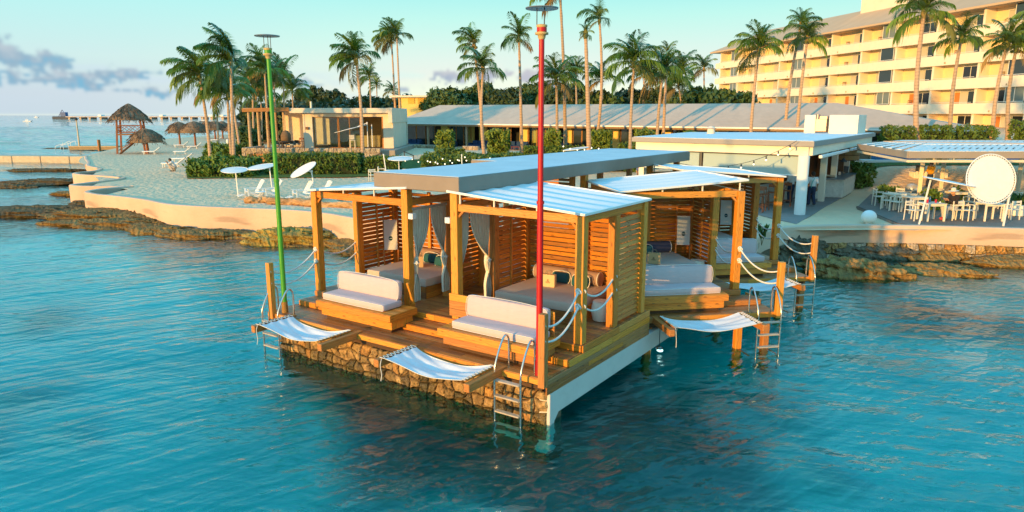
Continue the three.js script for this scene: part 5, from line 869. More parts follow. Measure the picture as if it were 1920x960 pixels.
function palm(label, px, D, tx, ty, R, o = {}) {
  seed(px * 3 + ty * 7); const { n = 19, wind = .5, sparse = 0, bend = 0, r = 0.15, dy = 0, baseD = D } = o;
  const b = onGround(px, baseD, -.1), tp = S(tx, ty, D), bed = D > 49.5 && D < 50.6 && px > 1700;
  if (bed) { const d = ray(px, 215 + (EYE - 3.88) / D * 1346); b.copy(V(0, EYE, 0).addScaledVector(d, D / d.dot(HD))); }
  const top = tp.clone().sub(b), t = thing('palm_tree', label, 'palm tree', b);
  part(t, 'trunk', trunkGeo(top, [RT.x * bend + rr(-.12, .12), RT.z * bend + rr(-.12, .12)], r, r * .62), any(TRUNK));
  part(t, 'crown_base', lathe([[0, -.5], [r * .7, -.45], [r * 1.1, -.15], [r * .9, .15], [.02, .5]], 8), any([PALMOLD, PALMDRY]), top);
  const windA = Math.atan2(-RT.x, -RT.z);                                                   // fronds stream to the left
  for (let k = 0; k < n; k++) {
    const tier = k / n, g = tier < .2 ? 0 : tier < .45 ? 1 : tier < .7 ? any([2, 5]) : tier < .9 ? 3 : 4;
    let a = k * 2.399 + rr(-.25, .25); const diff = Math.atan2(Math.sin(windA - a), Math.cos(windA - a)); a += diff * wind * rr(.35, .75);
    const f = part(t, 'frond', FROND[g], tier > .92 && rnd() < .5 ? PALMDRY : tier > .75 && rnd() < .35 ? PALMOLD : any(PALMG), [top.x, top.y + .15 - tier * .3, top.z]);
    const lift = wind * .35 * Math.max(0, -Math.cos(diff));
    f.rotation.set(rr(-.12, .12) - lift, a, rr(-.35, .35), 'YXZ'); const sc = R * rr(.85, 1.12) * (sparse ? rr(.5, 1) : 1); f.scale.set(sc, sc, sc);
  }
  if (rnd() < .6) for (let k = 0; k < 4; k++) part(t, 'coconut', new THREE.SphereGeometry(.12, 8, 6), PALMOLD, [top.x + Math.cos(k * 1.7) * .22, top.y - .3, top.z + Math.sin(k * 1.7) * .22]);
  return t;
}
// left group by the beach
palm('leaning palm at the left of the shore group, rising from the bright green bush', 396, 58, 374, 142, 2.8, { wind: .75, n: 20 });
palm('tall palm with the highest wind-blown crown of the left shore group', 440, 56, 433, 118, 3.0, { wind: .75, n: 20 });
palm('palm with a trunk just left of the tallest one in the left shore group', 437, 58, 427, 178, 2.5, { wind: .7, n: 16 });
palm('palm behind the left shore group leaning left over the distant beach parasols', 452, 76, 432, 165, 3.1, { wind: .6 });
palm('slender palm between the leaning palm and the tall one on the beach', 410, 95, 404, 160, 3.4, { wind: .5 });
palm('palm with yellow-lit fronds just left of the log pergola', 478, 88, 474, 160, 3.4, { wind: .4 });
palm('tall palm above the log pergola roof, left of the green pole', 505, 86, 496, 132, 3.3, { wind: .6 });
palm('palm crown directly behind the green pole', 522, 92, 513, 148, 3.0, { wind: .5 });
palm('palm just right of the green pole, far behind the pergola', 536, 104, 531, 142, 3.4, { wind: .5 });
palm('dark bushy palm right of the green pole, nearest the pines', 556, 110, 548, 170, 3.6, { wind: .3 });
palm('low dark palm behind the log pergola beside the green pole', 490, 100, 489, 185, 3.4, { wind: .3 });
// middle
palm('full round palm rising from the clipped hedge before the restaurant block', 680, 55.3, 668, 112, 2.2, { wind: .55, n: 22, bend: .15 });
palm('smaller palm behind the full round one, slightly to its right', 697, 110, 693, 143, 2.3, { wind: .4 });
palm('small distant palm right of the full round one, on the horizon', 711, 140, 706, 160, 2.2, { wind: .3, n: 14 });
palm('left palm of the very tall slim pair behind the roof end', 743, 100, 734, 76, 2.8, { wind: .65, n: 17, r: .16 });
palm('right palm of the very tall slim pair behind the roof end', 753, 98, 744, 66, 2.9, { wind: .6, n: 16, r: .16 });
palm('tiny palm at the foot of the very tall slim pair', 737, 130, 737, 172, 2.0, { wind: .3, n: 12 });
palm('front palm of the crossing pair before the long roof, with its hanging crown', 911, 57, 906, 128, 2.1, { wind: .35, n: 18, bend: -.12 });
palm('rear palm of the crossing pair with long fronds streaming left', 908, 62, 889, 82, 2.5, { wind: .85, n: 14, sparse: 1 });
palm('straight palm between the crossing pair and the red pole', 979, 62, 973, 70, 2.5, { wind: .3, n: 15, sparse: 1 });
palm('low palm with yellow-green drooping fronds just right of the red pole', 1043, 61, 1043, 150, 2.5, { wind: .15, n: 20 });
palm('very tall palm right of the red pole, crown cut by the picture top', 1060, 63, 1050, -14, 2.6, { wind: .7, n: 14, bend: .2, r: .17 });
palm('thick-trunked palm with a small ragged crown, second right of the red pole', 1105, 57.5, 1098, 62, 1.3, { wind: .1, n: 11, sparse: 1, r: .21 });
palm('curved palm with a ragged crown right of the thick-trunked one', 1114, 62, 1124, 36, 2.1, { wind: .55, n: 11, sparse: 1, bend: .35 });
palm('distant palm low between the thick-trunked palm and the curved one', 1129, 92, 1128, 148, 2.8, { wind: .25 });
palm('distant palm just left of the thick-trunked palm, above the trees', 1080, 90, 1079, 138, 2.8, { wind: .25 });
// right of the middle
palm('palm above the left corner of the white bar roof, first of the row', 1181, 56, 1189, 118, 2.7, { wind: .15, n: 20, bend: -.15 });
palm('yellow-green palm with drooping fronds above the bar roof, second of the row', 1232, 57, 1243, 138, 2.5, { wind: .1, n: 16, bend: -.1 });
palm('slim palm with a small tight crown, crossing behind the yellow-green one', 1243, 62, 1252, 100, 1.2, { wind: .1, n: 12 });
palm('dark palm behind the drooping yellow-green palm', 1278, 88, 1279, 132, 2.8, { wind: .3 });
palm('lone thin palm standing left of the hotel roof tip', 1320, 104, 1320, 128, 2.6, { wind: .2, n: 14 });
palm('low dark palm at the back between the first two bar-roof palms', 1205, 95, 1208, 140, 3.0, { wind: .2 });
palm('low bushy palm in the trees left of the lone thin palm', 1285, 84, 1272, 160, 2.6, { wind: .2 });
palm('broad full palm in front of the left end of the hotel', 1405, 56, 1423, 92, 2.3, { wind: .2, n: 22, bend: -.1 });
palm('leaning palm with a narrow crown, left of the crossing pair by the hotel', 1469, 60, 1502, 44, 1.6, { wind: .1, n: 12, bend: -.25 });
palm('palm crossing the leaning one before the hotel, with yellow fronds', 1492, 58, 1514, 72, 2.2, { wind: .2, n: 15, bend: -.1 });
palm('tallest palm before the hotel, its crown cut by the picture top', 1718, 50.1, 1733, 22, 2.5, { wind: .1, n: 20, bend: -.1, r: .19 });
palm('palm before the hotel between the tallest one and the pair at the edge', 1780, 50.4, 1803, 70, 1.75, { wind: .05, n: 19, bend: -.2 });
palm('left palm of the pair before the hotel at the right edge', 1860, 50, 1889, 82, 1.8, { wind: .15, n: 16, bend: -.15 });
palm('right palm of the pair before the hotel at the right edge', 1890, 50.4, 1906, 88, 1.8, { wind: .05, n: 17, bend: -.1 });
palm('palm fronds hanging in from the upper right corner before the hotel', 1960, 49.9, 1966, 40, 2.4, { wind: .5, n: 14 });
// ---- leafy masses ----
const clumpG = (() => { seed(5); const pos = [], uv = [], idx = []; for (let k = 0; k < 7; k++) { const q = new THREE.Quaternion().setFromEuler(new THREE.Euler(rr(0, 6), rr(0, 6), rr(0, 6))), c = V(rr(-.5, .5), rr(-.4, .4), rr(-.5, .5)), b = pos.length / 3; for (const [x, y, z] of [[0, -.42, 0], [.2, 0, .05], [0, .42, 0], [-.2, 0, .05]]) { const v = V(x, y, z).applyQuaternion(q).add(c); pos.push(v.x, v.y, v.z); uv.push(x, y); } idx.push(b, b + 1, b + 2, b, b + 2, b + 3); } return geoFrom(pos, uv, idx); })();
const FOL = (c) => M(c, .6, { transmission: .25, ior: 1.4 });
const HEDGE = FOL([.12, .19, .022]), BRIGHT = FOL([.2, .27, .03]), TREEG = FOL([.07, .125, .025]), TREED = FOL([.04, .075, .02]), PINEG = FOL([.05, .085, .03]), GRAPE = FOL([.13, .22, .025]);
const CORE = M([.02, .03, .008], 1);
function leafCopies(p, pts, s0, s1, m, name = 'foliage') { const q = new THREE.Quaternion(), e = new THREE.Euler(); return copies(p, name, clumpG, m, pts.map((v) => mat4(v, q.clone().setFromEuler(e.set(rr(0, 6), rr(0, 6), rr(0, 6))), V(1, 1, 1).multiplyScalar(rr(s0, s1))))); }
// a clipped or loose hedge between two columns at a depth
function hedge(label, p0, p1, D, yTop, depth, m, o = {}) {
  const { size = .26, dens = 26, D1 = D, round = .3, cat = 'hedge', name = 'hedge', base } = o; seed(p0 * 5 + p1);
  const a = onGround(p0, D), b = onGround(p1, D1); if (o.lift) a.y = b.y = o.lift;
  const h = EYE - (yTop - 215) * D / 1346 - a.y, L = Math.hypot(b.x - a.x, b.z - a.z), ang = Math.atan2(-(b.z - a.z), b.x - a.x), t = thing(name, label, cat, a, ang), pts = [];
  const bump = (x, y, z) => (fbm(x * 1.1 + p0, y * 1.3, z * 1.3 + 7.1, 3) - .5) * round * 1.6;
  const put = (x, y, z) => pts.push(V(x, y, z)), nF = Math.round(L * h * dens), nT = Math.round(L * depth * dens), nE = Math.round(h * depth * dens);
  for (let k = 0; k < nF; k++) { const x = rr(0, L), y = rr(.05, h); put(x, y, bump(x, y, 0) - Math.max(0, y - h + round) ** 2 * .8 / round - rr(0, .12)); }
  for (let k = 0; k < nT; k++) { const x = rr(0, L), z = rr(-depth, 0); put(x, h + bump(x, 3, z) - Math.max(0, z + round) ** 2 * .6 / round - rr(0, .1), z); }
  for (let k = 0; k < nE; k++) for (const s of [0, 1]) { const y = rr(.05, h), z = rr(-depth, 0); put(s * L + (s ? 1 : -1) * (bump(s * 9, y, z) - .05), y, z); }
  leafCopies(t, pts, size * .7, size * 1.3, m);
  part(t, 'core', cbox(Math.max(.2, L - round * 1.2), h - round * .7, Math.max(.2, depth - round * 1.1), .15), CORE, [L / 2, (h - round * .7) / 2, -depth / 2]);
  return t;
}
hedge('broad glossy green bush at the foot of the leaning beach palm', 348, 466, 52.2, 301, 3.2, GRAPE, { size: .34, round: .7, dens: 22, cat: 'bush', name: 'bush' });
hedge('low bright green hedge behind the broad bush, under the left palms', 384, 438, 68, 274, 2.2, GRAPE, { size: .34, round: .5 });
hedge('dark green shrubs by the far log pergola posts', 446, 474, 80, 246, 3, TREEG, { size: .5, round: .8, cat: 'bush', name: 'bush' });
hedge('long clipped hedge before the stone terrace, left of the full round palm', 498, 672, 53.6, 290, 2.0, HEDGE, { round: .22 });
hedge('shorter clipped hedge right of the full round palm', 684, 746, 54, 296, 2.0, HEDGE, { round: .2 });
hedge('loose hedge with tiny lights behind the left corner of the flat roof', 792, 915, 53.5, 293, 2.2, HEDGE, { round: .4 });
hedge('long low hedge with tiny lights behind the middle of the flat roof', 918, 1205, 55, 291, 1.8, HEDGE, { round: .3 });
hedge('dark hedge behind the red pole, above the low front hedge', 984, 1096, 59.5, 276, 1.2, HEDGE, { round: .25 });
hedge('small hedge at the left end of the white bar building', 1164, 1206, 59, 271, 1.4, HEDGE, { round: .25 });
hedge('small dark hedge below the low wall, right of the leftmost blue sofa', 815, 868, 58, 281, 1.2, HEDGE, { round: .3 });
for (const [a, b, y, lb] of [[821, 846, 246, 'bright rounded bush before the eave, first from the left'], [916, 952, 246, 'bright wide bush before the eave, left of the straight palm'], [1027, 1048, 246, 'bright narrow bush behind the low drooping palm'], [1112, 1142, 247, 'bright bush right of the curved palm, under the eave'], [1192, 1228, 247, 'low bright shrub just above the left part of the bar roof'], [1275, 1345, 250, 'long low shrub just above the middle of the bar roof']]) hedge(lb, a, b, 60.5, y, 1.3, BRIGHT, { size: .3, round: .5, cat: 'bush', name: 'bush', dens: 30 });
for (const [a, b, y, lb] of [[1656, 1713, 238, 'tall clipped hedge left of the tallest hotel palm'], [1727, 1783, 237, 'tall clipped hedge right of the tallest hotel palm'], [1796, 1860, 238, 'tall clipped hedge left of the palm pair at the edge'], [1899, 1960, 228, 'hedge on the right edge before the hotel ground floor']]) hedge(lb, a, b, 49.5, y, 1.0, HEDGE, { round: .45, dens: 24, lift: 3.8 });
hedge('green bush beside the white service counter of the bar', 1606, 1640, 43, 312, 1.8, GRAPE, { size: .3, round: .6, cat: 'bush', name: 'bush' });
hedge('dark hedge far behind the hanging lantern of the bar', 1598, 1645, 52, 285, 1.4, TREEG, { round: .3 });
hedge('low hedge behind the dining pergola columns', 1665, 1960, 48.4, 295, .5, HEDGE, { round: .2, dens: 16 });
hedge('small round bush at the left of the dining tables', 1654, 1684, 36, 352, .8, GRAPE, { size: .22, round: .4, cat: 'bush', name: 'bush', dens: 40 });
hedge('leafy plant behind the man with the hat', 1742, 1760, 33.5, 360, .6, GRAPE, { size: .24, round: .35, cat: 'bush', name: 'bush', dens: 36 });
hedge('dark leafy plant left of the round white parasol', 1790, 1808, 34.5, 356, .6, TREEG, { size: .22, round: .35, cat: 'bush', name: 'bush', dens: 36 });
// trees behind the long roof
function tree(label, px, D, ty, w, m, o = {}) {
  const { n = 2600, size = .8, yb = 205 } = o; seed(px * 11 + ty); const b = onGround(px, D, -.2), H = EYE - (ty - 215) * D / 1346 - b.y, W = w * D / 1346, t = thing('broadleaf_tree', label, 'tree', b), pts = [], blobs = [];
  const nb = 13; for (let k = 0; k < nb; k++) { const a = k * 2.4, r = Math.sqrt((k + .5) / nb) * W * .4; blobs.push([Math.cos(a) * r, H * (.86 - .42 * (r / W) ** 1.2 * 2 * rr(.7, 1.2)) - W * .08, Math.sin(a) * r * .7, W * rr(.13, .2)]); }
  for (let k = 0; k < n; k++) { const [x, y, z, r] = blobs[k % nb], u = rr(-1, 1), f = rr(0, 6.283), q = Math.sqrt(1 - u * u), s = r * (.75 + .35 * rnd() ** .5) * (.8 + .5 * vnoise(x + u * 3, y + f, 3.1)); pts.push(V(x + q * Math.cos(f) * s, y + u * s * .75, z + q * Math.sin(f) * s)); }
  leafCopies(t, pts, size * .6, size * 1.3, m, 'crown');
  const limbs = blobs.slice(0, 7).map(([x, y, z]) => tube([[0, H * .25, 0], [x * .35, lerp(H * .25, y, .55), z * .35], [x, y, z]], .12, 8, 5));
  part(t, 'trunk', mg([cyl(.22, .38, H * .5, 9).translate(0, H * .25, 0)]), M([.14, .1, .06], .9)); part(t, 'limbs', mg(limbs), M([.14, .1, .06], .9));
}
tree('rounded dark tree at the left end of the tree line behind the long roof', 838, 98, 160, 105, TREEG);
tree('rounded tree behind the crossing palm pair', 895, 104, 152, 110, TREEG);
tree('dark tree between the crossing pair and the straight palm', 948, 100, 158, 95, TREED);
tree('spreading tree directly left of the red pole', 1003, 106, 146, 105, TREEG);
tree('dark tree right of the red pole, behind the low drooping palm', 1065, 98, 150, 95, TREED);
tree('low tree behind the thick-trunked palm', 1120, 95, 164, 100, TREEG, { n: 1800 });
tree('low dark tree behind the first palm of the bar row', 1180, 98, 160, 100, TREED, { n: 1800 });
tree('low tree behind the yellow-green palm', 1240, 96, 158, 95, TREED, { n: 1800 });
tree('bushy tree at the left foot of the hotel', 1300, 92, 162, 90, TREEG, { n: 1800 });
tree('low dark tree touching the hotel end wall', 1352, 100, 168, 80, TREED, { n: 1500 });
hedge('row of low palms and shrubs under the hotel end', 1290, 1410, 82, 180, 3, TREEG, { size: .8, round: 1.6, dens: 8, cat: 'shrubs', name: 'shrub_row' });
// pines and far woods on the left
function pine(label, px, D, ty, w) { seed(px * 3 + 1); const b = onGround(px, D, -.2), H = EYE - (ty - 215) * D / 1346 - b.y, W = w * D / 1346, t = thing('pine_tree', label, 'pine tree', b), pts = []; for (let k = 0; k < 420; k++) { const s = rr(.15, 1), r = W * .5 * (1 - s * .85) * Math.sqrt(rnd()), f = rr(0, 6.28); pts.push(V(Math.cos(f) * r, H * s + r * .5, Math.sin(f) * r)); } leafCopies(t, pts, .5, 1.2, PINEG, 'crown'); part(t, 'trunk', cyl(.06, .2, H * .95, 6).translate(0, H * .47, 0), M([.2, .14, .09], .9)); }
[[577, 172, 18, 'first feathery pine from the left, right of the green pole'], [592, 166, 20, 'feathery pine second from the left behind the restaurant block'], [606, 170, 18, 'feathery pine in the middle of the pine row'], [620, 176, 16, 'slim feathery pine right of the row middle'], [634, 173, 18, 'feathery pine fourth from the right end of the row'], [646, 180, 14, 'short feathery pine near the right end of the row'], [563, 176, 18, 'feathery pine closest to the dark bushy palm'], [612, 180, 16, 'low feathery pine filling the gap in the row middle']].forEach(([px, ty, w, lb], i) => pine(lb, px, 128 + (i % 3) * 9, ty, w));
{
  seed(99); const t = new THREE.Group(); t.name = 'distant_woods'; const pts = [];
  for (let k = 0; k < 5200; k++) { const px = rr(455, 780), D = rr(112, 190), top = 186 + 9 * fbm(px * .04, 3, 0, 3) + (px < 560 ? 10 : 0), h = EYE - (top - 215) * D / 1346, p = S(px, 215, D); pts.push(V(p.x, rr(2, h), p.z)); }
  const o = leafCopies(scene, pts, .9, 1.9, TREED, 'distant_woods'); tag(o, 'low dark green woodland along the horizon behind the restaurant block', 'woods'); o.userData.kind = 'stuff';
  const pts2 = []; for (let k = 0; k < 4200; k++) { const px = rr(780, 1420), D = rr(100, 125), h = 2.5 + 4.6 * fbm(px * .02, 7, 0, 3), p = S(px, 215, D); pts2.push(V(p.x, rr(1.5, h), p.z)); }
  const o2 = leafCopies(scene, pts2, .7, 1.5, TREED, 'undergrowth'); tag(o2, 'dark undergrowth below the trees behind the long roof', 'undergrowth'); o2.userData.kind = 'stuff';
}
// strings of little lights over the front hedges
{
  const BULB = M([.95, .9, .75], .3, { emissive: new THREE.Color().setRGB(1, .85, .55), emissiveIntensity: 1.1 });
  [[[730, 288], [790, 297], 'short string of tiny bulbs beside the tilted white parasol'], [[795, 297], [905, 289], 'string of tiny bulbs along the hedge left of the crossing palm pair'], [[800, 300], [1000, 291], 'lower string of tiny bulbs across the hedge behind the flat roof'], [[912, 294], [1240, 272], 'long string of tiny bulbs behind the red pole towards the bar roof'], [[1050, 270], [1245, 282], 'string of tiny bulbs around the thick-trunked palm foot']].forEach(([a, b, lb], i) => {
    const P = S(a[0], a[1], 52.6), Q = S(b[0], b[1], 54), n = Math.round((b[0] - a[0]) / 13), t = thing('string_lights', lb, 'string lights', P, 0), pts = [];
    for (let k = 0; k <= 16; k++) { const s = k / 16, p = P.clone().lerp(Q, s).sub(P); p.y -= .28 * Math.abs(Math.sin(s * Math.PI * 3)) + .0; pts.push([p.x, p.y, p.z]); }
    part(t, 'wire', tube(pts, .008, 60, 4), DARKMETAL); const c = new THREE.CatmullRomCurve3(pts.map((p) => V(...p)));
    for (let k = 0; k < n; k++) { const p = c.getPointAt((k + .5) / n); part(t, 'bulb', new THREE.SphereGeometry(.055, 7, 5), BULB, [p.x, p.y - .08, p.z]); }
  });
}

// ================= BEACH AND TERRACE THINGS =================
// ---- thatch ----
const THATCH = [[.30, .20, .12], [.24, .16, .10], [.36, .25, .15]].map((c) => M(c, .95, { map: scaled(grain, 1.5, 1), bumpMap: grainBump, bumpScale: .02 })), LOG = wood([.42, .15, .06], .75), LOGP = wood([.5, .24, .1], .8);
const strawG = (() => { const g = new THREE.ConeGeometry(.035, .9, 4); return g.translate(0, -.45, 0).rotateX(Math.PI); })();
function thatch(p, y0, y1, R, n, square = false) {
  const prof2 = square ? [[R * 1.0, y0], [R * 1.02, y0 + .08], [R * .82, lerp(y0, y1, .3)], [R * .45, lerp(y0, y1, .66)], [R * .12, lerp(y0, y1, .95)], [0, y1]] : [[R * .97, y0], [R * 1.0, y0 + .1], [R * .93, lerp(y0, y1, .3)], [R * .7, lerp(y0, y1, .64)], [R * .32, lerp(y0, y1, .9)], [0, y1]], g = lathe(prof2, square ? 4 : 20); if (square) g.rotateY(Math.PI / 4);
  const r = part(p, 'thatch_roof', g, THATCH[0], [0, 0, 0]), q = new THREE.Quaternion(), ms = [], X = V(0, 1, 0);
  for (let k = 0; k < n; k++) { const s = rnd() ** .8, a = rr(0, 6.283), kk = square ? 1 / Math.max(Math.abs(Math.cos(a)), Math.abs(Math.sin(a))) * .74 : 1, y = lerp(y0 - .02, y1 - .1, s), rad = prof(square ? [[y0, R], [lerp(y0, y1, .3), R * .82], [lerp(y0, y1, .66), R * .45], [y1, .05]] : [[y0, R * .98], [lerp(y0, y1, .3), R * .93], [lerp(y0, y1, .64), R * .7], [lerp(y0, y1, .9), R * .32], [y1, .03]], y) * kk, d = V(Math.cos(a) * .75 * kk, -.62, Math.sin(a) * .75 * kk).normalize(); q.setFromUnitVectors(X, d.clone().add(V(rr(-.2, .2), rr(-.1, .1), rr(-.2, .2))).normalize()); ms.push(mat4(V(Math.cos(a) * rad, y + .06, Math.sin(a) * rad), q, V(1, rr(.5, .9), 1))); }
  copies(r, 'straw', strawG, THATCH[1], ms);
}
function palapa(label, px, D, w, h) { seed(px + 5); const t = thing('palapa', label, 'beach parasol', onGround(px, D)); const R = w / 2; part(t, 'post', cyl(.13, .15, h - .5, 8).translate(0, (h - .5) / 2, 0), LOG); for (const a of [0, 2.1, 4.2]) part(t, 'strut', bar([0, h * .55, 0], [Math.cos(a) * R * .7, h - 1.05, Math.sin(a) * R * .7], .07), LOG); thatch(t, h - 1.7, h, R, 300); return t; }
palapa('large brown thatched parasol beside the lookout tower', 277, 86, 3.7, 3.0);
palapa('brown thatched parasol in the middle of the beach, left of its overlapping neighbour', 338, 108, 3.2, 3.6);
palapa('tallest thatched parasol in the middle of the beach', 367, 104, 3.9, 3.7);
palapa('thatched parasol with a red post behind the leaning palm', 404, 132, 3.6, 3.5);
palapa('small distant thatched parasol left of the red-posted one', 391, 142, 3.2, 3.4);
palapa('small distant thatched parasol right of the red-posted one', 418, 140, 3.2, 3.4);
palapa('thatched parasol half hidden behind the palm trunks, farthest right', 446, 128, 4.0, 3.4);
{
  seed(120); const b = onGround(250, 87), t = thing('lookout_tower', 'timber lookout tower with a steep thatched roof, stairs and a cross-braced railing', 'tower', b, FACE + .35), w = 1.35, top = 4.1, fl = 2.25;
  for (const x of [-w, w]) for (const z of [-w, w]) part(t, 'leg', bar([x * 1.12, -.1, z * 1.12], [x * .92, top, z * .92], .2), LOG);
  part(t, 'platform', cbox(2.9, .14, 2.9, .02), LOGP, [0, fl, 0]);
  for (const [a, c] of [[[-w, w], [w, w]], [[w, w], [w, -w]], [[-w, -w], [-w, w]], [[-w, -w], [w, -w]]]) {
    for (const y of [fl + .25, fl + 1.05]) part(t, 'railing', bar([a[0], y, a[1]], [c[0], y, c[1]], .08), LOG);
    for (let k = 0; k < 3; k++) { const p = lerp2(a, c, k / 3), q = lerp2(a, c, (k + 1) / 3); part(t, 'cross_brace', mg([bar([p[0], fl + .27, p[1]], [q[0], fl + 1.03, q[1]], .05), bar([p[0], fl + 1.03, p[1]], [q[0], fl + .27, q[1]], .052)]), LOG); }
  }
  part(t, 'brace', bar([-w, .4, w], [w, 2.0, w], .09), LOG);
  for (const s of [0, .8]) part(t, 'stair_stringer', bar([1.5, fl, .5 + s], [-1.1, .02, 1.9 + s], .08, .16), LOG); for (let k = 0; k < 8; k++) { const s = (k + .5) / 8; part(t, 'stair_tread', cbox(.24, .05, .8, .01), LOGP, [lerp(1.5, -1.1, s), lerp(fl, .02, s) + .06, lerp(.9, 2.3, s)]); }
  thatch(t, top - .15, top + 1.85, 2.65, 620, true);
}
// ---- sun loungers ----
const loungerG = { slat: cbox(.62, .04, .16, .01), leg: cbox(.06, .32, .06, .008) };
function lounger(label, pos, ry) { const t = thing('sun_lounger', label, 'sun lounger', pos, ry); for (const s of [-1, 1]) part(t, 'frame', mg([bar([s * .33, .34, .95], [s * .33, .34, -.35], .06, .08), bar([s * .33, .34, -.35], [s * .33, .82, -1.0], .06, .08)]), WHITE); for (const s of [-1, 1]) for (const z of [.8, -.35]) part(t, 'leg', loungerG.leg, WHITE, [s * .3, .15, z]); part(t, 'bed', bar([0, .38, .95], [0, .38, -.35], .6, .04), WHITE); part(t, 'backrest', bar([0, .38, -.36], [0, .86, -1.0], .6, .04), WHITE); return t; }
const ln0 = lounger('white sun lounger lying alone right of the tower, farther of the beach row', onGround(342, 84), FACE - 1.3);
[[342, 70, -1.35, 'white sun lounger in the middle of the row left of the bright hedge'], [326, 61.5, -1.35, 'white sun lounger nearest the crouching person'], [340, 102, -1.3, 'white sun lounger under the left middle thatched parasol'], [364, 98, -1.3, 'white sun lounger under the tallest thatched parasol'], [284, 84, -1.3, 'white sun lounger under the parasol beside the tower'], [405, 124, -1.3, 'distant white sun lounger under the red-posted thatched parasol']].forEach(([px, D, a, lb]) => dup(ln0, onGround(px, D), FACE + a, lb));
// ---- adirondack chairs, little table, driftwood ----
function deckChair(label, pos, ry) {
  const t = thing('beach_chair', label, 'chair', pos, ry), W2 = WHITE;
  for (let k = 0; k < 5; k++) part(t, 'back_slat', bar([-.24 + k * .12, .34, -.1], [-.28 + k * .14, 1.05 - Math.abs(k - 2) * .02, -.52], .105, .025), W2);
  for (let k = 0; k < 5; k++) part(t, 'seat_slat', bar([-.3, .42 - k * .035, .42 - k * .12], [.3, .42 - k * .035, .42 - k * .12], .1, .022), W2);
  for (const s of [-1, 1]) { part(t, 'arm', cbox(.13, .025, .72, .008), W2, [s * .37, .57, .1]); part(t, 'front_leg', cbox(.03, .56, .09, .006), W2, [s * .32, .28, .4]); part(t, 'rear_leg', bar([s * .31, .42, .42], [s * .31, .03, -.5], .03, .1), W2); }
  for (let k = 0; k < 3; k++) part(t, 'foot_rest_slat', cbox(.55, .022, .1, .005), W2, [0, .26 - k * .03, .62 + k * .12]); return t;
}
const bc = deckChair('white slatted beach chair left of the green pole, first from the left', onGround(478, 39.3), FACE - .95);
[[511, 39.2, -.95, 'white slatted beach chair directly left of the green pole'], [568, 38.4, -.95, 'white slatted beach chair just right of the green pole'], [604, 38.6, -.95, 'white slatted beach chair behind the left cabana canopy edge']].forEach(([px, D, a, lb]) => dup(bc, onGround(px, D), FACE + a, lb));
const st = thing('beach_table', 'low white round table between two beach chairs left of the green pole', 'table', onGround(490, 38.8)); part(st, 'top', cyl(.3, .3, .03, 20), WHITE, [0, .42, 0]); for (const a of [0, 2.1, 4.2]) part(st, 'leg', bar([0, .42, 0], [Math.cos(a) * .24, 0, Math.sin(a) * .24], .03), WHITE);
dup(st, onGround(584, 38.2), 0, 'low white round table right of the green pole, by the beach chair');
{
  seed(130); const BARK = ROCKM([.6, .36, .18], .8);
  const log = (label, px0, px1, D, r, dy) => { const a = onGround(px0, D), b = onGround(px1, D + dy), t = thing('driftwood_log', label, 'log', a), o = b.clone().sub(a), pts = []; for (let k = 0; k <= 5; k++) pts.push([o.x * k / 5, r * .8 + .05 * Math.sin(k * 2.1), o.z * k / 5 + .12 * Math.sin(k * 1.7)]); const g = tube(pts, r, 40, 10), p = g.attributes.position; for (let i = 0; i < p.count; i++) { const n = 1 + .5 * (fbm(p.getX(i) * 2 + px0, p.getY(i) * 5, p.getZ(i) * 2 + 3.3, 3) - .5); p.setY(i, p.getY(i) * n); } g.computeVertexNormals(); part(t, 'trunk', g, BARK); for (const e of [0, 5]) part(t, 'cut_end', new THREE.SphereGeometry(r * .98, 10, 8), BARK, pts[e]); };
  log('weathered driftwood log before the beach chairs, left of the green pole', 463, 512, 37.2, .17, .2); log('longer driftwood log behind the green pole', 505, 578, 36.8, .2, -.6); log('driftwood log continuing behind the left cabana posts', 572, 672, 35.9, .17, -.9);
  const p = onGround(652, 38.2); solo('rock', rockGeo(1.3, .28, .7, 44, 24, 14), ROCKM([.7, .52, .34], .8), 'flat pale stone on the sand behind the left cabana canopy', 'rock', p, FACE);
}
// ---- tilted disc parasols ----
const DISC = fabric([.84, .82, .8]), discG = (R) => lathe([[0, .05], [R * .6, .03], [R, 0], [R, -.02], [R * .6, .0], [0, .02]], 36);
function parasol(label, base, h, off, R, tilt, lean = 0) {                       // off: disc centre from the pole top, in view terms; tilt: [towards viewer, sideways]
  const t = thing('disc_parasol', label, 'parasol', base, FACE); const top = [lean, h, 0];
  part(t, 'pole', bar([0, 0, 0], top, .055), WHITE); part(t, 'hub', cbox(.1, .12, .1, .01), WHITE, [lean, h + .02, 0]);
  const d = part(t, 'shade_disc', discG(R), DISC, [lean + off[0], h + .06 + off[1], off[2]], [tilt[0], 0, tilt[1]]); part(d, 'rim', new THREE.TorusGeometry(R, .02, 6, 40).rotateX(Math.PI / 2), WHITE);
  if (Math.hypot(...off) > .3) part(t, 'arm', bar(top, [lean + off[0] * .6, h + .02 + off[1] * .6, off[2] * .6], .04), WHITE); return t;
}
parasol('white disc parasol over the beach chairs, first from the left', onGround(447, 40), 1.45, [-.05, .02, 0], .72, [.16, -.02], -.05);
parasol('white disc parasol just left of the green pole, second from the left', onGround(512, 40.5), 1.62, [-.45, .0, 0], .76, [.15, .1], -.1);
parasol('white disc parasol tilted steeply, just right of the green pole', onGround(592, 39.2), 1.5, [-.45, .05, 0], .78, [.35, .42], -.15);
parasol('white tilted disc parasol on a thick post before the restaurant glass front', V(...P3(S(690, 276, 63))), 2.1, [-1.45, -.55, 0], 1.45, [.03, .24]);
parasol('white disc parasol beside the white table behind the flat roof', onGround(749, 49), 1.55, [.1, .02, 0], .85, [.12, .0]);
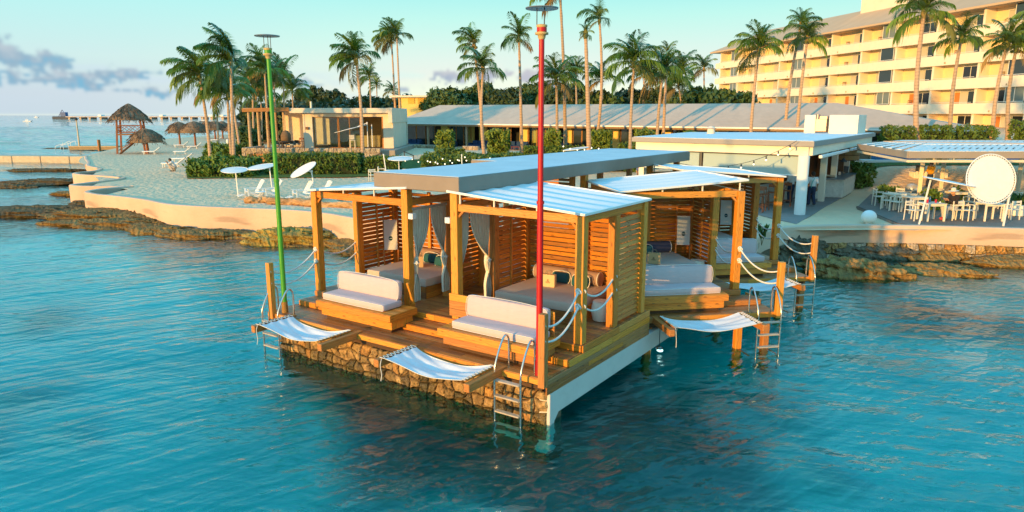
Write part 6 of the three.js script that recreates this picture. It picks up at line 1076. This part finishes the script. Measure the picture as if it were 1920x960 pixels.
parasol('white slim disc parasol seen edge-on right of the red pole', onGround(1056, 54), 1.75, [.95, .12, 0], .95, [.02, .13]);
for (const [px, D, h, lean, lb] of [[727, 48, 1.95, -.22, 'bare leaning white parasol pole behind the left end of the flat roof'], [867, 51, 1.75, -.03, 'bare white parasol pole before the hedge, left of the crossing palms'], [699, 63, 1.9, 0, 'thin white post beside the thick parasol post at the glass front']]) { const t = thing('parasol_pole', lb, 'pole', onGround(px, D, px === 699 ? .9 : 0), FACE); part(t, 'pole', bar([0, 0, 0], [lean, h, 0], .06), WHITE); part(t, 'cap', cbox(.08, .1, .08, .01), WHITE, [lean, h, 0]); }
{ const b = onGround(429, 82), t = thing('white_post', 'thick white post standing between the left palms', 'post', b); part(t, 'shaft', cyl(.16, .18, 1.7, 12).translate(0, .85, 0), WHITE); part(t, 'cap', cyl(.1, .17, .12, 12).translate(0, 1.76, 0), WHITE); }
// ---- dining furniture ----
const CHAIRM = rough([.84, .76, .62], .6, 1, .002, .94);
function diningChair(label, pos, ry) { const t = thing('dining_chair', label, 'chair', pos, ry), m = CHAIRM; part(t, 'seat', cbox(.5, .03, .48, .006), m, [0, .45, 0]); part(t, 'backrest', mg([boxAt(0, .78, -.24, .46, .09, .022, .005), boxAt(0, .66, -.24, .46, .07, .022, .005)]), m); for (const s of [-1, 1]) { part(t, 'leg', cbox(.038, .66, .038, .004), m, [s * .24, .33, .22]); part(t, 'leg', bar([s * .24, 0, -.27], [s * .24, .84, -.24], .038), m); part(t, 'armrest', cbox(.045, .025, .5, .004), m, [s * .24, .665, -.01]); } return t; }
function diningTable(label, pos, ry, w, d) { const t = thing('dining_table', label, 'table', pos, ry), m = CHAIRM; part(t, 'tabletop', cbox(w, .045, d, .006), m, [0, .74, 0]); part(t, 'apron', mg([boxAt(0, .68, d / 2 - .06, w - .16, .07, .02), boxAt(0, .68, -d / 2 + .06, w - .16, .07, .02)]), m); for (const x of [-1, 1]) for (const z of [-1, 1]) part(t, 'leg', cbox(.07, .72, .07, .006), m, [x * (w / 2 - .045), .36, z * (d / 2 - .045)]); return t; }
const at2 = (px, py) => G(px, py, DINE + .004);
const tb = diningTable('white dining table with drinks before the man in the hat', at2(1744, 413), FACE + .06, .82, .8);
dup(tb, at2(1853, 413), FACE - .06, 'white dining table under the round white parasol');
dup(tb, at2(1712, 399), FACE, 'white dining table just left of the table with drinks');
const tb2 = diningTable('long white dining table at the left end of the terrace', at2(1684, 392), FACE + .25, 1.3, .8);
dup(tb2, at2(1800, 388), FACE, 'white dining table behind the man in the hat');
dup(tb2, at2(1880, 388), FACE, 'white dining table behind the round white parasol');
const dc = diningChair('leftmost white dining chair on the terrace, at the end of the long table', at2(1648, 385), FACE + 1.4);
[[1665, 393, 3.0, 'white dining chair on the near side of the long table, left one'], [1681, 396, 3.0, 'white dining chair on the near side of the long table, right one'], [1692, 383, 0, 'white dining chair behind the long left table'], [1712, 413, 1.5, 'white dining chair left of the table with drinks'], [1786, 412, -1.35, 'white dining chair on which the man in the hat sits'], [1809, 413, 1.3, 'white dining chair between the man in the hat and the parasol table'], [1818, 396, 2.9, 'white dining chair behind the gap between the man and the parasol'], [1892, 411, -1.5, 'white dining chair right of the parasol table'], [1885, 393, -2.6, 'white dining chair behind the right parasol pole'], [1770, 384, .4, 'white dining chair far behind the table with drinks']].forEach(([px, py, a, lb]) => dup(dc, at2(px, py), FACE + a, lb));
// white table and chairs on the lawn behind the flat roof
const lt = dup(tb2, onGround(742, 50), FACE, 'white table on the lawn edge behind the left end of the flat roof');
[[700, 49.6, 1.4, 'white chair left of the lawn table, against the sand'], [716, 52, .3, 'white chair behind the lawn table'], [762, 50.4, -1.4, 'white chair right of the lawn table'], [745, 48.6, 2.9, 'white chair on the near side of the lawn table']].forEach(([px, D, a, lb]) => dup(dc, onGround(px, D), FACE + a, lb));
// things on the table
{
  const T = at2(1744, 413); const put = (name, label, cat, geo, m, dx, dz) => solo(name, geo, m, label, cat, V(T.x, DINE + .77, T.z).addScaledVector(RT, dx).addScaledVector(HD, dz));
  const glassG = lathe([[0, 0], [.035, 0], [.04, .02], [.05, .14], [.045, .14], [.035, .03], [0, .03]], 14), red = M([.5, .03, .06], .2);
  put('drink_glass', 'left red drink in a glass on the table before the man', 'glass', glassG, red, -.24, -.05); put('drink_glass', 'right red drink in a glass on the table before the man', 'glass', glassG, red, .12, -.05); put('bottle', 'small blue bottle between the red drinks', 'bottle', lathe([[0, 0], [.04, 0], [.04, .16], [.015, .22], [.015, .27], [0, .27]], 12), M([.02, .12, .35], .2), -.05, .1); put('folded_napkin', 'small folded white napkin at the right end of the table', 'napkin', cbox(.06, .1, .06, .01), WHITE, .34, .0);
}
// sphere lamp and round planter, silver ball, planter box
{
  const b = G(1628, 419, 1.21), t = thing('sphere_lamp', 'white sphere lamp on the sand behind the sea wall', 'lamp', b); part(t, 'globe', new THREE.SphereGeometry(.31, 28, 18).scale(1, .92, 1), M([.86, .82, .78], .45), [0, .29, 0]); part(t, 'base', cyl(.1, .13, .05, 14), WHITE, [0, .02, 0]);
  const s = at2(1709, 368); solo('silver_ball', mg([new THREE.SphereGeometry(.38, 24, 16), cyl(.16, .2, .06, 12).translate(0, -.36, 0)]), M([.66, .66, .64], .35, { metalness: .5 }), 'large silver ball ornament behind the left dining tables', 'ornament', [s.x, s.y + .36, s.z]);
  const p = at2(1906, 404), pl = thing('round_planter', 'round cream planter with a leafy shrub beside the right dining column', 'planter', p); part(pl, 'pot', lathe([[0, 0], [.34, 0], [.36, .03], [.38, .5], [.34, .52], [.34, .44], [0, .44]], 22), CHAIRM); for (let k = 0; k < 40; k++) { const o = part(pl, 'leaf', leafG, any(LEAVES), [rr(-.22, .22), .45, rr(-.22, .22)]); o.rotation.set(rr(-.1, .9), rr(0, 6.28), 0, 'YXZ'); o.scale.setScalar(rr(.3, .6)); }
  const c = at2(1735, 352), bx = thing('serving_counter', 'cream serving counter with a dark coffee machine, behind the person in orange', 'counter', c, FACE); part(bx, 'body', cbox(2.1, .95, .6, .02), CHAIRM, [.1, .475, 0]); part(bx, 'machine', mg([boxAt(-.45, 1.15, 0, .4, .4, .4, .03), boxAt(-.45, 1.39, 0, .44, .08, .42, .02)]), DARKMETAL); part(bx, 'top', cbox(2.2, .05, .66, .01), CHAIRM, [.1, .98, 0]);
  // the large round white parasol, its face turned to the sea, with a laced edge
  const q = at2(1881, 424), R = 1.0, ds = thing('round_sunshade', 'large round white sunshade with a laced edge, tilted on a pole over the dining tables', 'parasol', q, FACE);
  part(ds, 'pole', bar([0, 0, 0], [.12, 1.98, 0], .06), WHITE); const f = new THREE.Group(); f.name = 'sunshade'; f.position.set(-.76, 1.93, 0); f.rotation.set(Math.PI / 2 - .2, 0, 0); ds.add(f);
  part(f, 'cloth', lathe([[0, .03], [R * .6, .02], [R * .94, 0], [R * .94, -.01], [0, .01]], 48), DISC); part(f, 'hoop', new THREE.TorusGeometry(R, .022, 7, 56).rotateX(Math.PI / 2), WHITE);
  for (let k = 0; k < 56; k++) { const a = k / 56 * 6.2832; part(f, 'lace', cbox(.09, .02, .03, .003), ROPE, [Math.cos(a) * R * .965, .01, Math.sin(a) * R * .965], [0, -a, 0]); }
  part(ds, 'arm', bar([.12, 1.96, -.04], [-.4, 1.95, -.06], .04), WHITE);
  const e = at2(1723, 421), eg = thing('disc_parasol', 'white disc sunshade seen edge-on over the table with drinks', 'parasol', e, FACE); part(eg, 'pole', bar([0, 0, 0], [.27, 1.85, 0], .055), WHITE); const dd = part(eg, 'shade_disc', discG(.95), DISC, [1.02, 1.78, 0], [.05, 0, -.17]); part(dd, 'rim', new THREE.TorusGeometry(.95, .018, 6, 40).rotateX(Math.PI / 2), WHITE);
}
// blue covered loungers on the far lawn
{ const m = M([.03, .16, .34], .8), b = onGround(1680, 48.2), t = thing('covered_loungers', 'stack of loungers under a blue cover on the lawn behind the dining pergola', 'loungers', b, FACE); part(t, 'cover', cushion(3.2, .4, .7, .15, .06, 14), m, [0, .38, 0]); part(t, 'base', cbox(4, .2, .8, .02), WHITE, [-.6, .12, .1]); dup(t, onGround(1865, 48.2), FACE, 'blue covered loungers on the lawn behind the round white sunshade'); }
// bar stools
{
  const wd = wood([.3, .09, .03], .6), mk = (label, pos, ry) => { const t = thing('bar_stool', label, 'stool', pos, ry); part(t, 'seat', cbox(.4, .05, .38, .015), wd, [0, .78, 0]); part(t, 'backrest', mg([boxAt(0, 1.1, -.19, .38, .16, .03), boxAt(-.17, .93, -.19, .035, .3, .03), boxAt(.17, .93, -.19, .035, .3, .03)]), wd); for (const x of [-1, 1]) for (const z of [-1, 1]) part(t, 'leg', bar([x * .2, 0, z * .2], [x * .15, .78, z * .15], .04), wd); part(t, 'foot_ring', mg([bar([-.18, .28, .18], [.18, .28, .18], .03), bar([-.18, .28, -.18], [.18, .28, -.18], .03), bar([-.18, .3, -.18], [-.18, .3, .18], .03), bar([.18, .3, -.18], [.18, .3, .18], .03)]), wd); return t; };
  const s0 = mk('dark wooden bar stool second from the left before the bar counter', G(1431, 394, 1.23), FACE + 2.4); [[1422, 398, 'dark wooden bar stool leftmost before the bar counter'], [1445, 390, 'dark wooden bar stool third from the left before the bar counter'], [1474, 386, 'dark wooden bar stool right of the farthest cabana corner post']].forEach(([x, y, lb]) => dup(s0, G(x, y, 1.23), FACE + 2.4, lb));
}
// terrace furniture of the restaurant block
{
  const wk = wood([.16, .11, .08], .8), y = 2.74, mk = (label, px, D, ry) => { const p = S(px, 270, D); p.y = y; const t = thing('wicker_armchair', label, 'armchair', p, FACE + ry); part(t, 'shell', new THREE.SphereGeometry(.38, 14, 8, 0, Math.PI, .5, 1.1).rotateX(.0).rotateY(Math.PI).translate(0, .45, 0), wk); part(t, 'seat', cyl(.33, .33, .1, 14), CURTAINW, [0, .44, 0]); for (const a of [.8, 2.35, 3.9, 5.5]) part(t, 'leg', bar([Math.cos(a) * .26, .42, Math.sin(a) * .26], [Math.cos(a) * .32, 0, Math.sin(a) * .32], .035), wk); return t; };
  mk('grey wicker armchair leftmost on the block terrace', 518, 63.5, 1.2); mk('cream cushioned armchair in the middle of the block terrace', 533, 63.2, .2); mk('grey wicker armchair right of the middle one on the block terrace', 547, 63.6, -.8); mk('wicker armchair behind the others under the cream wall', 556, 65, -.3);
  const p = S(536, 256, 64.5), h = thing('hanging_chair', 'dark wicker egg chair hanging from the pergola', 'hanging chair', p); part(h, 'basket', lathe([[0, -.62], [.3, -.6], [.46, -.25], [.44, .15], [.24, .5], [0, .56]], 16), wood([.24, .15, .08], .9)); part(h, 'cord', cyl(.02, .02, 1.7, 5), DARKMETAL, [0, 1.35, 0]);
  const tp = S(530, 271, 62.9); tp.y = y; const tt = thing('terrace_table', 'small table between the wicker armchairs', 'table', tp); part(tt, 'top', cyl(.5, .5, .04, 20), wk, [0, .7, 0]); part(tt, 'stem', cyl(.05, .2, .7, 10), wk, [0, .35, 0]);
  const op = S(565, 268, 64.5); op.y = y; const oc = thing('orange_chair', 'small orange-red wooden chair by the cream pier', 'chair', op, FACE); for (const x of [-.2, .2]) for (const z of [-.2, .2]) part(oc, 'leg', cbox(.05, z < 0 ? 1.0 : .7, .05, .005), LOG, [x, (z < 0 ? 1.0 : .7) / 2, z]); part(oc, 'seat', cbox(.46, .05, .46, .01), LOG, [0, .7, 0]); part(oc, 'backrest', cbox(.44, .14, .03, .01), LOG, [0, .93, -.2]);
  const kp = S(661, 272, 64.8); kp.y = y; const ks = thing('counter_stool', 'pale wooden high stool inside the glass front', 'stool', kp, FACE + .4); for (const x of [-.2, .2]) for (const z of [-.2, .2]) part(ks, 'leg', bar([x * 1.1, 0, z * 1.1], [x, .75, z], .045), CHAIRM); part(ks, 'seat', cbox(.46, .06, .46, .01), CHAIRM, [0, .77, 0]); part(ks, 'backrest', cbox(.46, .4, .04, .01), CHAIRM, [0, 1.05, -.2]);
  // hand rails of the steps
  for (const [a, b, lb] of [[[697, 296], [716, 286], 'dark slanting handrail left of the terrace steps'], [[757, 284], [776, 292], 'dark slanting handrail right of the terrace steps']]) { const A = S(...a, 60), B = S(...b, 60.6), t = thing('handrail', lb, 'handrail', A), o = B.clone().sub(A); part(t, 'rail', bar([0, 0, 0], o, .06), DARKWOOD); for (const s of [.05, .95]) part(t, 'post', bar([o.x * s, o.y * s - .95, o.z * s], [o.x * s, o.y * s, o.z * s], .05), DARKWOOD); }
}
// ---- people: one smooth body surface each, clothing over it ----
const SKIN = [M([.5, .26, .15], .6), M([.34, .17, .09], .6)], HAIR = M([.02, .015, .012], .7);
function blob(bones, res, pad = .06, infl = 0, k = .035) {                       // mesh of the smooth union of tapered capsules [ax, ay, az, ra, bx, by, bz, rb]
  const lo = V(9, 9, 9), hi = V(-9, -9, -9); for (const b of bones) for (const o of [0, 4]) { const r = b[o + 3] + infl + pad; lo.min(V(b[o] - r, b[o + 1] - r, b[o + 2] - r)); hi.max(V(b[o] + r, b[o + 1] + r, b[o + 2] + r)); }
  const c = lo.clone().add(hi).multiplyScalar(.5), half = Math.max(hi.x - lo.x, hi.y - lo.y, hi.z - lo.z) / 2, mc = new MarchingCubes(res, HAIR, false, false, 60000);
  mc.isolation = 0; const N = mc.size, h2 = N / 2;
  for (let z = 0; z < N; z++) for (let y = 0; y < N; y++) for (let x = 0; x < N; x++) {
    const p = [c.x + (x - h2) / h2 * half, c.y + (y - h2) / h2 * half, c.z + (z - h2) / h2 * half]; let d = 9;
    for (const b of bones) { const ex = b[4] - b[0], ey = b[5] - b[1], ez = b[6] - b[2], l2 = ex * ex + ey * ey + ez * ez || 1e-9, s = clamp(((p[0] - b[0]) * ex + (p[1] - b[1]) * ey + (p[2] - b[2]) * ez) / l2), q = Math.hypot(p[0] - b[0] - ex * s, p[1] - b[1] - ey * s, p[2] - b[2] - ez * s) - lerp(b[3], b[7], s) - infl, h = Math.max(k - Math.abs(d - q), 0) / k; d = Math.min(d, q) - h * h * k * .25; }
    mc.field[x + y * N + z * N * N] = -d;
  }
  mc.update();
  const n = mc.count, pos = new Float32Array(n * 3), nor = new Float32Array(n * 3); for (let i = 0; i < n; i++) for (let a = 0; a < 3; a++) { pos[i * 3 + a] = mc.positionArray[i * 3 + a] * half + [c.x, c.y, c.z][a]; nor[i * 3 + a] = mc.normalArray[i * 3 + a]; }
  const g = new THREE.BufferGeometry(); g.setAttribute('position', new THREE.BufferAttribute(pos, 3)); g.setAttribute('normal', new THREE.BufferAttribute(nor, 3)); return g;
}
const B8 = (a, ra, b, rb) => [...a, ra, ...b, rb];
// J: joints of a pose; facing +z
function person(label, pos, ry, J, look) {
  const t = thing('person', label, 'person', pos, ry), { hip, chest, neck, head } = J, sk = look.skin ?? SKIN[0], limb = (j, r) => j.slice(0, -1).map((p, i) => B8(p, r[i], j[i + 1], r[i + 1]));
  const hand = (w, dir, s) => { const o = [], d = V(...dir).normalize(), side = V(1, 0, 0).cross(d).length() > .3 ? V(1, 0, 0) : V(0, 0, 1), pe = P3(V(...w).addScaledVector(d, .075)); o.push(B8(w, .026, pe, .032)); for (let k = 0; k < 4; k++) { const b = V(...pe).addScaledVector(side, (k - 1.5) * .018), m = b.clone().addScaledVector(d, .035), e = m.clone().addScaledVector(d, .03 + (k === 1 ? .006 : 0)).add(V(0, 0, .012)); o.push(B8(P3(b), .0095, P3(m), .009), B8(P3(m), .009, P3(e), .008)); } const tb3 = V(...w).addScaledVector(d, .03).addScaledVector(side, s * .03); o.push(B8(P3(tb3), .011, P3(tb3.clone().addScaledVector(d, .035).addScaledVector(side, s * .025)), .009)); return o; };
  const shoulders = [J.armL[0], J.armR[0]], legs = [...limb(J.legL, [.085, .055, .042]), ...limb(J.legR, [.085, .055, .042])], feet = [J.legL, J.legR].map((l) => B8(l[2], .042, P3(V(...l[2]).add(V(...(J.foot ?? [0, -.03, .17])))), .033)), torso = [B8(hip, .135, P3(V(...hip).lerp(V(...chest), .5)), .12), B8(P3(V(...hip).lerp(V(...chest), .5)), .12, chest, .14), B8(shoulders[0], .065, shoulders[1], .065), B8(shoulders[0], .06, chest, .12), B8(shoulders[1], .06, chest, .12)];
  const arms = [...limb(J.armL, [.05, .038, .027]), ...limb(J.armR, [.05, .038, .027])], headB = [B8(chest, .07, neck, .055), B8(neck, .052, head, .07), B8(head, .082, P3(V(...head).add(V(0, .075, -.012))), .088), B8(P3(V(...head).add(V(0, -.03, .04))), .055, P3(V(...head).add(V(0, -.055, .055))), .03), B8(P3(V(...head).add(V(0, .01, .085))), .012, P3(V(...head).add(V(0, -.02, .1))), .014), B8(P3(V(...head).add(V(-.088, .01, 0))), .018, P3(V(...head).add(V(-.09, -.02, .005))), .012), B8(P3(V(...head).add(V(.088, .01, 0))), .018, P3(V(...head).add(V(.09, -.02, .005))), .012)];
  const hd = (l) => V(...l[2]).sub(V(...l[1])).toArray();
  part(t, 'body', blob([...torso, ...legs, ...feet, ...arms, ...headB, ...hand(J.armL[2], J.handDir ?? hd(J.armL), 1), ...hand(J.armR[2], J.handDir ?? hd(J.armR), -1)], 88), sk);
  const cut = (l, s) => [l[0], l[1], P3(V(...l[1]).lerp(V(...l[2]), s))];
  const sleeve = look.longSleeve ? [...limb(cut(J.armL, .9), [.05, .04, .03]), ...limb(cut(J.armR, .9), [.05, .04, .03])] : [B8(J.armL[0], .052, P3(V(...J.armL[0]).lerp(V(...J.armL[1]), .75)), .05), B8(J.armR[0], .052, P3(V(...J.armR[0]).lerp(V(...J.armR[1]), .75)), .05)];
  part(t, 'shirt', blob([...torso, ...sleeve], 64, .06, .016), look.shirt); part(t, 'trousers', blob([B8(hip, .14, P3(V(...hip).add(V(0, .04, 0))), .135), ...limb(cut(J.legL, look.shorts ? .05 : .92), [.09, .065, .055]), ...limb(cut(J.legR, look.shorts ? .05 : .92), [.09, .065, .055])], 64, .06, .018), look.trousers);
  part(t, 'shoes', blob(feet, 40, .05, .012), look.shoes ?? DARKMETAL);
  if (look.hair !== false) part(t, 'hair', blob([B8(P3(V(...head).add(V(0, .06, -.03))), .085, P3(V(...head).add(V(0, .085, -.01))), .088), B8(P3(V(...head).add(V(0, .0, -.05))), .06, P3(V(...head).add(V(0, .06, -.04))), .08)], 36, .05, .012), look.hairM ?? HAIR);
  for (const s of [-1, 1]) part(t, 'eye', new THREE.SphereGeometry(.011, 8, 6), DARKMETAL, [head[0] + s * .032, head[1] + .015, head[2] + .078]);
  part(t, 'mouth', cbox(.045, .01, .01, .003), M([.35, .1, .08], .6), [head[0], head[1] - .055, head[2] + .078]);
  if (look.hat) part(t, 'hat', mg([lathe([[0, .13], [.07, .135], [.095, .1], [.1, .0], [.2, -.015], [.21, -.005], [.1, .015], [0, .1]], 24)]), look.hat, P3(V(...head).add(V(0, .085, -.01))), [.12, 0, 0]);
  if (look.braces) part(t, 'apron_strap', mg([tube([[.1, hip[1] + .02, -.14], [.07, chest[1] - .1, -.165], [-.04, chest[1] + .12, -.13]], .016, 16, 6)]), look.braces);
  return t;
}
const stand = (o = {}) => ({ hip: [0, .92, 0], chest: [0, 1.3, 0], neck: [0, 1.47, 0], head: [0, 1.58, .02], legL: [[.09, .9, 0], [.1, .5, .03], [.1, .09, -.02]], legR: [[-.09, .9, 0], [-.1, .5, .06], [-.11, .09, .08]], armL: [[.19, 1.39, 0], [.25, 1.12, -.03], [.26, .88, .04]], armR: [[-.19, 1.39, 0], [-.25, 1.12, -.02], [-.25, .88, .06]], ...o });
const WSHIRT = fabric([.8, .8, .8]), NAVYT = fabric([.02, .035, .08]);
person('waiter in a white shirt with a teal strap walking right of the white column', G(1520, 386, 1.23), FACE + Math.PI * .97, stand({ legL: [[.09, .9, 0], [.1, .5, .12], [.1, .1, .05]], legR: [[-.09, .9, 0], [-.1, .5, .04], [-.1, .12, -.2]] }), { shirt: WSHIRT, trousers: NAVYT, braces: M([.02, .4, .4], .7), skin: SKIN[1] });
person('waiter in a white shirt and navy trousers standing left of the white column', G(1481, 381, 1.23), FACE + Math.PI * 1.1, stand(), { shirt: WSHIRT, trousers: NAVYT, skin: SKIN[1] });
person('person in an orange shirt and dark cap at the serving counter behind the pergola columns', at2(1741, 358), FACE - 1.4, stand({ armL: [[.19, 1.39, 0], [.24, 1.14, .05], [.16, 1.1, .3]], armR: [[-.19, 1.39, 0], [-.24, 1.14, .05], [-.16, 1.1, .3]] }), { shirt: fabric([.75, .36, .02]), trousers: NAVYT, longSleeve: true });
person('man in a white hat and black jacket reading a phone at the dining table', at2(1784, 412), FACE - 1.35, { hip: [0, .53, -.05], chest: [0, .92, -.02], neck: [0, 1.08, .03], head: [0, 1.18, .08], legL: [[.09, .53, 0], [.11, .52, .42], [.1, .09, .46]], legR: [[-.09, .53, 0], [-.1, .53, .42], [-.06, .1, .36]], armL: [[.19, 1.0, 0], [.24, .76, .1], [.07, .86, .34]], armR: [[-.19, 1.0, 0], [-.24, .76, .1], [-.07, .86, .34]], handDir: [0, .6, .8] }, { shirt: fabric([.03, .025, .03]), trousers: fabric([.6, .58, .56]), longSleeve: true, hat: fabric([.8, .72, .58]), hair: false, shoes: M([.5, .06, .05], .6) });
person('person in a white top crouching on the sand by the white loungers', onGround(326, 57), FACE - 1.3, { hip: [0, .33, -.1], chest: [0, .66, .06], neck: [0, .8, .16], head: [0, .88, .24], legL: [[.09, .33, -.06], [.14, .52, .28], [.12, .09, .05]], legR: [[-.09, .33, -.06], [-.14, .3, .3], [-.12, .09, -.08]], armL: [[.18, .74, .1], [.22, .6, .34], [.08, .74, .46]], armR: [[-.18, .74, .1], [-.22, .6, .34], [-.08, .74, .46]] }, { shirt: fabric([.75, .72, .7]), trousers: fabric([.55, .45, .36]), skin: SKIN[1] });
person('person in a blue vest on the sand beyond the middle cabana canopy', onGround(1199, 44.5), FACE + 2.2, stand({ armR: [[-.19, 1.39, 0], [-.26, 1.22, .2], [-.24, 1.3, .42]] }), { shirt: fabric([.1, .14, .3]), trousers: fabric([.03, .04, .08]), shorts: true });
// two chairs and a table seen past the middle canopy
{ const p = onGround(1214, 43.5), t = thing('metal_chair', 'thin dark metal chair beside the person in the blue vest', 'chair', p, FACE - .6); part(t, 'frame', mg([tube([[-.22, 0, -.2], [-.22, .9, -.22], [.22, .9, -.22], [.22, 0, -.2]], .014, 30, 5), tube([[-.22, 0, .22], [-.22, .45, .2], [.22, .45, .2], [.22, 0, .22]], .014, 30, 5)]), DARKMETAL); part(t, 'seat', cbox(.46, .025, .44, .006), DARKMETAL, [0, .45, 0]); part(t, 'backrest', cbox(.42, .2, .02, .005), DARKMETAL, [0, .75, -.22]); }

scene.updateMatrixWorld(true);
renderer.render(scene, camera);
